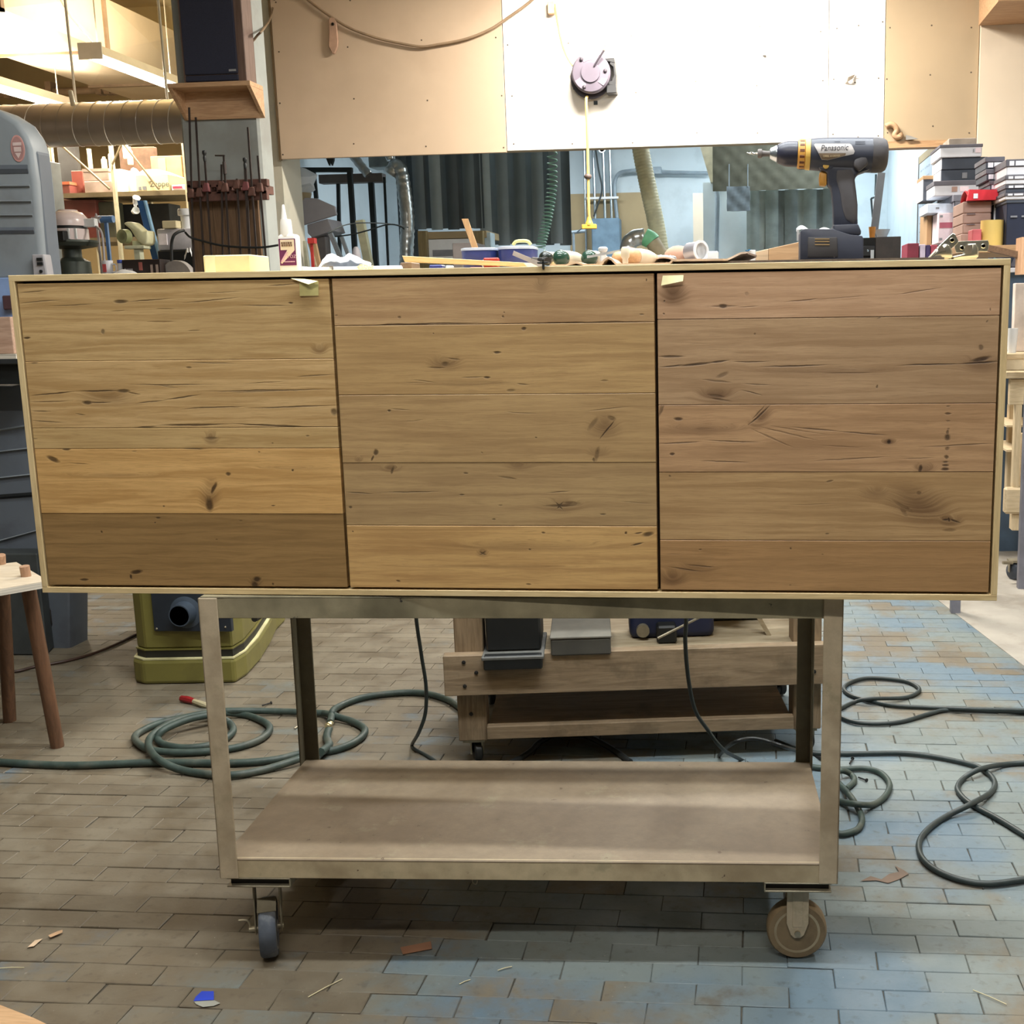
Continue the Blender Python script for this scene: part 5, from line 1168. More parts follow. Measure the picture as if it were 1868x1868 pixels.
# rack of boxes below the curtain
t = thing('storage_rack', 'low timber rack with boxes below the strip curtain', 'rack', (at(820, 470, 6.4).x, 6.5, 0))
zr2 = at(820, 474, 6.4).z
for u in (763, 866):
    x0, x1, z0, z1 = rect(u, 421, u + 15, 474, 6.4); m = MB(); m.box(x0, x1, 6.4, 6.46, 0.0, z1); part('post', m, wood('olive_post', (136, 120, 80), (118, 102, 66), 'z'), t, smooth=0)
m = MB(); x0, x1, z0, z1 = rect(760, 470, 897, 474, 6.4); m.box(x0, x1, 6.461, 6.9, zr2 - 0.02, zr2); part('shelf', m, M_shelfb, t, smooth=0)
m = MB(); x0, x1, z0, z1 = rect(762, 421, 884, 434, 6.4); m.box(x0, x1, 6.461, 6.9, z0, z1); part('upper_shelf', m, M_tanply, t, 0.003, smooth=0)
def boxthing(name, lb, cat, r, y, d, mat, group=None, bev=0.003, lid=None, sticker=None, floorz=None):
    x0, x1, z0, z1 = rect(*r, y)
    if floorz is not None: z0 = floorz
    t = thing(name, lb, cat, ((x0 + x1) / 2, y + d / 2, z0), group=group)
    m = MB(); m.box(x0, x1, y, y + d, z0, z1); part('body', m, mat, t, bev, smooth=0)
    if lid:
        m = MB(); m.box(x0 - 0.004, x1 + 0.004, y - 0.004, y + d, z1 - lid[0] * (z1 - z0), z1 + 0.003); part('lid', m, lid[1], t, 0.002, smooth=0)
    if sticker:
        for (a, b, c, dd, mt) in sticker:
            m = MB(); m.box(x0 + (x1 - x0) * a, x0 + (x1 - x0) * c, y - 0.0055, y - 0.0002, z0 + (z1 - z0) * b, z0 + (z1 - z0) * dd); part('sticker', m, mt, t, smooth=0)
    return t
M_gprint = pm('grey_print', (130, 132, 138), 0.7)
boxthing('carton', 'white carton with grey printing on the rack below the curtain', 'box', (781, 436, 864, 474), 6.47, .3, M_whitep, sticker=((.1, .2, .55, .5, M_gprint), (.66, .1, .8, .5, M_gprint)), floorz=zr2)
boxthing('carton', 'tan carton at the right end below the curtain', 'box', (867, 436, 880, 450), 6.47, .15, M_kraft, floorz=zr2)
boxthing('carton', 'pale blue carton right of the tan one', 'box', (882, 424, 895, 450), 6.47, .15, pm('pale_blue_box', (176, 196, 206), 0.7), floorz=zr2)
boxthing('grey_hopper', 'grey metal hopper behind the blue cases', 'machine', (826, 443, 868, 490), 5.7, .3, M_gboard, floorz=0.001)
# coiled green air line
t = thing('coiled_air_line', 'pale green spiral air line hanging before the strip curtain', 'hose', at(990, 455, 6.7))
m = MB(); P = []
N = 26
for i in range(N * 14 + 1):
    k = i / (N * 14); f = k ** 0.62
    u = 1007 - 22 * max(0, (f - 0.45) / 0.55) ** 1.5; v = 235 + 218 * f; c = at(u, v, 6.7); rr = 0.037
    a = 2 * PI * N * k
    P.append(c + Vector((rr * math.cos(a), rr * math.sin(a), 0)))
m.tube(P, 0.0045, 5); m.tube([P[0], (P[0].x, P[0].y, 3.119)], .0045, 5); part('coil', m, pm('pale_green_hose', (138, 178, 160), 0.4), t, smooth=60)
m = MB(); m.tube(spline([P[-1], at(993, 458, 6.65), at(988, 468, 6.6), at(986, 500, 6.6)], 5), 0.0045, 5); part('tail', m, pm('pale_green_tail', (170, 196, 176), 0.4), t)
# conduits, electrical box
YE = YF - 0.08
t = thing('electrical_box', 'blue grey electrical box on the end wall with bright conduits rising from it', 'box', (at(1107, 456, YE).x, YE, at(1107, 470, YE).z))
m = MB(); pbox(m, 1080, 398, 1131, 520, YE - .12, .18); part('box', m, pm('blue_grey_enamel', (104, 130, 150), 0.5), t, 0.008, smooth=0)
for u, w_ in ((1066, 3.2), (1082, 4.2), (1100, 4.6), (1112, 4.2)):
    m = MB(); m.cyl(at(u - 2, 225, YE), at(u + 4, 400 if u > 1070 else 480, YE), w_ * upx(YE) / 1.7, n=8); part('conduit', m, M_zinc, t)
m = MB(); m.tube(spline([at(1126, 400, YE), at(1121, 350, YE), at(1122, 330, YE), at(1130, 316, YE), at(1148, 312, YE), at(1170, 311, YE), at(1200, 314, YE), at(1292, 316, YE)], 6), 0.018, 8); part('bent_conduit', m, M_conduit, t)
m = MB(); q = at(1197, 312, YE); m.box(q.x - .05, q.x + .05, YE - 0.03, YE + 0.03, q.z - .03, q.z + .035); part('junction', m, M_conduit, t, 0.004, smooth=0)
m = MB(); q = at(1099, 273, YE); m.lathe([(0.024, -.01), (0.034, -.01), (0.034, .01), (0.024, .01), (0.024, -.01)], q + Vector((0, -.03, 0)), (0, 1, 0), 16); part('ring', m, M_zinc, t)
m = MB(); a, b, c, d = rect(1070, 359, 1128, 363, YE - .03); m.box(a, b, YE - 0.035, YE - 0.02, c, d); part('strut', m, M_whitep, t, smooth=0)
m = MB(); m.tube(spline([at(1086, 270, YE - .05), at(1092, 310, YE - .05), at(1098, 345, YE - .05), at(1090, 375, YE - .05), at(1083, 395, YE - .05)], 6), 0.008, 6); part('black_wire', m, M_black2, t)
m = MB(); m.tube([at(1043, 424, 8.6), at(1068, 421, 8.6)], 0.016, 8); m.tube(spline([at(1052, 424, 8.6), at(1062, 416, 8.5), at(1076, 406, 8.4)], 4), 0.006, 5); m.tube([at(1046, 424, 8.6), Vector((at(1046, 424, 8.6).x, 8.6, 0.001))], 0.012, 8); solo('pipe_valve', m, M_conduit, 'small grey pipe valve left of the electrical box', 'valve')
# cream ribbed hose and chrome elbow with green tape
y = 6.3; m = flex(MB(), [at(u, v, y) for u, v in ((1138, 75), (1160, 215), (1170, 280), (1182, 340), (1197, 410), (1206, 470), (1208, 520))], 15.5 * upx(y), 0.022, 0.07)
solo('ribbed_hose', m, pm('cream_ribbed_hose', (206, 204, 172), 0.55), 'fat cream ribbed hose hanging down through the further room', 'hose', smooth=50)
y = 5.9; t = thing('duct_elbow', 'chrome duct elbow with green tape below the cream hose', 'duct', at(1165, 470, y))
E_ = [at(1145, 462, y), at(1148, 444, y), at(1160, 434, y), at(1176, 432, y)]
m = flex(MB(), E_, 15 * upx(y), 0.05, 0.05, 18); part('elbow', m, M_foil, t, smooth=50)
m = MB(); m.tube(spline([at(1176, 432, y), at(1186, 437, y), at(1190, 441, y)], 3), 15.5 * upx(y), 18); part('green_tape', m, pm('green_tape', (126, 206, 158), 0.5), t, smooth=50)
m = MB(); m.tube(spline([at(1190, 441, y), at(1199, 455, y), at(1210, 474, y), at(1222, 500, y)], 4), 13.5 * upx(y), 18); part('tan_hose', m, pm('tan_hose', (178, 166, 138), 0.6), t, smooth=50)
m = MB(); m.tube([at(1145, 463, y), (at(1145, 500, y).x, y, 0.001)], 14 * upx(y), 18); part('dark_coupler', m, M_black2, t)
# white utility closet with dark doorway, its pipe, and the sloped boxing above
YN = 7.7
cl = MB(); x0, x1, z0, z1 = rect(1283, 332, 1366, 520, YN); xsd = x1 + 0.25
cl.box(x0, xsd, YN, YN + 1.1, 0, z1)
closet = struct('wall_back.003', cl, pm('white_blue_paint', (214, 228, 234), 0.7, var=0.03), 'white painted closet block at the right of the further room', smooth=0)
m = MB(); m.box(x0 - 0.10, x0 - 0.001, YN + 0.35, YN + 1.1, 0, z1 - 0.05); part('side_return', m, M_cream, closet, smooth=0)
m = MB(); m.box(x0 - 0.104, x0 - 0.1005, YN + 0.45, YN + 0.95, 0, at(1268, 385, YN + .5).z); part('doorway', m, pm('dark_doorway', (84, 74, 62), 0.9), closet, smooth=0)
m = MB(); m.tube(spline([at(1300, 310, YN - .03), at(1305, 335, YN - .03), at(1309, 360, YN - .03), at(1308, 420, YN - .03), at(1306, 560, YN - .03)], 6), 0.017, 8); solo('closet_pipe', m, M_conduit, 'grey conduit running down the white closet', 'pipe')
m = MB(); m.prism(ppoly([(1272, 250), (1312, 250), (1324, 332), (1296, 332)], YN - .1), YN - .1, YN + .3)
struct('trim_3', m, pm('cream_boxing', (206, 198, 172), 0.8), smooth=0)
# whiteboard on the side wall
xw = at(1647, 287, 6.9).x; zT = at(1647, 287, 6.9).z
t = thing('whiteboard', 'whiteboard with faint grey writing on the side wall right of the drill', 'whiteboard', (xw, 6.3, 1.3))
xw = xw + 0.12
m = MB(); m.box(xw, xw + 0.02, 5.75, 6.9, 1.3, zT - 0.055); part('board', m, pm('board_white', (196, 208, 220), 0.35, var=0.04, scale=2), t, smooth=0)
m = MB(); m.box(xw - 0.004, xw + 0.03, 5.7, 6.9, zT - 0.055, zT); part('top_frame', m, M_tanply, t, 0.002, smooth=0)
m = MB(); m.box(xw - 0.004, xw + 0.03, 6.9, 6.93, 1.3, zT); part('side_frame', m, M_gboard, t, 0.002, smooth=0)
m = MB(); rnd = random.Random(4)
for r in range(11):
    z = zT - 0.12 - r * 0.062; y0 = 6.82
    while y0 > 5.85:
        L_ = rnd.uniform(0.05, 0.16)
        if rnd.random() < 0.72: m.box(xw - 0.0012, xw - 0.0002, y0 - L_, y0, z + rnd.uniform(-.004, .004), z + 0.012)
        y0 -= L_ + rnd.uniform(0.02, 0.06)
part('handwriting', m, pm('faint_marker', (168, 180, 194), 0.6), t, smooth=0, kind='stuff')
# things standing and hanging on the light blue side wall
lean('grey_plank', 'grey blue plank leaning in the corner right of the drill handle', 'plank', 1608, 315, 1596, 412, 7.6, .06, M_gboard, .02, 0.0)
t = thing('wall_bracket', 'white wire bracket hanging on the blue wall beside the leaning plank', 'bracket', at(1594, 395, 7.9))
m = MB(); m.tube([at(u, v, 7.9) for u, v in ((1589, 362), (1601, 358), (1603, 372), (1597, 392), (1592, 396), (1589, 362))], 0.008, 6); part('wire', m, M_black2, t)
m = MB(); m.prism(ppoly([(1591, 364), (1599, 361), (1601, 372), (1596, 390), (1593, 392)], 7.9), 7.895, 7.905); part('plate', m, M_whitep, t, smooth=0)
m = MB(); m.tube([at(1598, 318, 7.9), at(1597, 356, 7.9)], 0.009, 6); part('rod', m, M_black2, t)
t = thing('parts_cabinet', 'dark brown drawer cabinet behind the drill battery', 'cabinet', (at(1606, 480, 6.4).x, 6.55, 0))
m = MB(); x0, x1, z0, z1 = rect(1568, 432, 1643, 500, 6.4); xm = at(1597, 450, 6.4).x; m.box(xm, x1, 6.4, 6.7, 0, z1); part('side', m, pm('dark_brown_panel', (78, 68, 62), 0.6), t, 0.003, smooth=0)
m = MB(); m.box(x0, xm - 0.001, 6.4, 6.7, 0, z1 - 0.005); part('front', m, M_dark, t, smooth=0)
zz = z1 - 0.06
for i in range(4):
    m = MB(); m.box(x0 + 0.005, xm - 0.006, 6.385, 6.3995, zz - 0.07, zz); dr = part('drawer', m, pm('black_drawer', (38, 36, 38), 0.5), t, 0.003, smooth=0)
    m = MB(); m.ball(((x0 + xm) / 2, 6.38, zz - 0.035), 0.009, 8); part('knob', m, M_zinc, dr)
    zz -= 0.08
m = MB(); m.box(xm - 0.035, xm - 0.012, 6.38, 6.3849, z1 - 0.16, z1 - 0.09); part('paper_tag', m, M_whitep, t, smooth=0)
c = at(1591, 432, 6.5); c.z = z1 + .0005; m = MB(); m.lathe([(0, 0), (0.019, 0), (0.026, 0.075), (0.024, 0.075), (0.018, 0.004), (0, 0.004)], c, n=18); solo('orange_cup', m, pm('orange_plastic', (232, 150, 60), 0.4), 'orange cup on top of the dark cabinet', 'cup')
c = at(1609, 432, 6.58); c.z = z1 + .0005; m = MB(); m.lathe([(0, 0), (0.03, 0), (0.058, 0.06), (0.056, 0.06), (0.028, 0.004), (0, 0.004)], c, n=20); solo('white_bowl', m, M_whitep, 'white bowl beside the orange cup', 'bowl')
# long hanging cable and yellow cord reel on the partition
m = MB(); m.tube(spline([at(u, v, YW - 0.02) for u, v in ((545, -14), (567, 4), (600, 28), (640, 52), (690, 70), (730, 79), (768, 85), (800, 81), (850, 71), (895, 53), (930, 30), (962, 7), (985, -14))], 7), 0.008, 8)
solo('slack_cable', m, pm('tan_brown_cable', (146, 122, 96), 0.7), 'brown cable hanging slack across the beige board', 'cable', smooth=60)
t = thing('wood_hook', 'pale wooden hook tag hanging below the slack cable', 'hook', at(608, 98, YW - .03))
m = MB(); m.prism(ppoly([(599, 36), (602, 31), (610, 32), (613, 40), (616, 75), (615, 85), (610, 98), (606, 98), (599, 84), (600, 60)], YW - .03), YW - .028, YW - .012); part('tag', m, pm('rosy_wood_tag', (184, 148, 124), 0.7), t, 0.003, smooth=0)
m = MB(); m.lathe([(0.006, -.002), (0.010, -.002), (0.010, .002), (0.006, .002), (0.006, -.002)], at(607, 44, YW - .03), (0, 1, 0), 12); part('eyelet', m, M_screw, t)
YR = YW - 0.1
t = thing('cord_reel', 'round dark grey cord reel with yellow cord on the white partition board', 'reel', at(1082, 180, YR))
k = upx(YR); g = lambda x, y: at(1000 + x / 12.453, 80 + y / 12.453, YR)
c = g(975, 665)
M_reel = pm('purple_grey_plastic', (104, 96, 108), 0.45, var=0.08); M_reel2 = pm('dark_reel_plastic', (62, 56, 64), 0.5)
R_ = 425 / 12.453 * k
m = MB(); m.lathe([(0, -0.03), (R_ * .48, -0.03), (R_ * .5, -0.022), (R_ * .92, -0.018), (R_, -0.008), (R_, 0.012), (0, 0.012)], c, (0, 1, 0), 40); face = part('front_flange', m, M_reel, t)
for dx, dy in ((765, 370), (1305, 630), (828, 1000)):
    q = g(dx, dy); m = MB(); m.ball((q.x, YR - 0.022, q.z), (.012, .010, .012), 12); part('bolt', m, M_reel2, face)
for a0, a1 in ((80, 125), (200, 250), (305, 340)):
    m = MB(); pts = [(c.x + R_ * rr * math.cos(math.radians(a)), c.z + R_ * rr * math.sin(math.radians(a))) for rr, rng in ((.58, range(a0, a1 + 1, 9)), (.93, range(a1, a0 - 1, -9))) for a in rng]
    m.prism(pts, YR - 0.0225, YR - 0.012); part('raised_pad', m, pm('lighter_reel_plastic', (122, 114, 126), 0.45), face, 0.002, smooth=0)
m = MB(); m.lathe([(0, 0.0125), (R_ * .84, 0.0125), (R_ * .84, 0.055), (0, 0.055)], c, (0, 1, 0), 32); part('cord_drum', m, M_reel2, t)
m = MB(); m.lathe([(0, 0.0555), (R_ * 1.06, 0.0555), (R_ * 1.06, 0.068), (0, 0.068)], c + Vector((-0.01, 0, -0.015)), (0, 1, 0), 36); part('back_flange', m, M_reel2, t)
m = MB()
for pts in ([(1280, 320), (1490, 300), (1510, 430), (1400, 400), (1290, 380)], [(1400, 400), (1500, 420), (1540, 700), (1530, 930), (1370, 930), (1350, 850), (1440, 830), (1490, 700), (1470, 520), (1390, 450)], [(1320, 930), (1530, 900), (1548, 1100), (1320, 1115)]):
    q = [g(*p) for p in pts]; m.prism([(p.x, p.z) for p in q], YR + 0.01, YR + 0.099)
part('bracket', m, pm('black_bracket', (52, 52, 54), 0.5), t, 0.003, smooth=0)
a, b = g(1060, 530), g(1290, 190); m = MB(); m.tube([(a.x, YR - 0.034, a.z), ((a.x + b.x) / 2, YR - 0.045, (a.z + b.z) / 2), (b.x, YR - 0.05, b.z)], [.005, .006, .008], 8); part('latch_lever', m, M_reel2, t)
m = MB(); m.tube([(b.x, YR - 0.05, b.z), (b.x + .012, YR - 0.051, b.z + .03)], [.008, .007], 8); part('lever_tip', m, M_tanply, t)
M_ycord = pm('yellow_cord', (226, 192, 110), 0.5)
m = MB(); m.tube(spline([at(1012, 8, YW - .03), at(1018, 45, YW - .05), at(1026, 82, YW - .06), at(1036, 106, YW - .06), at(1045, 120, YR + 0.03)], 6), .007, 6); part('feed_cord', m, M_ycord, t)
m = MB(); m.box(at(1000, 20, YW - .02).x, at(1012, 20, YW - .02).x, YW - .04, YW - .001, at(1005, 26, YW - .02).z, at(1005, 4, YW - .02).z); part('wall_outlet', m, pm('peach_outlet', (226, 186, 150), 0.5), t, 0.003, smooth=0)
m = MB(); m.tube(spline([g(870, 1180) + Vector((0, .03, 0)), g(862, 1300), at(1071, 230, YR), at(1073, 320, YR), at(1074, 380, YR), at(1075, 396, YR)], 5), .0085, 8); part('drop_cord', m, M_ycord, t)
q = at(1072.5, 322, YR); m = MB(); m.ball(q, (.024, .024, .019), 14); part('stop_ball', m, pm('brown_stop_ball', (96, 82, 76), 0.5), t)
q = at(1075, 411, YR)
m = MB(); m.lathe([(0, .055), (.010, .05), (.016, .03), (.024, .012), (.026, -.002), (0, -.002)], q, n=14); m.box(q.x - .045, q.x + .045, YR - .022, YR + .022, q.z - .022, q.z + .006); part('triple_socket', m, pm('yellow_socket', (232, 186, 78), 0.45), t, 0.003, smooth=0)
m = MB(); pbox(m, 1083, 184, 1090, 191, YW - .006, .0055); solo('black_clip', m, M_black2, 'tiny black square clip under the cord reel', 'clip', smooth=0)
m = MB(); m.prism(ppoly([(1391, 101), (1398, 101), (1394.5, 91)], YW - .015), YW - .015, YW - .001); solo('wall_hook', m, M_gboard, 'small grey triangular hook on the white board', 'hook', smooth=0)
t = thing('torn_paper', 'torn curl of pale paper stuck on the narrow white sheet', 'paper', at(1552, 152, YW - .02))
m = MB(); m.sheet(lambda a, b: at(1541 + 14 * a + 6 * b * a, 152 - 8 * a - 9 * b, YW - 0.004 - 0.03 * math.sin(a * PI) * (0.5 + b)), 6, 4, .001); part('curl', m, pm('beige_paper', (196, 184, 170), 0.8), t, smooth=60)
m = MB(); m.sheet(lambda a, b: at(1548 + 21 * a, 139 - 6 * a * 0.4 - 3 * b * (1 - a), YW - 0.006 - 0.02 * a), 5, 2, .001); part('point', m, pm('beige_paper_tip', (206, 196, 184), 0.8), t, smooth=60)
t = thing('rubber_hook', 'tan curled hook at the lower corner of the tan board', 'hook', at(1640, 250, YW - .02))
m = MB(); m.tube(spline([at(u, v, YW - .02) for u, v in ((1616, 231), (1624, 227), (1632, 230), (1636, 238), (1632, 246), (1636, 250), (1643, 248), (1641, 243))], 5), .017, 8); part('curl', m, pm('tan_rubber', (176, 142, 108), 0.6), t, smooth=60)
m = MB(); m.prism(ppoly([(1652, 247), (1661, 249), (1674, 254), (1652, 256)], YW - .01), YW - .03, YW - .0135); solo('foil_scrap', m, pm('grey_scrap', (150, 146, 140), 0.4, 0.3), 'grey scrap caught on the lower edge of the tan board', 'scrap', smooth=0)
# ================================================================ ON TOP OF THE SIDEBOARD
def ztop(x): return SZ + SH * math.cos(SR) - x * math.sin(SR) + 0.0004
def tp(u, v, y):      # point at depth y, not lower than the sideboard top
    p = at(u, v, y); p.z = max(p.z, ztop(p.x)); return p
def base(u, y):
    p = at(u, 490, y); return Vector((p.x, y, ztop(p.x)))
# dark mat
m = MB(); a, b = base(1225, .03), base(1722, .03); m.loft([[(a.x, .03, a.z), (a.x, .36, a.z), (a.x, .36, a.z + .005), (a.x, .03, a.z + .005)], [(b.x, .03, b.z), (b.x, .36, b.z), (b.x, .36, b.z + .005), (b.x, .03, b.z + .005)]])
solo('work_mat', m, pm('dark_felt', (84, 76, 72), 0.95, var=0.2, scale=60), 'thin dark work mat under the cordless drill', 'mat', smooth=0)
ZM = .0054
# foam block
t = thing('foam_block', 'pale yellow foam block on the left of the sideboard top', 'block', base(414, .1))
x0, x1, _, z1 = rect(371, 465, 457, 500, .05); zb_ = ztop(x0)
m = MB(); m.box(x0, x1, .05, .14, zb_, z1); part('block', m, pm('pale_yellow_foam', (232, 222, 168), 0.8, var=0.05, scale=30), t, 0.002, smooth=0)
m = MB(); m.box(x0 + .004, x0 + .024, .0492, .0499, zb_ + .001, z1 - .001); part('edge_strip', m, pm('creamier_foam', (240, 230, 184), 0.8), t, smooth=0)
# glue bottle
M_bott = pm('white_bottle', (232, 230, 226), 0.35, var=0.03)
c = base(531, .09); k = upx(.09)
t = thing('glue_bottle', 'white glue bottle with a purple label and tall nozzle on the sideboard', 'bottle', c)
hb = at(531, 427, .09).z - c.z; W2, D2 = 18.3 * k, 10.5 * k
def rr_(w_, d_, z, n=6):
    r = min(w_, d_) * .55; out = []
    for cx_, cy_, a0 in ((w_ - r, d_ - r, 0), (-w_ + r, d_ - r, 90), (-w_ + r, -d_ + r, 180), (w_ - r, -d_ + r, 270)):
        for i in range(n + 1):
            a = math.radians(a0 + 90 * i / n); out.append((c.x + cx_ + r * math.cos(a), c.y + cy_ + r * math.sin(a), c.z + z))
    return out
m = MB(); m.loft([rr_(W2 * .96, D2 * .96, 0), rr_(W2, D2, .003), rr_(W2, D2, hb * .86), rr_(W2 * .97, D2 * .97, hb * .94), rr_(W2 * .78, D2 * .9, hb * .985), rr_(W2 * .45, D2 * .8, hb)]); part('body', m, M_bott, t, smooth=50)
zc0 = hb; zc1 = at(531, 400, .09).z - c.z; zc2 = at(523, 373, .09).z - c.z
m = MB(); m.lathe([(0, zc0 - .004), (10.8 * k, zc0 - .004), (11 * k, zc0 + .004), (10 * k, zc1 - .005), (9 * k, zc1), (0, zc1)], c - Vector((.004, 0, 0)), n=24); part('cap', m, M_bott, t)
m = MB(); m.lathe([(0, zc1), (5.3 * k, zc1), (3.4 * k, zc1 + (zc2 - zc1) * .6), (2.6 * k, zc2 - .003), (1.6 * k, zc2), (0, zc2)], c - Vector((.007, 0, 0)), n=18); part('nozzle', m, M_bott, t)
yl = c.y - D2 - .0006; L0, L1 = c.x - W2 * .86, c.x + W2 * .84; B0, B1 = c.z + hb * .17, c.z + hb * .87
lw, lh = L1 - L0, B1 - B0
m = MB(); m.box(L0, L1, yl, yl + .0005, B0, B1); lab = part('label', m, pm('plum_label', (104, 40, 82), 0.5), t, smooth=0)
M_lcream = pm('cream_label', (226, 208, 180), 0.5); M_lpink = pm('pink_stripe', (214, 170, 178), 0.5); M_lbrown = pm('brown_print', (120, 92, 70), 0.6)
m = MB(); m.box(L0 + lw * .1, L1 - lw * .06, yl - .0004, yl - .0001, B0 + lh * .58, B1 - lh * .03); part('label_panel', m, M_lcream, lab, smooth=0)
m = MB(); m.prism([(L0 + lw * .5, B0 + lh * .58), (L1 - lw * .06, B0 + lh * .58), (L1 - lw * .08, B0 + lh * .55), (L0 + lw * .12, B0 + lh * .06), (L0 + lw * .06, B0 + lh * .12)], yl - .0004, yl - .0001); part('label_stripe', m, M_lcream, lab, smooth=0)
m = MB(); m.prism([(L0 + lw * .42, B0 + lh * .5), (L0 + lw * .54, B0 + lh * .5), (L0 + lw * .16, B0 + lh * .12), (L0 + lw * .09, B0 + lh * .18)], yl - .0008, yl - .0005); part('stripe_print', m, M_lpink, lab, smooth=0)
for j, z in enumerate((.86, .77)):
    m = MB(); xx = L0 + lw * .16
    for w_ in ((.10, .12, .08, .14, .1) if j == 0 else (.14, .09, .12, .12, .08)):
        m.box(xx, xx + lw * w_, yl - .0008, yl - .0005, B0 + lh * (z - .055), B0 + lh * (z + .02)); xx += lw * (w_ + .025)
    part('print', m, M_lbrown, lab, smooth=0)
text('2 OZ', lh * .17, (L0 + lw * .72, yl - .0006, B0 + lh * .33), (PI / 2, 0, 0), M_lpink, lab)
m = MB(); xx = L0 + lw * .28
for w_ in (.08, .06, .09, .07, .1, .06, .08): m.box(xx, xx + lw * w_, yl - .0006, yl - .0002, B0 + lh * .12, B0 + lh * .16); xx += lw * (w_ + .015)
part('small_print', m, M_lpink, lab, smooth=0)
# tray and paper towel
def slabx(m, u0, u1, v0, y0, y1, lift=0.0):
    a, b = base(u0, y0), base(u1, y0); h = at((u0 + u1) / 2, v0, y0).z
    return m.hexa([(a.x, y0, a.z + lift), (b.x, y0, b.z + lift), (b.x, y1, b.z + lift), (a.x, y1, a.z + lift)], [(a.x, y0, h), (b.x, y0, h), (b.x, y1, h), (a.x, y1, h)])
M_tray = pm('cloudy_white_tray', (214, 224, 238), 0.35, var=0.03)
t = thing('plastic_tray', 'long cloudy white plastic tray right of the glue bottle', 'tray', base(640, .2))
for nm, (u0, u1, y0, y1) in (('front_wall', (551, 733, .12, .122)), ('back_wall', (551, 733, .30, .302)), ('end_wall', (551, 552.5, .1221, .2999)), ('end_wall', (731.5, 733, .1221, .2999))):
    m = MB(); slabx(m, u0, u1, 486, y0, y1); part(nm, m, M_tray, t, 0.0006, smooth=0)
m = MB(); a, b = base(552.6, .1221), base(731.4, .1221); m.box(a.x, b.x, .1222, .2998, a.z, a.z + .003); part('bottom', m, M_tray, t, smooth=0)
m = MB(); a = at(606.5, 486, .119); m.box(a.x - .0012, a.x + .0012, .1175, .1198, ztop(a.x), a.z + .001); m.box(a.x - .006, a.x + .001, .117, .1198, a.z - .0012, a.z + .001); part('clip', m, M_gboard, t, smooth=0)
m = MB()
def towel(a, b):
    u = 580 + 97 * a; prof = [490, 474, 466, 463, 465, 470, 468, 463, 466, 470, 474, 478, 481]
    i = min(11, int(a * 12)); f = a * 12 - i; v = prof[i] * (1 - f) + prof[i + 1] * f
    p = at(u, v, .17 + .1 * b); z0 = ztop(p.x) + .012; p.z = z0 + (p.z - z0) * (math.sin(PI * min(1, .12 + b * .88)) ** .7) + .004 * mnoise.noise((a * 9, b * 7, 1)); return p
m.sheet(towel, 36, 14, .002); solo('paper_towel', m, pm('white_paper', (242, 240, 238), 0.9, var=0.02), 'crumpled white paper towel lying in the plastic tray', 'paper', smooth=30)
t = thing('wood_shavings', 'little heap of pale wood shavings in front of the plastic tray', 'shavings', base(666, .08)); m = MB(); rnd = random.Random(3)
for i in range(16):
    c = base(666 + rnd.uniform(-10, 10), .06 + rnd.uniform(0, .04)); c.z += .003 + rnd.uniform(0, .010) * (1 - abs(i - 8) / 9); a = rnd.uniform(0, 6.3); r = rnd.uniform(.003, .006)
    m.tube([c + Vector((math.cos(a + q * .9) * r, math.sin(a) * r * .6 + q * .0006, math.sin(a + q * .9) * r * .6)) for q in range(6)], .0011, 4)
part('curls', m, pm('pale_shaving', (236, 220, 186), 0.8), t, smooth=60, kind='stuff')
# leaning wood strip on a brown block
M_strip = wood('pale_maple_strip', (226, 196, 144), (208, 176, 124), 'x', 0.5)
a, b = base(726, .13), base(751, .13); m = MB(); m.hexa([(a.x, .13, a.z), (b.x, .13, b.z), (b.x, .19, b.z), (a.x, .19, a.z)], [(a.x + .006, .13, at(735, 479, .13).z), (b.x, .13, at(745, 478.5, .13).z), (b.x, .19, at(745, 478.5, .13).z), (a.x + .006, .19, at(735, 479, .13).z)])
solo('wood_block', m, wood('brown_block', (128, 106, 84), (110, 88, 68), 'y'), 'small brown block propping up the maple strip', 'block', bevel=.001, smooth=0)
y0 = .07; q = [at(733, 466.5, y0), at(955, 479, y0), at(963, 490, y0), at(738, 478, y0)]; q[2].z = ztop(q[2].x) + .001; sh_ = Vector((.012, .05, 0))
m = MB(); m.loft([[p + sh_ for p in reversed(q)], [p for p in reversed(q)]]); solo('wood_strip', m, M_strip, 'pale maple strip leaning on a small brown block', 'strip', bevel=.0008, smooth=0)
for nm, u0, u1, v0, y, mt, lb, cat in (('blue_stopper', 783, 806, 483, .2, pm('deep_blue_plastic', (40, 50, 120), 0.4), 'deep blue stopper under the leaning strip', 'stopper'), ('white_peg', 813, 822, 484, .2, M_whitep, 'white peg beside the deep blue stopper', 'peg'),
                                   ('red_tag', 856, 878, 487, .17, pm('brick_red', (150, 62, 50), 0.6), 'brick red tag under the right half of the strip', 'tag')):
    m = MB(); slabx(m, u0, u1, v0, y, y + .03); solo(nm, m, mt, lb, cat, bevel=.002, smooth=0)
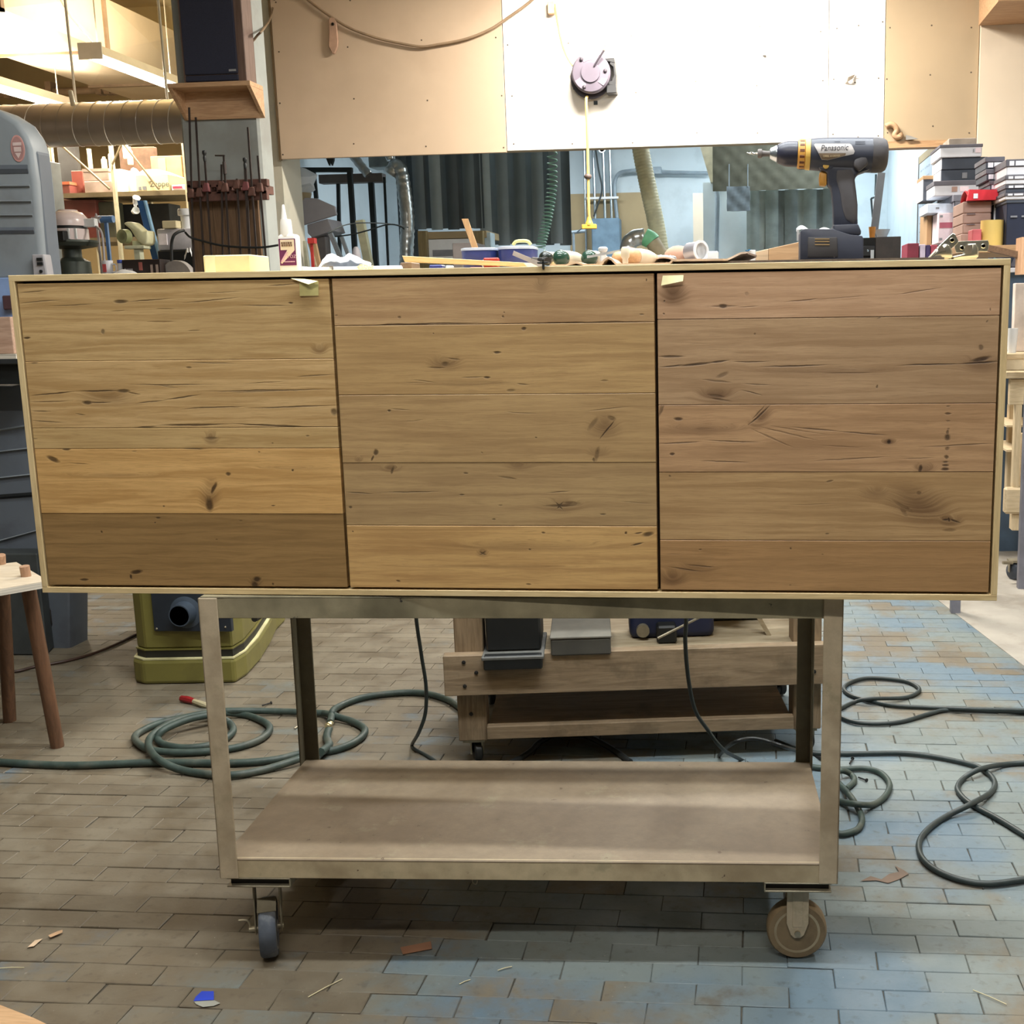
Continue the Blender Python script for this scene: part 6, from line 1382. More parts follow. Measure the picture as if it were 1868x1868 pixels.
# two blue tool cases with pale lids
M_blue = pm('navy_blue_plastic', (44, 60, 128), 0.4, var=0.1); M_clear = pm('pale_clear_lid', (188, 200, 222), 0.3)
def rcase(lb, u0, u1, v0, y0, y1, lidv, tilt=0.0):
    t = thing('blue_case', lb, 'case', base((u0 + u1) / 2, (y0 + y1) / 2))
    a, b = base(u0, y0), base(u1, y0); zt = at((u0 + u1) / 2, v0, y0).z
    def ring(z, ins):
        r = (y1 - y0) * .32; out = []
        for cx_, cy_, a0 in ((b.x - ins - r, y1 - ins - r, 0), (a.x + ins + r, y1 - ins - r, 90), (a.x + ins + r, y0 + ins + r, 180), (b.x - ins - r, y0 + ins + r, 270)):
            for i in range(5):
                an = math.radians(a0 + 22.5 * i); X = cx_ + r * math.cos(an); out.append((X, cy_ + r * math.sin(an), z + (X - a.x) * tilt))
        return out
    zl = at((u0 + u1) / 2, lidv, y0).z
    m = MB(); m.loft([ring(a.z + .0004 - min(0, tilt * (b.x - a.x)), .006), ring(a.z + .006 - min(0, tilt * (b.x - a.x)), .001), ring(zl, 0)]); part('body', m, M_blue, t, smooth=50)
    m = MB(); m.loft([ring(zl + .0002, -.001), ring(zt - .001, -.001), ring(zt, .002)]); part('lid', m, M_clear, t, smooth=50)
    return t, zt
t1, zz1 = rcase('shallow blue case with a pale clear lid, the left one', 838, 903, 451.5, .20, .28, 456.5)
t2, zz2 = rcase('taller dark blue case with a white lid, the right one', 905, 972, 448.5, .19, .28, 454, .0)
m = MB(); a, b = at(937, 447, .24), at(969, 446, .24); m.tube(spline([(a.x, .235, zz2 + .004), (a.x + .006, .235, zz2 + .0105), ((a.x + b.x) / 2, .235, zz2 + .012), (b.x - .006, .235, zz2 + .0105), (b.x, .235, zz2 + .004)], 5), .0034, 8); part('yellow_loop', m, pm('pale_yellow_loop', (222, 206, 130), 0.5), t2, smooth=60)
m = MB(); c = base(889, .155); m.ball((c.x, .165, c.z + .012), (.014, .012, .012), 14); solo('clear_knob', m, M_clear, 'clear plastic knob between the two blue cases', 'knob')
m = MB(); slabx(m, 882, 908, 470, .150, .152); m = MB(); slabx(m, 882, 908, 470, .125, .148); solo('red_box', m, pm('bright_red', (178, 52, 40), 0.5), 'small red box in front of the right blue case', 'box', bevel=.002, smooth=0)
m = MB(); P_ = [tp(848, 399, .315), tp(866, 450, .315), base(878, .315)]; P_[2].z += .001
m.loft([[p + Vector((dx * .0065, dy * .002, 0)) for dx, dy in ((-1, -1), (1, -1), (1, 1), (-1, 1))] for p in reversed(P_)]); solo('carpenter_pencil', m, wood('pencil_wood', (198, 158, 112), (178, 138, 96), 'z'), 'flat tan stick standing up behind the left blue case', 'stick', smooth=0)
# sliding square lying across the edge
t = thing('try_square', 'steel rule of a square slanting down to the front edge, with a black tip', 'square', base(985, .05))
a, b = at(936, 461.5, .14), at(992, 489, .02); b.z = ztop(b.x) + .001
d_ = (b - a).normalized(); up_ = Vector((0, 0, 1)); nn = d_.cross(Vector((0, 1, 0))).normalized() * .0045
m = MB(); m.loft([[p + nn * s + Vector((0, e * .0012, 0)) for s, e in ((-1, -1), (1, -1), (1, 1), (-1, 1))] for p in (a, b)]); part('blade', m, pm('bright_rule_steel', (206, 200, 200), 0.3, 0.6), t, smooth=0)
m = MB(); m.box(b.x - .008, b.x + .012, -.004, .022, b.z + .0035, b.z + .0065); m.box(b.x + .001, b.x + .005, -.004, .002, b.z - .006, b.z + .012); part('tip', m, M_black, t, 0.0006, smooth=0)
# chisels in the leather roll, handles towards us
M_gr = pm('dark_green_enamel', (42, 72, 58), 0.2, var=0.1); M_blk = pm('blackish_green_enamel', (28, 36, 32), 0.25)
M_beech = wood('beech_handle', (214, 172, 126), (194, 150, 106), 'y', 0.45); M_ferr = pm('cream_ferrule', (222, 210, 186), 0.4)
M_cst = pm('chisel_steel', (190, 190, 190), 0.25, 0.85)
def chisel(lb, u, v, rpx, y, cap, barrel, sc2=1.0, ang=0.0):
    r = rpx * upx(y); c = at(u, v, y + r); c.z = max(c.z, ztop(c.x) + r * 1.02 + .001)
    t = thing('chisel', lb, 'chisel', (c.x, c.y, c.z - r), group='chisels lying on the leather roll')
    dr = Vector((math.sin(ang), math.cos(ang), 0))
    m = MB(); m.lathe([(0, -r * .98), (r * .35, -r * .93), (r * .66, -r * .74), (r * .9, -r * .4), (r, 0), (r * .97, r * .5), (r * .9, r * .8), (0, r * .8)], c, dr, 28); part('cap', m, cap, t)
    m = MB(); m.lathe([(0, r * .8), (r * .93, r * .8), (r * .98, r * 2), (r * .85, r * 4), (r * .6, r * 5.2), (0, r * 5.2)], c, dr, 24); part('handle', m, barrel, t)
    m = MB(); m.lathe([(0, r * 5.2), (r * .55, r * 5.2), (r * .45, r * 5.9), (0, r * 5.9)], c, dr, 18); part('ferrule', m, M_brass, t)
    m = MB(); m.lathe([(0, r * 5.9), (r * .3, r * 5.9), (r * .4, r * 7.5), (r * .4, r * 11), (0, r * 11.2)], c, dr, 8); part('blade', m, M_cst, t, smooth=0)
chisel('green capped chisel, glossy and foremost on the leather roll', 1022, 472, 14.5, .045, M_gr, M_ferr, ang=.35)
chisel('chisel with a blackish green cap, left of the foremost one', 995, 471, 12.5, .10, M_blk, M_ferr, ang=.3)
chisel('green capped chisel sunk behind the fold of the leather roll', 1074, 473, 14.5, .075, M_gr, M_ferr, ang=.25)
chisel('pale beech handled chisel left of its twin', 1128, 471, 12.5, .075, M_beech, M_ferr, ang=.28)
chisel('larger beech handled chisel in the middle of the leather roll', 1152, 468, 15.5, .055, M_beech, M_ferr, ang=.4)
t = thing('marking_knife', 'black handled knife with a chrome collar beside the green chisel', 'knife', base(985, .06))
c0, c1 = at(972, 473, .07), at(999, 477, .035)
for p in (c0, c1): p.z = max(p.z, ztop(p.x) + .008)
m = MB(); m.tube([c0 + (c1 - c0) * .45, c1], [.0055, .008], 12); part('handle', m, M_black, t)
m = MB(); m.tube([c0, c0 + (c1 - c0) * .45], [.004, .005], 12); part('collar', m, M_cst, t)
t = thing('marking_gauge', 'thin steel marking blade with a white thumb knob over the beech chisels', 'gauge', base(1100, .1))
a, b = at(1071, 469, .07), at(1131, 457.5, .09); m = MB(); m.loft([[p + Vector((0, dy * .002, dz * .0022)) for dy, dz in ((-1, -1), (1, -1), (1, 1), (-1, 1))] for p in (a, b)]); part('blade', m, pm('pale_steel', (206, 212, 216), 0.3, 0.6), t, smooth=0)
c = at(1100, 462, .1); m = MB(); m.lathe([(0, -.014), (.006, -.014), (.006, .002), (.0085, .004), (.0095, .009), (.006, .012), (0, .012)], c, n=16); part('knob', m, M_whitep, t)
for y in (.08,):
    m = MB(); a, b = at(1102, 462.5, .075), base(1106, .12); b.z += .004; m.tube([c - Vector((0, 0, .012)), b], .003, 8); part('stem', m, M_whitep, t)
c = base(1141, .04); m = MB(); m.lathe([(0, 0), (.0055, 0), (.0055, .012), (.008, .016), (.008, .030), (.005, .034), (0, .034)], c, n=14); solo('cream_peg', m, M_ferr, 'small cream peg standing between the beech chisels', 'peg')
# leather roll
M_leath = pm('pale_leather', (196, 172, 150), 0.85, var=0.1, scale=40, bump=.2, dirt=(168, 140, 120), dirt_amt=.5, dscale=8)
prof = [(1003, 490), (1020, 487), (1036, 481), (1050, 477), (1062, 480), (1078, 487), (1086, 489), (1094, 484), (1101, 473), (1109, 468), (1117, 472), (1128, 484), (1138, 489), (1170, 489), (1196, 489), (1212, 484), (1230, 477.5), (1250, 475), (1275, 478), (1300, 482), (1318, 478), (1334, 470), (1350, 461), (1361, 459)]
def roll(a, b):
    q = a * (len(prof) - 1); i = min(len(prof) - 2, int(q)); f = q - i
    u = prof[i][0] * (1 - f) + prof[i + 1][0] * f; v = prof[i][1] * (1 - f) + prof[i + 1][1] * f
    y = .012 + .30 * b; p = at(u, v, .012); z0 = ztop(p.x) + .003
    k = 1.0 - .35 * b * (1 if u < 1200 else .2) + .25 * b * math.sin(u * .05)
    edge = 1.0
    if u > 1318:                    # the tongue narrows to a rounded tip
        e = (u - 1318) / 43; y = .012 + .06 * e + (.30 - .15 * e) * b * math.sqrt(max(0.02, 1 - e * e * .9))
    lift = 0.0054 if u > 1225 else .0
    return Vector((p.x + .02 * b, y, max(z0 + lift, z0 + (p.z - z0) * k + lift * .5)))
m = MB(); m.sheet(lambda a, b: roll(a, 1 - b), 92, 8, -.0035); solo('leather_roll', m, M_leath, 'pale leather tool roll lying open in waves along the front edge', 'tool roll', smooth=50)
def hump(a, b):
    u = 1170 + 110 * a; v = 488 - 26 * math.sin(PI * a) ** 1.3 * (.55 + .45 * math.sin(a * 6)) ; p = at(u, v, .15); z0 = ztop(p.x) + .010
    return Vector((p.x, .14 + .14 * b, z0 + max(0, (p.z - z0)) * math.sin(PI * (.15 + .8 * b)) + .004))
m = MB(); m.sheet(lambda a, b: hump(a, 1 - b), 30, 10, -.003); solo('leather_flap', m, M_leath, 'humped flap of leather behind the middle of the tool roll', 'leather', smooth=50)
m = MB(); m.ball((base(1237, .32).x, .33, ztop(.5) + .028), (.03, .02, .022), 16); solo('leather_pad', m, pm('rosy_leather', (190, 150, 128), 0.8), 'rounded rosy leather pad behind the leather flap', 'pad')
m = MB(); c = base(1202, .22); m.lathe([(.006, 0), (.0095, 0), (.0095, .018), (.006, .018), (.006, 0)], c + Vector((0, -.02, .0125)), (.3, 1, .05), 18); solo('paper_tube', m, M_ferr, 'short open cream tube behind the tool roll', 'tube')
c = at(1269, 459, .30); t = thing('metal_tin', 'round metal tin lying on its side behind the leather roll', 'tin', (c.x, .31, c.z - .021))
ax = Vector((.75, -.66, .05)).normalized()
m = MB(); m.lathe([(0, -.018), (.0195, -.018), (.0195, .014), (0, .014)], c, ax, 26); part('can', m, pm('tin_plate', (168, 166, 172), 0.35, 0.6), t)
m = MB(); m.lathe([(0.0165, .0142), (.0215, .0142), (.0215, .0175), (.0165, .0175), (.0165, .0142)], c, ax, 26); part('rim', m, M_whitep, t)
m = MB(); a, b = rect(1291, 458, 1310, 475, .26)[0:2]; m.box(a, b, .26, .29, ztop(a) + ZM, at(1300, 458, .26).z); solo('white_carton', m, M_whitep, 'little white carton right of the metal tin', 'box', bevel=.002, smooth=0)
m = MB(); P_ = [base(1283, .27), base(1310, .27)]; m.tube([p + Vector((0, -.02, .012)) for p in P_], .005, 8); solo('dark_pin', m, M_black, 'dark rod lying in front of the little white carton', 'rod')
# plywood box and taped paper
t = thing('plywood_box', 'tan plywood box with a slanted top edge left of the drill battery', 'box', base(1415, .3))
a, b, c_ = base(1379, .27), base(1460, .27), base(1402, .27)
zl, zr_ = at(1379, 459, .27).z, at(1460, 441, .27).z
for nm, xa_, xb_, mt in (('side', a.x, c_.x - .0005, wood('lighter_ply', (226, 196, 160), (212, 182, 146), 'x')), ('front', c_.x, b.x, wood('tan_ply', (210, 172, 130), (196, 156, 114), 'x'))):
    f0 = (xa_ - a.x) / (b.x - a.x); f1 = (xb_ - a.x) / (b.x - a.x)
    m = MB(); z0 = ztop(xa_) + ZM; m.hexa([(xa_, .27, z0), (xb_, .27, z0), (xb_, .34, z0), (xa_, .34, z0)], [(xa_, .27, zl + (zr_ - zl) * f0), (xb_, .27, zl + (zr_ - zl) * f1), (xb_, .34, zl + (zr_ - zl) * f1), (xa_, .34, zl + (zr_ - zl) * f0)]); part(nm, m, mt, t, 0.0006, smooth=0)
t = thing('paper_bag', 'white paper packet with a strip of blue tape left of the plywood box', 'paper', base(1368, .33))
m = MB(); a, b = base(1360, .32), base(1378.5, .32); m.box(a.x, b.x, .32, .34, ztop(a.x) + ZM, at(1370, 456, .32).z); part('packet', m, M_whitep, t, 0.001, smooth=0)
m = MB(); m.box(a.x, a.x + .003, .318, .3199, ztop(a.x) + ZM, at(1361, 456, .32).z); m.prism(ppoly([(1360.5, 458), (1366, 454.5), (1370, 454.5), (1366, 458)], .3175), .3175, .3199); part('blue_strip', m, pm('blue_painters_tape', (40, 112, 160), 0.6), t, smooth=0)

# ---------------------------------------------------------------- cordless drill
YDr = .12; kd = upx(YDr) / 6.672
def dp(x, y, yy=YDr): return at(1340 + x / 6.672, 240 + y / 6.672, yy)
M_dark1 = pm('slate_black_plastic', (58, 62, 76), 0.45, var=0.1, scale=14); M_dark2 = pm('soft_grip_grey', (78, 76, 80), 0.7, var=0.12, scale=20, dirt=(110, 98, 84), dirt_amt=.35, dscale=6)
M_chuck = pm('chuck_black', (44, 46, 62), 0.4); M_or = pm('amber_plastic', (214, 158, 74), 0.45, var=0.08); M_yel = pm('yellow_plastic', (226, 186, 96), 0.45); M_ornot = pm('dark_amber_notch', (110, 66, 40), 0.6)
drill = thing('cordless_drill', 'black and amber cordless drill standing on its battery on the sideboard', 'drill', base(1520, YDr))
ax0, ax1 = dp(430, 270), dp(1690, 288); axd = (ax1 - ax0).normalized()
def dl(prof, mat, nm, parent=drill, n=32, **k2):
    m = MB(); m.lathe([(r * kd, (x - 430) * kd) for x, r in prof], ax0, axd, n); return part(nm, m, mat, parent, **k2)
body = dl([(895, 0), (895, 172), (905, 178), (1000, 186), (1200, 192), (1500, 196), (1600, 196), (1600, 0)], M_dark1, 'motor_housing')
dl([(1600.5, 0), (1600.5, 198), (1660, 198), (1730, 190), (1765, 165), (1782, 120), (1786, 0)], M_dark2, 'rear_cap')
dl([(750, 0), (750, 158), (765, 166), (830, 168), (836, 160), (836, 0)], M_or, 'torque_ring')
dl([(836.5, 0), (836.5, 172), (850, 176), (893, 180), (894, 0)], M_yel, 'gear_ring')
for a in range(0, 360, 24):
    m = MB(); an = math.radians(a + 4); e1 = Vector((0, 1, 0)); e2 = axd.cross(e1)
    rad = e1 * math.cos(an) + e2 * math.sin(an); tan = axd.cross(rad)
    p0 = ax0 + axd * ((772 - 430) * kd) + rad * (165.5 * kd); p1 = ax0 + axd * ((826 - 430) * kd) + rad * (166 * kd); w_ = tan * 16 * kd; h_ = rad * 4 * kd
    m.loft([[p0 - w_, p0 + w_, p0 + w_ * .8 + h_, p0 - w_ * .8 + h_], [p1 - w_, p1 + w_, p1 + w_ * .8 + h_, p1 - w_ * .8 + h_]]); part('ring_notch', m, M_ornot, drill, smooth=0)
dl([(512, 0), (512, 96), (530, 112), (600, 138), (640, 144), (745, 146), (749, 140), (749, 0)], M_chuck, 'chuck_sleeve')
dl([(432, 0), (432, 58), (445, 66), (500, 92), (511, 94), (511, 0)], M_zinc, 'chuck_nose')
dl([(288, 0), (288, 44), (300, 52), (335, 52), (340, 38), (350, 34), (410, 30), (431, 34), (431, 0)], M_gboard, 'countersink', n=16)
m = MB(); P_ = []
for i in range(60):
    f = i / 59; x = 150 + 140 * f; a = f * 16; r = 5 * kd; c = ax0 + axd * ((x - 430) * kd); P_.append(c + Vector((0, r * math.cos(a), r * math.sin(a))))
m.tube(P_, [kd * (3 + 9 * min(1, i / 20)) for i in range(60)], 6); part('drill_bit', m, pm('bit_steel', (206, 206, 200), 0.25, 0.85), drill)
def dpris(pts, half, mat, nm, parent=drill, bev=.003, off=0.0, seg=2):
    q = [dp(*p) for p in pts]; m = MB(); m.prism([(p.x, p.z) for p in q], YDr - half + off, YDr + half + off); return part(nm, m, mat, parent, bev, smooth=42, seg=seg)
dpris([(1000, 430), (1560, 420), (1650, 470), (1510, 522), (1465, 560), (1455, 600), (1470, 720), (1490, 900), (1488, 1060), (1492, 1150), (1195, 1165), (1195, 960), (1180, 800), (1165, 690), (1122, 660), (1118, 500), (1040, 485)], .0185, M_dark1, 'handle', bev=.006)
gq = dpris([(1230, 480), (1420, 470), (1450, 560), (1460, 700), (1480, 900), (1478, 1080), (1440, 1150), (1340, 1080), (1300, 960), (1270, 760), (1225, 600)], .0205, M_dark2, 'grip_panel', bev=.004)
dpris([(1440, 360), (1600, 260), (1610, 420), (1500, 510), (1430, 440)], .0305, M_dark2, 'rear_grip', bev=.004)
dpris([(1035, 500), (1060, 488), (1118, 500), (1117, 655), (1100, 668), (1032, 660), (1026, 560)], .011, M_or, 'trigger', bev=.003)
q = dp(1105, 430); m = MB(); m.lathe([(0, -.0215), (34 * kd, -.0215), (36 * kd, -.019), (36 * kd, .0), (0, 0)], (q.x, YDr, q.z), (0, 1, 0), 18); part('reverse_button', m, M_yel, drill)
dpris([(1120, 400), (1060, 470), (1090, 480), (1180, 470), (1240, 400)], .0195, M_dark1, 'button_boss', bev=.002)
dpris([(1185, 1150), (1485, 1140), (1520, 1225), (1518, 1270), (1000, 1262), (830, 1258), (830, 1225), (1190, 1195)], .036, M_dark1, 'battery_shoe', bev=.004)
dpris([(790, 1240), (805, 1212), (850, 1200), (1180, 1205), (1380, 1268), (1530, 1285), (1545, 1320), (1542, 1580), (1530, 1594), (795, 1602), (786, 1590)], .041, M_dark1, 'battery', bev=.006)
dpris([(880, 1300), (1230, 1300), (1240, 1540), (875, 1545)], .0035, pm('battery_face', (64, 62, 64), 0.5), 'battery_face', bev=.002, off=-.0395)
M_gold = pm('gold_print', (168, 140, 96), 0.5)
for y_ in (1318, 1348, 1385):
    dpris([(962, y_), (1138, y_), (1138, y_ + 10), (962, y_ + 10)], .0004, M_gold, 'print_line', bev=0, off=-.0434)
for (x, y_) in ((905, 1340), (1215, 1325), (890, 1530), (1195, 1535)):
    q = dp(x, y_); m = MB(); m.lathe([(0, -.0424), (9 * kd, -.0424), (10 * kd, -.040), (0, -.040)], (q.x, YDr, q.z), (0, 1, 0), 10); part('screw', m, M_gboard, drill)
# name plate wraps the housing
def plate(pts, mat, nm, off, th=.0006, parent=drill):
    m = MB(); R0 = (196 + off) * kd; fr, bk = [], []
    dense = []
    for i in range(len(pts)):
        a, b = pts[i], pts[(i + 1) % len(pts)]
        for k in range(4): dense.append((a[0] + (b[0] - a[0]) * k / 4, a[1] + (b[1] - a[1]) * k / 4))
    cz = 0; n = len(dense); cen = (sum(p[0] for p in dense) / n, sum(p[1] for p in dense) / n)
    vs = []
    rings = []
    for s in (1.0, .66, .33, .02):
        rg = []
        for x, y_ in dense:
            x, y_ = cen[0] + (x - cen[0]) * s, cen[1] + (y_ - cen[1]) * s
            p = dp(x, y_); c = ax0 + axd * ((p - ax0).dot(axd)); h = (p - c).z
            dep = math.sqrt(max(1e-8, R0 * R0 - min(abs(h), R0 * .98) ** 2)); rg.append(Vector((p.x, c.y - dep, p.z)))
        rings.append(rg)
    m.loft(rings); return part(nm, m, mat, parent, smooth=50)
pl = plate([(955, 185), (975, 168), (1380, 168), (1408, 185), (1445, 268), (1432, 300), (1350, 318), (1120, 372), (1050, 366), (1010, 290)], pm('silver_plate', (190, 186, 186), 0.4, 0.2, .05), 'name_plate', 1.5)
plate([(1012, 290), (1340, 290), (1330, 318), (1120, 368), (1052, 362)], pm('brown_plate', (134, 116, 96), 0.5), 'plate_band', 3)
q = dp(1200, 226); text('Panasonic', 92 * kd, (q.x, YDr - 197 * kd, q.z), (PI / 2, 0, 0), pm('dark_lettering', (72, 74, 82), 0.5), pl, .0003, shear=.22, sx=.86)
q = dp(1170, 325); text('DRILL & DRIVER', 30 * kd, (q.x, YDr - 199 * kd, q.z), (PI / 2, 0, 0), pm('pale_lettering', (196, 176, 140), 0.5), pl, .0003, sx=.9)
for pts in ([(1455, 136), (1575, 136), (1575, 150), (1455, 150)], [(1455, 160), (1575, 162), (1575, 178), (1450, 178)], [(1205, 136), (1275, 136), (1275, 144), (1205, 144)]):
    plate(pts, pm('vent_slot', (26, 30, 48), 0.6), 'vent_slot', 1.2)
m = MB(); m.sheet(lambda a, b: dp(752 + 440 * a, 1215 - 60 * math.sin(a * 9) * (1 - a) * .6 - 45 * b * (.4 + .6 * math.sin(a * 5 + 1) ** 2) , YDr + .05 + .01 * b), 24, 4, .0005)
m.sheet(lambda a, b: dp(756 + 30 * a, 1330 - 140 * b, YDr + .05), 4, 6, .0005)
solo('paper_scrap', m, M_whitep, 'torn white paper scrap tucked behind the drill battery', 'paper', smooth=40)
# ---------------------------------------------------------------- two cabinet hinges
M_nick = pm('nickel', (206, 202, 186), 0.22, 0.9, 0.08, 20)
M_slot = pm('hinge_shadow_slot', (112, 106, 98), 0.5, .6)
Z6 = lambda x, y: (1560 + x / 6.065, 250 + y / 6.065)
def hinge(lb, arm, cup, holes, slot, y):
    cu, cv = Z6(*cup[0]); t = thing('cabinet_hinge', lb, 'hinge', base(cu, y), group=None)
    def poly(pts, y0, th): q = [tp(*Z6(*p), y0) for p in pts]; return MB().prism([(p.x, p.z) for p in q], y0, y0 + th)
    part('arm', poly(arm, y, .0022), M_nick, t, .0006, smooth=0)
    q = [tp(*Z6(*p), y) for p in cup]; m = MB()
    m.loft([[(p.x, y + .028, p.z) for p in q], [(p.x, y - .004, p.z) for p in q], [(sum(a.x for a in q) / len(q) * .12 + p.x * .88, y - .009, sum(a.z for a in q) / len(q) * .12 + p.z * .88) for p in q]]); part('cup', m, M_nick, t, .001, smooth=50)
    for h in holes:
        p = at(*Z6(*h), y); m = MB(); m.lathe([(0, -.0012), (.0032, -.0012), (.0034, 0), (0, 0)], p, (0, 1, 0), 12); part('screw_hole', m, M_slot, t)
        m = MB(); m.lathe([(.0033, -.0016), (.0046, -.0008), (.0046, 0), (.0033, 0), (.0033, -.0016)], p, (0, 1, 0), 14); part('hole_rim', m, M_nick, t)
    m = poly(slot, y - .0105, .001); part('slot', m, M_slot, t, smooth=0)
    xs_ = [tp(*Z6(*p), y).x for p in cup]; m = MB(); xm_ = (min(xs_) + max(xs_)) / 2; m.box(xm_ - .012, xm_ + .014, y + .004, y + .02, ztop(xm_), ztop(xm_) + .008); part('foot', m, M_nick, t, .001, smooth=0)
    return t
hinge('nickel cabinet hinge with its arm tilted up, left of the pair', [(1080, 1062), (1112, 1080), (1145, 1150), (1130, 1180), (1040, 1260), (940, 1330), (880, 1320), (900, 1230)], [(815, 1345), (905, 1240), (985, 1180), (1040, 1190), (1070, 1260), (1075, 1330), (1020, 1366), (840, 1366)], [(1072, 1140)], [(912, 1240), (960, 1190), (1005, 1255), (925, 1275)], .055)
hinge('nickel cabinet hinge lying level, right of the pair', [(1110, 1168), (1150, 1152), (1470, 1140), (1482, 1170), (1478, 1230), (1462, 1268), (1380, 1265), (1120, 1280), (1100, 1220)], [(1060, 1330), (1120, 1310), (1220, 1290), (1240, 1180), (1330, 1175), (1365, 1230), (1360, 1320), (1320, 1366), (1060, 1366)], [(1182, 1225), (1418, 1205)], [(1222, 1200), (1300, 1188), (1290, 1290), (1205, 1290)], .07)
# ================================================================ RIGHT: shelves of boxes, bench, bracket
M_rackg = pm('grey_rack_steel', (120, 120, 130), 0.5, 0.3); M_slate = pm('slate_box', (66, 72, 84), 0.7, var=0.1); M_wbox = pm('white_box', (216, 216, 222), 0.6, var=0.04)
M_lidk = pm('dark_lid', (92, 90, 98), 0.7); M_navy = pm('navy_box', (28, 36, 58), 0.5); M_pinkw = pm('pinkish_white_box', (226, 206, 212), 0.6); M_rose = pm('rose_band', (168, 84, 102), 0.6); M_kr2 = pm('rosy_cardboard', (160, 130, 118), 0.8, var=0.08)
YG = 4.62
xq = at(1746, 400, YG).x; zsh = at(1720, 356, YG).z; zlo = at(1715, 443, YG).z
rk = thing('shelf_rack', 'grey steel shelf rack full of cartons right of the whiteboard', 'rack', (xq + .5, YG + .4, 0))
for x, y in ((xq, YG), (xq, YG + .6), (xq + 1.25, YG), (xq + 1.25, YG + .6)):
    m = MB(); m.box(x - .018, x + .018, y - .0, y + .003, 0, zsh + (-.001 if y == YG else .12)); m.box(x - .018, x - .015, y, y + .04, 0, zsh + (-.001 if y == YG else .12)); part('upright', m, M_rackg, rk, smooth=0)
for z, nm in ((zsh, 'shelf'), (zlo, 'shelf'), (.75, 'shelf')):
    m = MB(); m.box(xq - .025, xq + 1.275, YG - .006, YG + .645, z - .035, z); part(nm, m, M_rackg, rk, .002, smooth=0)
cx = lambda u, y=YG: at(u, 350, y).x
def rbox(name, lb, cat, u0, u1, v0, z0, y, d, mat, **k):
    x0, x1 = cx(u0, y), cx(u1, y); z1 = at((u0 + u1) / 2, v0, y).z; z0 += .0005
    t = thing(name, lb, cat, ((x0 + x1) / 2, y + d / 2, z0))
    m = MB(); m.box(x0, x1, y, y + d, z0, z1); part('body', m, mat, t, k.get('bev', .003), smooth=0)
    if 'lid' in k:
        f, lm = k['lid']; m = MB(); m.box(x0 - .004, x1 + .004, y - .005, y + d, z1 - f * (z1 - z0), z1 + .002); part('lid', m, lm, t, .002, smooth=0)
    for (a, b, c, e, mt) in k.get('st', ()):
        m = MB(); m.box(x0 + (x1 - x0) * a, x0 + (x1 - x0) * c, y - .007, y - .0052, z0 + (z1 - z0) * b, z0 + (z1 - z0) * e); part('label', m, mt, t, smooth=0)
    if 'side' in k:
        m = MB(); m.box(x0 - .003, x0 - .0002, y + .002, y + d - .002, z0 + .002, z1 - .002); part('side_face', m, k['side'], t, smooth=0)
    return z1 + (.0022 if 'lid' in k else 0)
W3 = ((.55, .35, .68, .75, M_wbox), (.7, .35, .82, .75, M_wbox), (.84, .35, .97, .75, M_wbox))
z = rbox('carton', 'white carton with a dark lid, bottom of the stack by the rack post', 'box', 1704, 1788, 330, zsh, YG + .04, .3, M_wbox, lid=(.3, M_lidk), st=((.38, .25, .5, .6, M_kr2), (.56, .25, .75, .6, M_pinkw)))
z = rbox('carton', 'dark grey carton, second from the bottom of the stack by the post', 'box', 1716, 1792, 309, z, YG + .06, .32, M_slate, side=M_wbox, st=((.5, .2, .62, .7, M_gprint),))
z = rbox('carton', 'slate carton with a white end, third from the bottom of that stack', 'box', 1717, 1800, 287, z, YG + .05, .34, M_slate, side=M_wbox)
z = rbox('carton', 'flat white carton with a tiny logo near the top of the stack', 'box', 1713, 1789, 264, z, YG + .03, .34, M_wbox, lid=(.22, M_lidk), st=((.84, .3, .97, .7, M_pinkw), (.78, .35, .81, .6, M_gprint)))
z = rbox('tray', 'shallow grey brown tray on top of the carton stack', 'tray', 1728, 1779, 252, z, YG + .06, .2, pm('grey_brown_tray', (148, 136, 124), 0.7))
z = rbox('carton', 'small black carton at the left rear of the rack top', 'box', 1684, 1712, 321, zsh, YG + .33, .25, M_slate, side=M_wbox, lid=(.14, M_kraft))
# middle stack on the right
z = rbox('carton', 'open brown carton on the lower rack shelf beside a rose banded one', 'box', 1692, 1712, 389, zlo, YG + .28, .28, M_kraft, st=((.45, .05, .9, .9, M_dark),))  # dark patch stands in for the shade inside the open carton
z = rbox('carton', 'pinkish white carton with a rose band left of the rack post', 'box', 1713, 1744, 388, zlo, YG + .06, .28, M_pinkw, st=((.08, .50, 1, .68, M_rose), (.08, .85, .25, .92, M_gprint), (.08, .1, .25, .17, M_gprint)))
z = rbox('carton', 'long white carton lying over the brown and pinkish cartons', 'box', 1692, 1744, 371, at(1713, 388, YG + .06).z + .001, YG + .1, .3, pm('bluish_white_box', (208, 220, 236), 0.6), st=((.3, .4, .42, .6, M_gprint),))
YV = 2.85
zt3 = at(1830, 447, YV).z
z = rbox('carton', 'brown carton at the bottom of the four by the yellow roll', 'box', 1756, 1809, 426, zt3, YV + .25, .26, M_kr2, bev=.004)
for i, (v, lb) in enumerate(((408, 'second'), (389, 'third'), (367, 'topmost'))):
    z = rbox('carton', 'brown carton, %s of the four by the yellow roll' % lb, 'box', 1758, 1810, v, z, YV + .255, .26, M_kr2, st=((.12, .90, .42, .97, M_lidk),), bev=.004)
t = thing('red_bag', 'bright red bag with a white tag lying on the brown cartons', 'bag', (at(1790, 350, YV + .3).x, YV + .35, z))
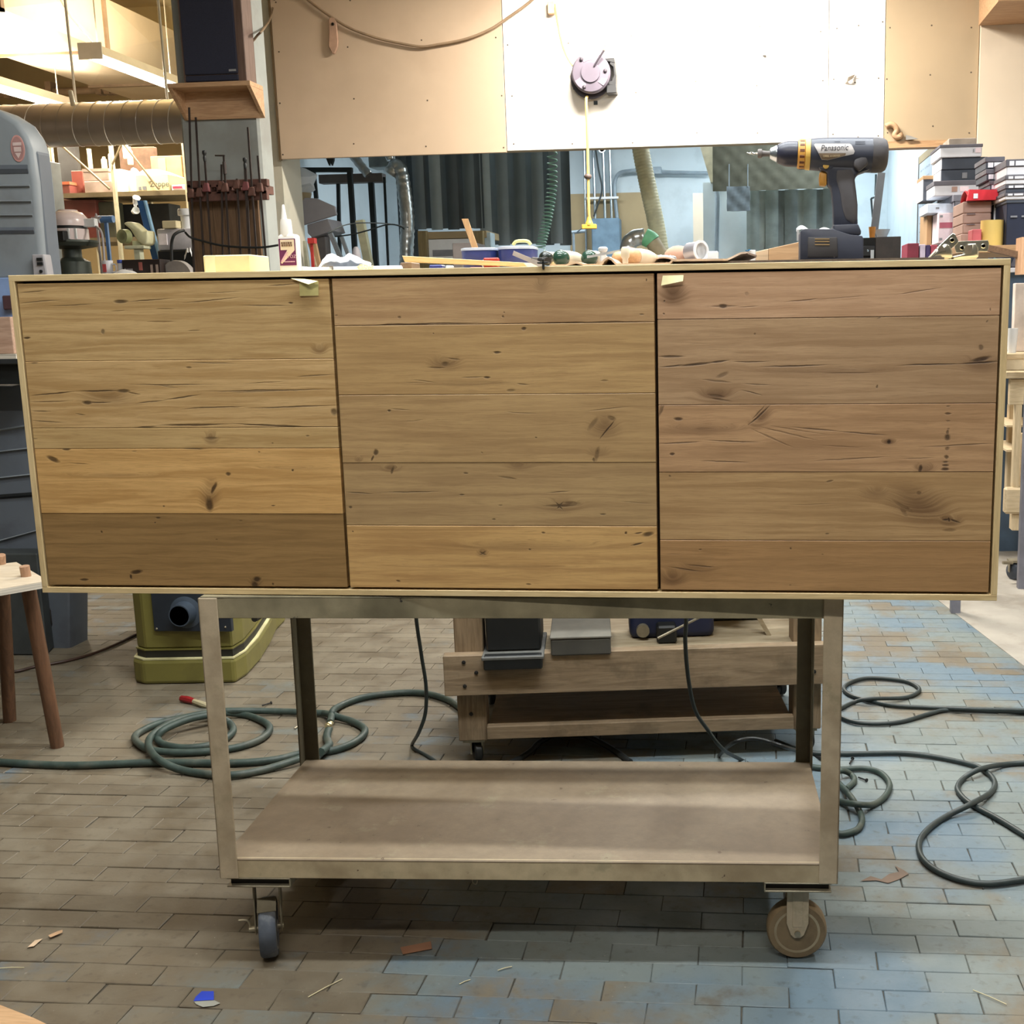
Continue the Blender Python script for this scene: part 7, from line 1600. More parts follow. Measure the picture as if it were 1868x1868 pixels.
def bagf(a, b):
    u = 1765 + 60 * a; p = at(u, 366 - 20 * math.sin(PI * min(1, .1 + b)) ** .6 * (1 - .35 * a * a), YV + .22); return Vector((p.x, YV + .22 + .2 * b, max(z + .001, p.z + .006 * mnoise.noise((a * 6, b * 5, 2)))))
m = MB(); m.sheet(lambda a, b: bagf(a, 1 - b), 20, 10, -.003); m.prism([(cx(1765, YV + .22), z + .001), (cx(1818, YV + .22), z + .001), (cx(1826, YV + .22), z + .042), (cx(1768, YV + .22), z + .046)], YV + .216, YV + .25); part('bag', m, pm('bright_red_plastic', (206, 46, 58), 0.35), t, smooth=50)
m = MB(); pbox(m, 1776, 353, 1784, 362, YV + .212, .003); part('tag', m, M_wbox, t, smooth=0)
c = at(1813, 435, YG - .1)
# bench in front of the rack with the yellow roll and clutter
M_benchc = wood('cream_bench_wood', (214, 194, 160), (196, 174, 138), 'x', .6); M_benchcz = wood('cream_bench_leg', (214, 194, 160), (196, 174, 138), 'z', .6)
t = thing('brown_cabinet', 'brown side table under the yellow tape roll', 'table', (at(1830, 447, YV).x, YV + .3, 0))
xa_, xb_ = at(1748, 447, YV).x, at(1960, 447, YV).x
m = MB(); m.box(xa_, xb_, YV, YV + .55, zt3 - .03, zt3); part('top', m, wood('tan_table_top', (176, 140, 100), (156, 120, 84), 'x'), t, .002, smooth=0)
for x in (xa_ + .02, xb_ - .06):
    for y in (YV + .03, YV + .48):
        m = MB(); m.box(x, x + .04, y, y + .04, 0, zt3 - .0305); part('leg', m, M_rackg, t, smooth=0)
c = at(1813, 418, YV + .08); r = 19.5 * upx(YV + .08); zr0 = zt3 + .0005; h = at(1813, 401, YV + .08).z - zr0
m = MB(); m.lathe([(.02, 0), (r, 0), (r, h), (.02, h), (.02, 0)], (c.x, YV + .12, zr0), n=32); solo('tape_roll', m, pm('mustard_roll', (206, 176, 98), 0.6, var=0.05), 'mustard yellow roll standing on end right of the brown cartons', 'roll')
z = rbox('red_carton', 'small red carton peeping out left of the yellow roll', 'box', 1776, 1793, 418, zt3, YV + .08, .1, pm('faded_red', (178, 84, 90), 0.6))
# stack at the right edge, standing on that table
z = rbox('crate', 'big navy crate at the right edge beside the yellow roll', 'crate', 1838, 1905, 365, zt3, YV + .06, .4, M_navy, lid=(.06, M_slate), st=((.1, .62, .28, .66, M_gprint), (.4, .62, .6, .66, M_gprint)))
zc_ = z
for i, (v, lb, mt) in enumerate(((352, 'grey carton with a dark band resting on the navy crate', M_wbox), (337, 'grey and white carton second above the navy crate', M_slate), (320, 'dark carton with a white strip third above the navy crate', M_wbox), (291, 'large grey and white carton high at the right edge', M_wbox))):
    z = rbox('carton', lb, 'box', 1834 + i % 2, 1905, v, z, YV + .05 + .01 * (i % 2), .36, mt, lid=(.45, M_lidk), st=((.06, .62, .18, .92, M_wbox), (.22, .62, .45, .92, M_wbox)))
z = zc_
z = rbox('label_box', 'narrow stack of white labelled boxes left of the navy crate', 'box', 1813, 1830, 368, zt3, YV + .3, .24, M_lidk, st=((.05, .6, .35, .95, M_wbox), (.5, .55, .9, .9, M_wbox), (.1, .1, .5, .45, M_wbox), (.55, .05, .95, .45, M_wbox)))
for i, (v, u0, lb) in enumerate(((348, 1803, 'dark carton with white tags just above the labelled boxes'), (330, 1806, 'dark carton with two white tags second above the labelled boxes'), (309, 1799, 'dark carton with a row of white tags third above the labelled boxes'), (287, 1797, 'dark lidded carton with white tags topmost left of the edge stack'))):
    z = rbox('carton', lb, 'box', u0, 1829, v, z if i else at(1820, 367, YV + .3).z + .002, YV + .28 + .01 * i, .25, M_slate, lid=(.4, M_lidk), st=((.1, .12, .4, .55, M_wbox), (.45, .12, .9, .55, M_wbox)))
# books on the rack's lower shelf edge
for i, (u0, u1, v, mt, lb) in enumerate(((1655, 1676, 444, pm('wine_red_cover', (124, 34, 54), 0.5), 'wine red folder leaning at the left of the hinges'), (1678, 1688, 446, pm('pale_lilac_cover', (200, 186, 206), 0.5), 'pale lilac folder right of the wine red one'), (1689, 1697, 447, pm('purple_cover', (60, 44, 92), 0.5), 'purple folder behind the hinges'), (1698, 1710, 447, pm('rose_red_cover', (170, 72, 90), 0.5), 'rose red folder behind the left hinge'))):
    y = 4.2; x0, x1 = at(u0, 460, y).x, at(u1, 460, y).x; z1 = at(u0, v, y).z
    m = MB(); m.box(x0, x1, y, y + .24, 1.36, z1); solo('folder', m, mt, lb, 'folder', bevel=.002, smooth=0)
xf0, xf1 = at(1640, 470, 4.2).x, at(1730, 470, 4.2).x
t = thing('folder_stand', 'low white stand carrying the coloured folders', 'stand', ((xf0 + xf1) / 2, 4.3, 0))
m = MB(); m.box(xf0, xf1, 4.15, 4.5, 1.32, 1.3595); part('top', m, M_wbox, t, smooth=0)
for x in (xf0 + .01, xf1 - .04):
    m = MB(); m.box(x, x + .03, 4.2, 4.45, 0, 1.3195); part('leg', m, M_rackg, t, smooth=0)
# dark clutter on the side table behind the hinges
z = zt3
a, b = at(1800, 452, 2.78), at(1905, 476, 2.5)
m = MB(); m.loft([[p + Vector((0, dy * .02, dz * .012)) for dy, dz in ((-1, -1), (1, -1), (1, 1), (-1, 1))] for p in (a, b)]); solo('brown_plank', m, wood('brown_lath', (140, 108, 84), (120, 90, 68), 'x'), 'brown lath sloping down behind the right hinge', 'plank', smooth=0)
m = MB(); pbox(m, 1863, 432, 1905, 500, 2.55, .1); solo('wood_offcut', m, wood('peach_offcut', (222, 176, 138), (206, 158, 118), 'z'), 'peach coloured offcut at the right edge beside the dark bag', 'wood', smooth=0)
# work table with the blue panel, papers and cup right of the sideboard
YU = 3.48
t = thing('work_table', 'cream wooden workbench on a caster at the right edge', 'bench', (at(1900, 900, YU).x, YU + .3, 0))
def ub(nm, u0, v0, u1, v1, y, d, mat, bev=.003): 
    m = MB(); pbox(m, u0, v0, u1, v1, y, d); return part(nm, m, mat, t, bev, smooth=0)
ub('top', 1836, 678, 1960, 690, YU - .02, .62, M_benchc); ub('apron', 1842, 691, 1960, 738, YU + .01, .04, M_benchc)
ub('leg', 1838, 738, 1852, 905, YU + .4, .05, M_benchcz); ub('leg', 1850, 738, 1862, 890, YU + .012, .05, M_benchcz)
ub('lower_rail', 1833, 890, 1960, 938, YU - .01, .05, M_benchc, .01); ub('foot_post', 1846, 938, 1862, 968, YU + .02, .06, M_benchcz)
ub('shelf', 1836, 775, 1960, 779, YU + .1, .4, M_benchc, .001); ub('shelf', 1836, 820, 1960, 824, YU + .1, .4, M_benchc, .001); ub('panel', 1862, 790, 1960, 888, YU + .06, .03, M_benchc)
q = at(1853, 984, YU + .04)
m = MB(); m.lathe([(0, -.015), (.035, -.015), (.042, -.01), (.042, .01), (.035, .015), (0, .015)], (q.x, YU + .05, .0425), (.8, .6, 0), 20); part('wheel', m, M_tyre, t)
m = MB(); m.box(q.x - .03, q.x + .03, YU + .02, YU + .08, .09, .1); m.box(q.x - .028, q.x - .024, YU + .03, YU + .07, .04, .09); m.box(q.x + .024, q.x + .028, YU + .03, YU + .07, .04, .09); m.tube([(q.x - .02, YU, .095), (q.x - .07, YU - .02, .1)], .008, 6); part('caster_fork', m, M_steel, t, smooth=0)
zt4 = at(1850, 678, YU).z
z = rbox('carton', 'cream carton standing on the workbench at the right edge', 'box', 1838, 1905, 646, zt4 + .0, YU + .1, .3, pm('cream_carton', (206, 192, 164), 0.7), lid=(.3, M_benchc))
c = at(1846, 630, YU + .2); m = MB(); m.lathe([(0, 0), (.020, 0), (.027, .115), (.026, .118), (.025, .115), (.019, .004), (0, .004)], (c.x, YU + .2, z + .0005), n=20); solo('white_cup', m, M_whitep, 'tall white cup on the cream carton', 'cup')
z2_ = rbox('white_panel_box', 'tall white board standing at the right edge behind the cup', 'board', 1859, 1905, 516, z, YU + .32, .06, pm('offwhite_board', (228, 214, 204), 0.6))
t = thing('blue_cabinet', 'blue grey cabinet with a white counter edge right of the sideboard', 'cabinet', (at(1880, 560, 4.3).x, 4.3, 0))
m = MB(); x0, x1, z0, z1 = rect(1836, 496, 1990, 640, 4.2); m.box(x0, x1, 4.2, 4.43, 0, z1); part('body', m, pm('slate_blue_panel', (70, 90, 112), 0.6), t, smooth=0)
m = MB(); x0, x1, z0, z2b = rect(1785, 488, 1990, 495, 4.15); m.box(x0, x1, 4.15, 4.45, z1 + .0005, z2b); part('counter', m, M_wbox, t, .002, smooth=0)
c = at(1836, 468, 4.3); hh2 = c.z - z2b
t = thing('tool_bag', 'dark blue tool bag slumped on the white counter behind the right hinge', 'bag', (c.x, 4.3, z2b))
m = MB(); m.ball((c.x, 4.3, z2b + hh2 * 1.0), (.10, .11, hh2 * 1.25), 20)
for i, p in enumerate(m.v):
    k = mnoise.noise(Vector(p) * 14) * .025; m.v[i] = (p[0] + k, p[1] + k, max(z2b + .001, p[2] + k))
part('bag', m, pm('dark_blue_canvas', (38, 48, 66), 0.8, var=0.2, scale=20), t, smooth=60)
m = MB(); m.tube(spline([at(1812, 478, 4.2), at(1820, 462, 4.19), at(1834, 458, 4.19), at(1844, 474, 4.2)], 5), .005, 6); part('strap', m, pm('teal_strap', (52, 92, 110), 0.7), t)
c = at(1856, 470, 4.25); m = MB(); m.box(c.x - .04, c.x + .1, 4.2, 4.26, z2b + .0005, c.z + .035); solo('dark_tin', m, M_lidk, 'dark tin beside the tool bag at the right edge', 'tin', bevel=.01, smooth=0)
# pine shelf bracket at the top right corner
t = thing('pine_shelf', 'raw pine shelf unit seen from below at the top right corner', 'shelf', at(1850, 20, 5.0))
ya, yb_ = YW - .035, YW - .6
A_, B_, C_ = at(1785, 47, ya), at(1845, 6, yb_), at(1905, 40, yb_)
zq = A_.z
pts = [Vector((A_.x, ya, zq)), Vector((A_.x, yb_, zq)), Vector((A_.x + 1.2, yb_, zq)), Vector((A_.x + 1.2, ya, zq))]
m = MB(); m.loft([[p for p in pts], [p + Vector((0, 0, .02)) for p in pts]]); part('board', m, M_pine, t, smooth=0)
m = MB(); m.box(A_.x, A_.x + .02, yb_, ya, zq + .0205, zq + .3); part('side', m, M_pine, t, smooth=0)
m = MB(); m.box(A_.x + .021, A_.x + 1.2, yb_, yb_ + .02, zq + .0205, zq + .12); part('front', m, M_pine, t, smooth=0)
m = MB(); m.loft([[(A_.x + .35, yb_ + .02, zq - .04), (A_.x + .39, yb_ + .02, zq - .04), (A_.x + .39, yb_ + .02, zq - .0005), (A_.x + .35, yb_ + .02, zq - .0005)], [(A_.x + .35, ya, zq - .04), (A_.x + .39, ya, zq - .04), (A_.x + .39, ya, zq - .0005), (A_.x + .35, ya, zq - .0005)]]); part('batten', m, M_pine, t, smooth=0)
# ================================================================ LEFT BACKGROUND: shelves, boxes, machines
YL1 = 6.9
M_post = pm('pale_shelf_post', (206, 198, 170), 0.5, 0.3); M_shelfd = pm('dark_shelf_steel', (112, 100, 76), 0.6, 0.2)
M_cr = pm('cream_box', (222, 210, 172), 0.7, var=0.05); M_brn = pm('brown_box', (156, 120, 78), 0.8); M_mar = pm('maroon_box', (92, 42, 36), 0.6); M_gb = pm('grey_pink_box', (166, 148, 138), 0.7); M_dk = pm('dark_store_goods', (40, 40, 40), 0.8, var=0.3, scale=8)
u_ = thing('store_shelf', 'tall steel shelf unit full of boxes below the spiral duct', 'shelf', (at(220, 400, YL1).x, YL1 + .3, 0))
zs1 = at(220, 349, YL1).z; zs0 = at(220, 432, YL1).z
def xv(u, y=YL1): return at(u, 400, y).x
for u in (104, 213, 345):
    for dy in (0, .55):
        m = MB(); x = xv(u); m.box(x - .012, x + .012, YL1 + dy, YL1 + dy + .03, 0, 2.72); part('upright', m, M_post, u_, smooth=0)
for z in (zs1, zs0, 1.15, .4):
    m = MB(); m.box(xv(100), xv(349), YL1 + .031, YL1 + .549, z - .035, z); part('shelf', m, M_shelfd, u_, smooth=0)
for (ua, va, ub_, vb) in ((108, 262, 200, 345), (290, 345, 225, 262), (222, 262, 205, 300)):
    a, b = at(ua, va, YL1 - .01), at(ub_, vb, YL1 - .01); m = MB(); m.tube([a, b], .009, 6); part('brace', m, M_shelfd, u_)
def lbox(name, lb, cat, u0, u1, v0, z0, dy, d, mat, **k):
    y = YL1 + dy; x0, x1 = xv(u0, y), xv(u1, y); z1 = at((u0 + u1) / 2, v0, y).z; z0 += .0005
    t = thing(name, lb, cat, ((x0 + x1) / 2, y + d / 2, z0))
    m = MB(); m.box(x0, x1, y, y + d, z0, z1); part('body', m, mat, t, k.get('bev', .004), smooth=0)
    if 'lid' in k: m = MB(); m.box(x0 - .004, x1 + .004, y - .004, y + d, z1 - .02, z1 + .003); part('lid', m, k['lid'], t, smooth=0)
    for (a, b, c, e, mt) in k.get('st', ()):
        m = MB(); m.box(x0 + (x1 - x0) * a, x0 + (x1 - x0) * c, y - .007, y - .0045, z0 + (z1 - z0) * b, z0 + (z1 - z0) * e); part('label', m, mt, t, smooth=0)
    return t, z1, (x0, x1, y, z0, z1)
_, z, _ = lbox('carton', 'grey pink carton, lower of two on the left of the shelf', 'box', 160, 209, 330, zs1, .06, .4, M_gb)
_, z, _ = lbox('carton', 'grey pink carton, upper of two on the left of the shelf', 'box', 160, 206, 308, z + .002, .07, .4, M_gb, lid=M_gb)
lbox('carton', 'brick red carton left of the grey pink pair', 'box', 138, 159, 311, zs1, .2, .3, pm('brick_red_carton', (110, 52, 42), 0.7))
lbox('toolbox', 'dark red toolbox with orange top at the left end of the shelf', 'box', 110, 133, 332, zs1, .1, .25, M_mar, lid=pm('orange_red_lid', (150, 78, 52), 0.6))
lbox('carton', 'tall white carton just right of the shelf post', 'box', 216, 228, 308, zs1, .06, .4, pm('bright_white_carton', (240, 234, 216), 0.6))
t, z, bb = lbox('carton', 'cream carton with dark lettering on the right of the shelf', 'box', 254, 314, 319, zs1, .05, .4, M_cr, st=((.08, .08, .16, .28, M_gprint), (.2, .08, .32, .3, M_gprint), (.38, .6, .46, .85, pm('pale_grey_print', (196, 188, 164), 0.7))))
text('Zappe', .062, ((bb[0] + bb[1]) / 2 + .06, bb[2] - .007, bb[3] + .05), (PI / 2, 0, 0), pm('dark_print', (60, 56, 50), 0.6), t)
m = MB(); x0, x1, y, z0, z1 = bb; m.hexa([(x0, y, z1 + .0005), (x1, y, z1 + .0005), (x1, y + .3, z1 + .0005), (x0, y + .3, z1 + .0005)], [(x0 + .04, y + .06, z1 + .05), (x1 - .12, y + .06, z1 + .05), (x1 - .12, y + .26, z1 + .05), (x0 + .04, y + .26, z1 + .05)]); part('flap', m, M_cr, t, smooth=0)
lbox('carton', 'white carton with a pink red mark at the right end of the shelf', 'box', 318, 343, 337, zs1, .06, .3, M_wbox, st=((.1, .35, .8, .75, pm('pink_red_print', (206, 60, 90), 0.6)),))
_, z, _ = lbox('carton', 'tall brown carton behind the cream one at right', 'box', 284, 340, 284, zs1, .47, .25, M_brn, st=((.25, .3, .5, .95, M_kraft),))
m = MB(); c = at(238, 350, YL1 + .1); m.lathe([(0, 0), (.06, 0), (.065, .05), (.05, .13), (.02, .19), (0, .2)], (c.x, YL1 + .2, zs1 + .0005), n=16)
for i, p in enumerate(m.v):
    k = mnoise.noise(Vector(p) * 12) * .02; m.v[i] = (p[0] + k, p[1] + k, max(zs1 + .0005, p[2]))
solo('paper_sack', m, M_cr, 'crumpled cream sack between the white and cream cartons', 'sack')
for i, (u, v, lb) in enumerate(((229, 274, 'white spray can hanging high behind the shelf post'), (237, 285, 'cream bottle hanging just right of the white can'), (204, 300, 'white bottle left of the shelf post'), (190, 296, 'small pale bottle on the grey pink cartons'))):
    c = at(u, v, YL1 + .35); m = MB(); h = .14 if i < 3 else .09; zb_ = at(u, 308, YL1 + .35).z if i >= 2 else c.z - .07
    m.lathe([(0, 0), (.02, 0), (.022, .01), (.022, h * .75), (.012, h * .85), (.012, h), (0, h)], (c.x, YL1 + .35, zb_ + .004), n=12); solo('bottle', m, M_cr if i % 2 else M_whitep, lb, 'bottle')
for (u0, u1, v0, v1, lb) in ((106, 140, 262, 330, 'dark bundle of goods at the left of the top shelf'), (218, 282, 268, 318, 'dark brown goods behind the sack on the shelf')):
    x0, x1, z0, z1 = rect(u0, v0, u1, v1, YL1 + .48); m = MB(); m.box(x0, x1, YL1 + .48, YL1 + .54, zs1 + .0005, z1); solo('dark_bundle', m, pm('brown_dark_goods', (70, 52, 40), 0.9, var=.3, scale=14) if u0 > 200 else M_dk, lb, 'bundle', bevel=.006, smooth=0)
x0, x1, z0, z1 = rect(66, 300, 90, 470, 6.0); m = MB(); m.box(x0, x1, 6.0, 6.2, 0, at(78, 292, 6.0).z); solo('grey_locker', m, pm('dull_locker', (84, 88, 90), 0.6), 'narrow grey locker just right of the band saw', 'cabinet', bevel=.004, smooth=0)
z = at(78, 292, 6.0).z + .0005
for u, lb, mt, r in ((68, 'red bottle on top of the grey locker', pm('raspberry', (172, 44, 60), 0.5), .022), (92, 'pale bottle beside the red one on the locker', M_cr, .016)):
    c = at(u, 280, 6.05); c.x = min(c.x, x1 - .02); m = MB(); m.lathe([(0, 0), (r, 0), (r * 1.1, .05), (r, .09), (r * .6, .11), (r * .7, .13), (0, .135)], (c.x, 6.08, z), n=14); solo('bottle', m, mt, lb, 'bottle')
# lower bay: maroon chests, light green tool, lamp heads, level
lbox('chest', 'wide maroon chest on the lower shelf behind the dome motor', 'chest', 92, 177, 366, zs0, .08, .25, M_mar, lid=M_mar)
lbox('chest', 'dark olive chest right of the maroon chest', 'chest', 181, 209, 368, zs0, .12, .15, pm('dark_olive', (72, 72, 58), 0.7))
lbox('chest', 'dark chest behind the white lamp heads', 'chest', 218, 310, 372, zs0, .3, .2, M_dk)
c = at(246, 375, YL1 - .25); t = thing('lamp_head', 'pair of small white lamp heads below the cream carton', 'lamp', (c.x, YL1 - .25, c.z - .05))
for (u, v, ax) in ((248, 366, (.5, -.5, .7)), (246, 385, (.7, -.7, .1))):
    q = at(u, v, YL1 - .25); m = MB(); m.lathe([(0, -.03), (.018, -.03), (.022, 0), (.028, .03), (.024, .03), (.0, .01)], q, ax, 16); part('head', m, M_whitep, t)
m = MB(); m.tube([at(248, 366, YL1 - .25), at(247, 385, YL1 - .25)], .008, 8); m.tube([at(246, 376, YL1 - .25), at(246, 372, YL1 - .0)], .008, 8); part('arm', m, M_whitep, t)
a, b = at(259, 366, 5.22), at(274, 424, 5.22); b2 = a + (b - a) * ((a.z - at(220, 500, 4.55).z + .019) / (a.z - b.z))
t = thing('spirit_level', 'blue level leaning upright among the machines', 'level', b2)
m = MB(); m.loft([[p + Vector((dx * .028, dy * .012, 0)) for dx, dy in ((-1, -1), (.5, -1), (.5, 1), (-1, 1))] for p in (b2, a)]); part('body', m, pm('level_blue', (44, 90, 146), 0.4), t, .002, smooth=0)
m = MB(); m.loft([[p + Vector((dx * .028, dy * .013, 0)) for dx, dy in ((.52, -1), (.95, -1), (.95, 1), (.52, 1))] for p in (b2, a)]); part('pale_edge', m, pm('pale_level_blue', (140, 184, 220), 0.4), t, smooth=0)
# long machine bench
YB2 = 4.55; zb2 = at(220, 500, YB2).z - .02
t = thing('machine_bench', 'dark bench carrying the machines left of the pillar', 'bench', (at(210, 500, YB2).x, YB2 + .3, 0))
xa_, xb_ = at(84, 500, YB2).x, at(352, 500, YB2).x
m = MB(); m.box(xa_, xb_, YB2, YB2 + .75, zb2 - .04, zb2); part('top', m, pm('dusty_bench_top', (118, 110, 102), 0.8), t, smooth=0)
for x in (xa_ + .02, xb_ - .08):
    for y in (YB2 + .03, YB2 + .66):
        m = MB(); m.box(x, x + .06, y, y + .06, 0, zb2 - .0405); part('leg', m, M_saw2, t, smooth=0)
M_dome = pm('warm_white_enamel', (206, 190, 188), 0.25, var=0.05)
ky = upx(YB2 + .2)
c = at(129, 440, YB2 + .25); r = 34 * ky
t = thing('dome_motor', 'glossy white domed motor on a round dark table above the bench', 'machine', (c.x, c.y, zb2))
zz = lambda v: at(129, v, YB2 + .25).z
m = MB(); m.lathe([(0, zz(383)), (r * .48, zz(383)), (r * .52, zz(385.5)), (r * .72, zz(388)), (r * .95, zz(397)), (r, zz(404)), (r, zz(413)), (0, zz(413))], (c.x, c.y, 0), n=32); m.v = m.v; part('dome', m, M_dome, t)
m = MB(); m.lathe([(0, zz(413.2)), (r * .92, zz(413.2)), (r * .92, zz(418)), (0, zz(418))], (c.x, c.y, 0), n=32); part('band', m, M_black, t)
m = MB(); m.lathe([(0, zz(418.2)), (r * .96, zz(418.2)), (r * .97, zz(439)), (0, zz(439))], (c.x, c.y, 0), n=32); part('barrel', m, M_dome, t)
for u in (124, 137):
    m = MB(); q = at(u, 428, c.y - r); m.box(q.x - .008, q.x + .008, c.y - r * .985, c.y - r * .9, zz(438), zz(419)); part('cooling_rib', m, M_whitep, t, .002, smooth=0)
m = MB(); m.lathe([(0, zz(439.2)), (r * 1.4, zz(439.2)), (r * 1.42, zz(443)), (r * 1.3, zz(450)), (r * .5, zz(455)), (r * .5, zz(470)), (r * .9, zz(478)), (r * .95, zb2 + .001), (0, zb2 + .001)], (c.x, c.y, 0), n=32); part('pedestal', m, pm('green_black_iron', (58, 64, 58), 0.5, 0.3), t)
m = MB(); pbox(m, 78, 421, 116, 440, c.y - r - .06, .05); part('motor_box', m, M_black, t, .004, smooth=0)
m = MB(); m.box(at(116.1, 430, c.y - r).x, c.x, c.y - r - .04, c.y - r * .5, zz(437), zz(425)); part('box_mount', m, M_black, t, smooth=0)
m = MB(); m.tube(spline([at(168, 412, c.y), at(178, 415, c.y - .02), at(185, 424, c.y - .05), at(188, 442, c.y - .08), at(190, 468, c.y - .1), at(191, 490, c.y - .12)], 6), .007, 8); part('flexible_lead', m, M_gsheet, t)
m = MB(); q = at(170, 405, c.y); m.box(c.x + r * .9, q.x + .02, q.y - .02, q.y + .02, q.z - .03, q.z + .02); part('switch', m, M_whitep, t, .003, smooth=0)
m = MB(); q = at(175, 399, c.y + .3); pts = [(q.x + (.034 if i % 2 == 0 else .014) * math.sin(i * PI / 5), q.z + (.034 if i % 2 == 0 else .014) * math.cos(i * PI / 5)) for i in range(10)]; m.prism(pts, q.y, q.y + .015); m.box(q.x - .006, q.x + .006, q.y + .002, q.y + .012, zb2 + .001, q.z - .02); solo('star_knob', m, M_gsheet, 'pale star knob behind the domed motor', 'knob', smooth=0)
q = at(193, 400, 5.6); m = MB(); m.cyl((q.x - .055, 5.6, q.z), (q.x + .055, 5.6, q.z), .024, n=18); m.cyl((q.x - .1, 5.6, q.z), (q.x - .055, 5.6, q.z), .012, n=10); m.box(q.x - .01, q.x + .01, 5.59, 5.61, 0, q.z - .02); solo('blue_motor', m, pm('machine_blue', (74, 112, 164), 0.45), 'blue cylindrical motor on a stand right of the domed motor', 'machine')
# small things along the front of that bench
yk = YB2 + .06
def benchx(u): return at(u, 480, yk).x
t = thing('mug', 'white mug with red print on the machine bench', 'mug', (benchx(187), yk + .05, zb2))
m = MB(); hm = at(187, 475, yk).z - zb2; m.lathe([(0, 0), (.022, 0), (.03, hm * .5), (.034, hm), (.031, hm), (.026, hm * .4), (0, .006)], (benchx(187), yk + .05, zb2 + .0005), n=20); part('cup', m, M_wbox, t)
m = MB(); m.tube(spline([(benchx(187) + .03, yk + .05, zb2 + hm * .8), (benchx(187) + .052, yk + .05, zb2 + hm * .75), (benchx(187) + .052, yk + .05, zb2 + hm * .4), (benchx(187) + .027, yk + .05, zb2 + hm * .35)], 5), .005, 6); part('handle', m, M_wbox, t)
m = MB(); m.box(benchx(187) - .012, benchx(187) + .010, yk + .0175, yk + .0195, zb2 + hm * .35, zb2 + hm * .8); part('print', m, pm('coral_print', (208, 90, 92), 0.5), t, smooth=0)
t = thing('blue_cap_bottle', 'white bottle with a blue cap beside the mug', 'bottle', (benchx(212), yk + .05, zb2))
hm = at(212, 480, yk).z - zb2; m = MB(); m.lathe([(0, 0), (.019, 0), (.020, hm * .9), (.017, hm), (0, hm)], (benchx(212), yk + .05, zb2 + .0005), n=18); part('body', m, M_wbox, t)
m = MB(); m.lathe([(0, hm + .001), (.02, hm + .001), (.02, hm + .02), (0, hm + .02)], (benchx(212), yk + .05, zb2 + .0005), n=18); part('cap', m, pm('cap_blue', (60, 84, 176), 0.4), t)
x0, x1 = benchx(219), benchx(289); zt5 = at(254, 473, yk).z
t = thing('black_case', 'long black case with small labels on the machine bench', 'case', ((x0 + x1) / 2, yk + .1, zb2))
m = MB(); m.box(x0, x1, yk + .02, yk + .25, zb2 + .0005, zt5); part('body', m, pm('brown_black', (44, 34, 32), 0.5), t, .003, smooth=0)
for a, b, c_, e, mt in ((.05, .35, .1, .52, M_gsheet), (.12, .3, .27, .5, M_gsheet), (.44, .4, .53, .85, pm('dusty_red_label', (160, 92, 84), 0.6)), (.74, .1, .8, .7, M_gb), (.88, .1, .94, .7, M_gb)):
    m = MB(); m.box(x0 + (x1 - x0) * a, x0 + (x1 - x0) * c_, yk + .0175, yk + .0195, zb2 + (zt5 - zb2) * b, zb2 + (zt5 - zb2) * e); part('label', m, mt, t, smooth=0)
m = MB(); m.sheet(lambda a, b: Vector((benchx(200 + 64 * a), yk - .05 + .07 * b, zb2 + .002 + (at(230, 492, yk).z - zb2) * math.sin(PI * min(1, .05 + a)) * (.4 + .6 * math.sin(PI * b)) + .002 * math.sin(a * 20))), 20, 5, .001); solo('paper_stack', m, M_whitep, 'curled white papers at the front of the machine bench', 'paper', smooth=50)
m = MB(); c = at(150, 497, yk); m.lathe([(0, 0), (.05, 0), (.075, .03), (.073, .03), (.048, .004), (0, .004)], (c.x - .02, yk + .07, zb2 + .0005), n=22); solo('grey_dish', m, M_gsheet, 'shallow grey dish at the left of the machine bench', 'dish')
t = thing('hand_router', 'cream green hand tool with a dark ring on the machine bench', 'tool', at(248, 470, 4.95))
yy = 4.95; g2 = lambda x, y: at(200 + x / 11.675, 370 + y / 11.675, yy)
m = MB(); q = [g2(*p) for p in ((340, 400), (470, 405), (700, 610), (800, 580), (815, 760), (800, 870), (730, 910), (600, 830), (430, 560), (280, 440))]; m.prism([(p.x, p.z) for p in q], yy, yy + .1); part('body', m, pm('cream_green_cast', (220, 218, 180), 0.5), t, .012, seg=3)
m = MB(); m.lathe([(.022, -.02), (.042, -.02), (.045, .02), (.022, .02), (.022, -.02)], g2(350, 720) + Vector((0, -.02, 0)), (0.3, 1, 0), 24); part('ring', m, pm('moss_ring', (142, 148, 104), 0.5), t)
m = MB(); m.lathe([(0, -.005), (.0215, -.005), (.0215, .01), (0, .01)], g2(350, 720) + Vector((0, -.01, 0)), (0.3, 1, 0), 20); part('ring_hole', m, M_dark, t)
m = MB(); q = g2(500, 950); zz0 = zb2 + .0005; m.box(q.x - .06, q.x + .07, yy, yy + .09, q.z - .008, q.z + .012); m.box(q.x - .01, q.x + .03, yy + .02, yy + .07, zz0, q.z - .008); m.box(q.x - .02, q.x + .035, yy + .03, yy + .06, q.z + .012, g2(500, 800).z); part('foot_plate', m, pm('pale_green_cast', (206, 208, 180), 0.5), t, .003, smooth=0)
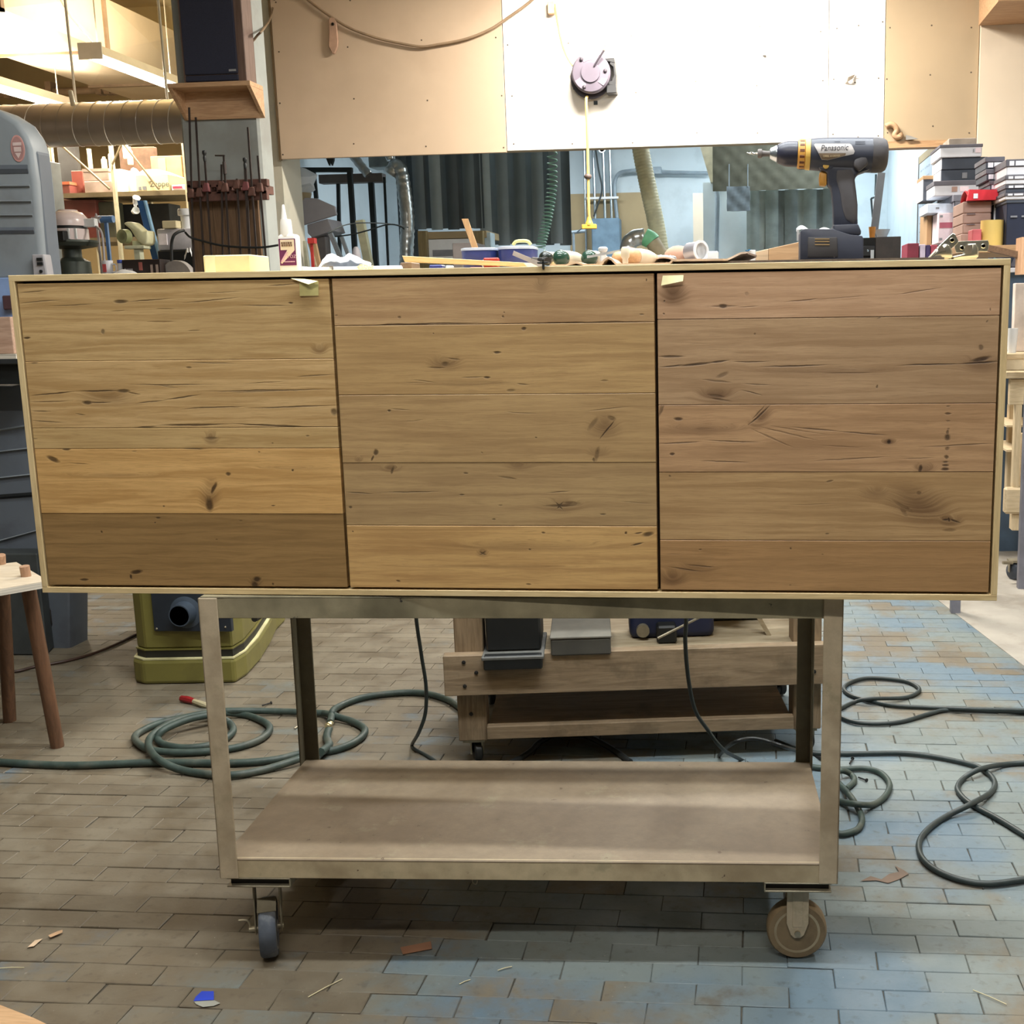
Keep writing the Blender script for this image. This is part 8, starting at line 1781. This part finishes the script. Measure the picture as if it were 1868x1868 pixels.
t = thing('white_machine', 'pale grey round capped machine against the pillar with a black base', 'machine', (at(318, 460, 5.0).x, 5.1, zb2))
yy = 5.0; zz = lambda v: at(318, v, yy).z; xx = lambda u: at(u, 430, yy).x
cx_ = xx(330); m = MB(); m.lathe([(0, zz(379)), (.048, zz(379)), (.053, zz(381.5)), (.053, zz(391)), (.038, zz(392)), (.036, zz(416)), (0, zz(416))], (cx_, yy + .1, 0), n=24); part('column', m, M_whitep, t)
m = MB(); m.box(xx(283), xx(348), yy + .02, yy + .2, zz(456), zz(416.5)); part('body', m, pm('pale_grey_cast', (196, 194, 200), 0.4), t, .01, smooth=38, seg=2)
m = MB(); m.box(xx(287), xx(302), yy + .012, yy + .0195, zz(446), zz(426)); part('white_panel', m, pm('bright_panel', (236, 228, 232), 0.4), t, smooth=0)
m = MB(); m.box(xx(284), xx(350), yy + .0, yy + .24, zb2 + .0005, zz(456.5)); part('base', m, M_black, t, .006, smooth=0)
m = MB(); m.box(xx(296), xx(322), yy + .01, yy + .1, zz(416), zz(402)); part('cream_block', m, M_cr, t, .004, smooth=0)
m = MB(); m.tube(spline([at(336, 420, 4.75), at(326, 423, 4.72), at(317, 430, 4.7), at(313, 445, 4.7), at(313, 470, 4.7), at(315, 500, 4.7)], 6), .009, 8); part('black_lead', m, M_black, t)
c = at(326, 505, 4.72); m = MB(); rD = 30 * upx(4.72); m.lathe([(0, -.03), (rD * .97, -.03), (rD, -.02), (rD, .02), (rD * .97, .03), (0, .03)], (c.x, 4.72, c.z), (0, 1, 0), 32); m.v = [p if p[2] > zb2 + .0005 else (p[0], p[1], zb2 + .0005) for p in m.v]; solo('saw_guard', m, pm('warm_grey_guard', (160, 154, 150), 0.5), 'round grey guard standing below the white machine', 'guard')
m = MB(); m.sheet(lambda a, b: at(336 + 14 * a, 474 - 15 * math.sin(a * 2.6) - 8 * b + 2 * math.sin(a * 14), 4.66 + .02 * b), 8, 5, .001); solo('white_rag', m, M_whitep, 'white rag hanging by the grey guard at the pillar', 'rag', smooth=40)
